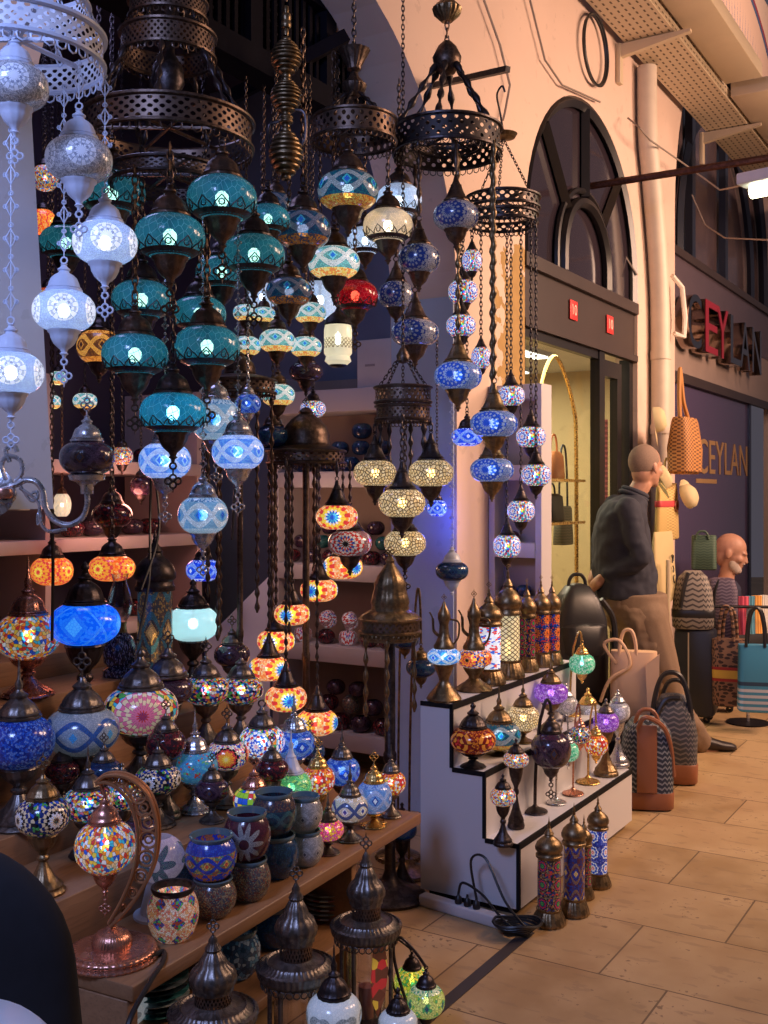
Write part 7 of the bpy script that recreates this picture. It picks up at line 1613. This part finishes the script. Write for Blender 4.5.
bag('duffel_bag', 'grey patterned bag with arched black handles behind the chevron duffel', 'bag', FL(673, 5.45), -.2, ((0, .10, .06), (.015, .115, .08), (.25, .12, .085), (.36, .10, .07), (.44, .06, .04), (.45, .03, .02)), pat('dark_grey_weave', lambda k, uv, o: chev(k, uv, o, (.05, .05, .055), (.17, .15, .14), 26., 40.)),
    (('base_trim', BROWNL, lambda m: m.loft([sel(a, b, 4, 28, (0, 0, z)) for z, a, b in ((.008, .116, .081), (.012, .119, .084), (.10, .122, .087), (.105, .118, .084))])), ('handle', BLACKL, loop(-.11, .09, .25, .55, -.05, .013)), ('handle', BLACKL, loop(-.07, .10, .25, .50, .04, .012)), ('trim', BLACKL, lambda m: m.tube(smooth([(-.115, -.07, .05), (-.11, -.085, .25), (-.05, -.07, .42), (.03, -.06, .44)]), .012, 6))))
WHEEL = plain('rubber_wheel', (.02, .02, .022), .6)
def suitcase(p, rz, w, d_, h, mat, label, handle=True):
    t = thing('suitcase', label, 'suitcase', p, None, rz)
    m = MB(); m.box((-w/2, -d_/2, .04), (w/2, d_/2, h), None, .03); m.build('shell', mat, t)
    m = MB(); m.box((-w*.12-.004, -d_/2-.004, .06), (-w*.12+.004, -d_/2+.004, h-.02)); m.build('zip', plain('pale_zip', (.5, .42, .36), .5), t)
    for i in (-1, 1):
        for j in (-1, 1): MB().torus((i*(w/2-.05), j*(d_/2-.05), .024), .016, .008, 14, 6, RX).build('wheel', WHEEL, t)
    return t
suitcase(FL(696, 6.92), -.45, .25, .20, .60, SUITC, 'black hard suitcase with a pale zip standing behind the tote bags')
suitcase(FL(722, 7.22), -.35, .20, .15, .50, plain('blue_shell', (.03, .035, .075), .5), 'dark blue suitcase behind the black one, under the mauve bag')
bag('backpack', 'grey woven backpack with black strap lying on the black suitcase', 'bag', FL(693, 6.9, .602), -.3, ((0, .115, .08), (.015, .13, .09), (.10, .132, .092), (.24, .12, .085), (.33, .09, .06), (.37, .05, .03)), GREYP, (('band', BLACKL, lambda m: m.loft([sel(a, b, 4, 28, (0, 0, z)) for z, a, b in ((.075, .133, .093), (.08, .135, .095), (.12, .135, .095), (.125, .132, .092))])), ('strap', BLACKL, lambda m: m.tube(smooth([(-.03, -.07, .36), (-.055, -.098, .26), (-.075, -.103, .14)]), .014, 6))))
bag('backpack', 'mauve woven bag standing on the dark blue suitcase', 'bag', FL(722, 7.22, .502), -.3, ((0, .09, .07), (.015, .10, .08), (.32, .10, .08), (.39, .08, .06), (.40, .05, .03)), MAUVEP, (('strap', BLACKL, lambda m: m.tube(smooth([(-.02, -.05, .39), (-.05, -.09, .28), (-.05, -.09, .05)]), .010, 6)),), pw=6)
bag('handbag', 'green woven handbag on top of the grey backpack beside the bald man', 'bag', FL(704, 6.98, .973), -.3, ((0, .07, .05), (.01, .08, .06), (.22, .078, .045), (.225, .07, .04)), GREENL, (('strap', GREENL, loop(-.05, .03, .2, .25, -.05, .007)),), pw=6)
# trolley pole with paper sack, straw goods on the pier
t = thing('display_pole', 'cream painted pole standing before the pier beside the black suitcase', 'pole', FL(668, 6.6)); MB().tube([(0, 0, .01), (0, 0, P(668, 560, 6.6)[2])], .014, 8).build('pole', CREAMM, t); MB().lathe([(0, 0), (.09, 0), (.09, .012), (.0, .014)], 20).build('base', CREAMM, t)
SACK = plain('cream_paper', (.60, .47, .24), .8, 0., .1, 6.); STRAW = pat('straw_weave', lambda k, uv, o: k.mix(k.m('GREATER_THAN', k.m('MULTIPLY', k.m('SINE', k.m('MULTIPLY', uv[0], 150.)), k.m('SINE', k.m('MULTIPLY', o[2], 330.))), .1), (.72, .52, .20), (.46, .29, .09)), .8)
STRAWB = pat('brown_straw_weave', lambda k, uv, o: k.mix(k.m('GREATER_THAN', k.m('MULTIPLY', k.m('SINE', k.m('MULTIPLY', uv[0], 120.)), k.m('SINE', k.m('MULTIPLY', o[2], 260.))), .05), (.50, .22, .06), (.14, .05, .015)), .7)
def PT(px, py, t_=-2.06): return P(px, py, dt(px, t_))
d7 = dt(664, -2.04)
p = PT(663, 604, -2.04); t = bag('paper_sack', 'cream paper bag with scribbled black marks hanging below the straw bag on the pier', 'bag', p, ROT, ((0, .08, .02), (.02, .17, .035), (.10, .23, .04), (.30, .20, .03), (.42, .19, .02), (.46, .185, .012)), SACK, (('marks', black, lambda m: [m.tube(smooth(q), .004, 5) for q in ([(.03, -.047, .31), (.05, -.046, .29), (.045, -.047, .26)], [(.055, -.044, .31), (.08, -.043, .30), (.07, -.045, .27)], [(.06, -.046, .24), (.085, -.044, .22), (.065, -.047, .20)], [(.09, -.045, .18), (.07, -.047, .16), (.09, -.046, .13)])], ),), pw=3)
p = PT(667, 540, -2.06); bag('straw_bag', 'flat straw bag with a red stripe hung on the pier above the paper sack', 'bag', p, ROT, ((0, .20, .02), (.01, .215, .03), (.30, .195, .025), (.37, .19, .015)), STRAW, (('stripe', plain('red_ribbon', (.55, .06, .07), .6), lambda m: m.loft([sel(a, b, 4, 28, (0, 0, z)) for z, a, b in ((.215, .204, .0305), (.22, .207, .032), (.25, .205, .032), (.255, .202, .03))])), ('tag', BROWNL, lambda m: m.torus((.10, -.034, .22), .035, .005, 14, 5, RX)), ('handle', STRAW, loop(-.07, .07, .36, .52, 0, .008))))
p = PT(685, 474, -1.95); bag('straw_bag', 'brown woven straw shoulder bag hanging at the top of the pier', 'bag', p, ROT, ((0, .15, .06), (.015, .175, .08), (.16, .18, .085), (.33, .16, .06), (.36, .15, .05)), STRAWB, (('strap', STRAWB, lambda m: m.tube(smooth([(-.11, 0, .34), (-.13, 0, .5), (-.115, 0, .66), (-.09, 0, .62), (-.03, 0, .46), (.10, 0, .34)]), .014, 7)),), pw=4)
HATM = plain('cream_felt', (.62, .50, .28), .8)
for i, (x, y, tt, rot) in enumerate(((659, 478, -2.0, (.9, .5, ROT)), (686, 497, -1.98, (1.2, -.4, ROT)), (655, 420, -2.08, (1.3, .9, ROT)))):
    t = thing('sun_hat', ['cream cap hanging under the brown straw bag, behind the man', 'pale visor cap hanging below the brown straw bag', 'cream hat tucked behind the strap of the brown straw bag'][i], 'hat', PT(x, y, tt)); t.rotation_euler = rot
    m = MB(); m.lathe([(0, .07), (.05, .065), (.078, .04), (.082, .0)], 24); m.build('crown', HATM, t)
    m = MB(); m.prism([(.08*math.cos(a), .0) for a in (0,)]+[(0, 0), (0, .001)], 0, .001) if False else m.loft([[Vector(((.08+w*max(0, math.cos(a)))*math.cos(a), (.08+w*max(0, math.cos(a))*.6)*math.sin(a), -.004-.1*w*max(0, math.cos(a)))) for a in [2*PI*j/28 for j in range(28)]] for w in (0, .05, .11)], False); m.build('brim', HATM, t)
# rack of canvas totes at the right edge
t = thing('bag_rack', 'low metal rack from which the canvas totes hang', 'rack', FL(748, 6.85)); m = MB(); m.lathe([(0, 0), (.13, 0), (.135, .008), (.0, .014)], 28); m.build('base', MM['iron'], t); MB().tube([(0, 0, .012), (0, 0, .745)], .011, 8).build('pole', MM['silver'], t); MB().tube([(-.22, .02, .745), (.30, -.05, .745)], .010, 8).build('rail', MM['iron'], t)
bag('tote_bag', 'leopard print canvas tote with a red and yellow band hanging from the rack', 'bag', FL(729, 6.78, .13), -.35, ((0, .09, .05), (.01, .10, .06), (.38, .105, .05), (.42, .105, .045)), LEOP, (('handle', LEOP, loop(-.06, .03, .41, .62, -.045, .011)), ('handle', LEOP, loop(-.04, .05, .41, .60, .04, .011))), pw=5)
bag('tote_bag', 'blue striped canvas tote with dark handles hanging at the end of the rack', 'bag', FL(757, 6.58, .13), -.2, ((0, .10, .05), (.01, .115, .06), (.36, .11, .05), (.41, .11, .045)), BLUEB, (('handle', BLACKL, loop(-.07, .04, .40, .63, -.045, .010)), ('handle', BLACKL, loop(-.05, .06, .40, .62, .04, .010))), pw=5)
for i, (x, c, lab) in enumerate(((744, (.50, .05, .09), 'crimson'), (750, (.06, .22, .30), 'teal'), (757, (.75, .28, .05), 'orange'), (764, (.60, .56, .50), 'pale striped'))):
    k = NT('scarf_'+lab.split()[0]); o_ = k.sep(k.coord('Object')); mt = k.done(k.bsdf(k.mix(k.m('GREATER_THAN', k.m('FRACT', k.m('MULTIPLY', o_[0], 40.+9*i)), .6), c, tuple(min(1, q*1.7+.05) for q in c)), .8))
    m = MB(); m.loft([sel(.035, .012, 2.5, 16, (0, .01*math.sin(9*z), z)) for z in (0, .06, .12, .18, .22, .245)]); o = m.build('scarf', mt); o.location = FL(x, 6.9+.03*i, .56); tag(o, lab+' folded scarf hanging from the rack behind the canvas totes', 'scarf', 'scarves on the rack')
# ---- goods behind the shop glass ---------------------------------------------------------------------
t = thing('display_rack', 'golden arched display rack behind the shop glass', 'rack', W(6.85, -2.85, 0)); p0 = Vector(t.location)
m = MB(); m.tube(smooth([W(6.45, -2.78, .02)-p0, W(6.45, -2.78, 1.8)-p0, W(6.52, -2.78, 2.2)-p0, W(6.75, -2.78, 2.39)-p0, W(7.05, -2.78, 2.1)-p0, W(7.12, -2.78, 1.7)-p0, W(7.12, -2.78, .02)-p0]), .014, 8); m.build('arch', MM['gold'], t)
for z in (1.26, 1.55): m = MB(); m.box((6.45, 2.72, z), (7.14, 2.98, z+.018), Matrix.Translation(-p0) @ MW); m.build('shelf', MM['gold'], t)
bag('handbag', 'orange leather handbag on the upper level of the golden rack', 'bag', W(6.88, -2.85, 1.5695), ROT, ((0, .10, .05), (.01, .11, .055), (.16, .10, .045), (.19, .06, .03)), plain('orange_leather', (.55, .20, .07), .5), (('handle', plain('orange_leather_strap', (.5, .17, .06), .5), loop(-.06, .06, .17, .30, 0, .007)),))
bag('handbag', 'black handbag on the lower level of the golden rack', 'bag', W(6.84, -2.85, 1.2795), ROT, ((0, .12, .06), (.01, .13, .065), (.17, .12, .05), (.19, .08, .03)), BLACKL, (('handle', BLACKL, loop(-.06, .06, .18, .255, 0, .007)),))
bag('handbag', 'grey green shoulder bag hanging on the stone wall behind the shop glass', 'bag', W(7.3, -2.95, 1.10), ROT, ((0, .10, .05), (.01, .11, .05), (.26, .10, .04), (.28, .09, .03)), pat('grey_green_weave', lambda k, uv, o: chev(k, uv, o, (.13, .13, .10), (.22, .20, .15), 20., 50.)), (('strap', BLACKL, loop(-.08, .08, .27, .70, 0, .008)),))
for i, (s, t_, c, nm) in enumerate(((605, -2.9, (.20, .05, .05), 'dark red'), (613, -2.72, (.12, .17, .20), 'slate blue'))):
    m = MB(); m.box((-.022, -.004, 0), (.022, .004, 1.0), None, .001); o = m.build('belt', pat('belt_weave_%d' % i, lambda k, uv, o_: k.mix(k.m('GREATER_THAN', k.m('SINE', k.m('MULTIPLY', o_[2], 160.)), .2), c, tuple(x*2.2 for x in c)))); pq = P(s, 500, dt(s, t_)); o.location = (pq[0], pq[1], 1.05); o.rotation_euler = (0, 0, ROT-PI/3); tag(o, nm+' woven belt hanging behind the shop door glass', 'belt')
# ---- black chair with white chair before it at the near corner --------------------------------------
CL = plain('black_cloth', (.010, .010, .014), .9, 0., .3, 40.)
t = thing('chair', 'chair draped in black cloth standing at the near end of the oak shelf', 'chair', (-.69, 1.62, 0))
m = MB(); rings = []
for i in range(25):
    u = i/24; z = .05+.89*math.sin(u*PI/2); x = max(0., (z-.72)/.22); w = (.285-.075*z/.9)*max(.02, 1-min(1., x)**2.6)**.5; dp = (.20-.15*min(1, z/.72))*max(.05, 1-min(1., x)**3)**.5+.006; rings.append(sel(w, dp, 2.6, 40, (0, .0, z)))
m.loft(rings); m.build('cloth_cover', CL, t)
for i in (-1, 1):
    for j in (-1, 1): MB().tube([(i*.17, j*.12, 0), (i*.17, j*.12, .07)], .014, 8).build('leg', MM['iron'], t)
t = thing('stool', 'white round topped plastic seat in front of the black draped chair', 'stool', (-.54, 1.235, 0.0))
MB().lathe([(0, .775), (.10, .775), (.135, .778), (.150, .79), (.152, .805), (.14, .817), (.08, .821), (0, .822)], 40).build('seat', plain('white_plastic_seat', (.62, .66, .72), .4), t)
for a in range(4): b_ = PI/4+a*PI/2; MB().tube([(.10*math.cos(b_), .10*math.sin(b_), .785), (.15*math.cos(b_), .15*math.sin(b_), 0)], .012, 8).build('leg', plain('white_plastic_leg', (.6, .64, .7), .4), t)
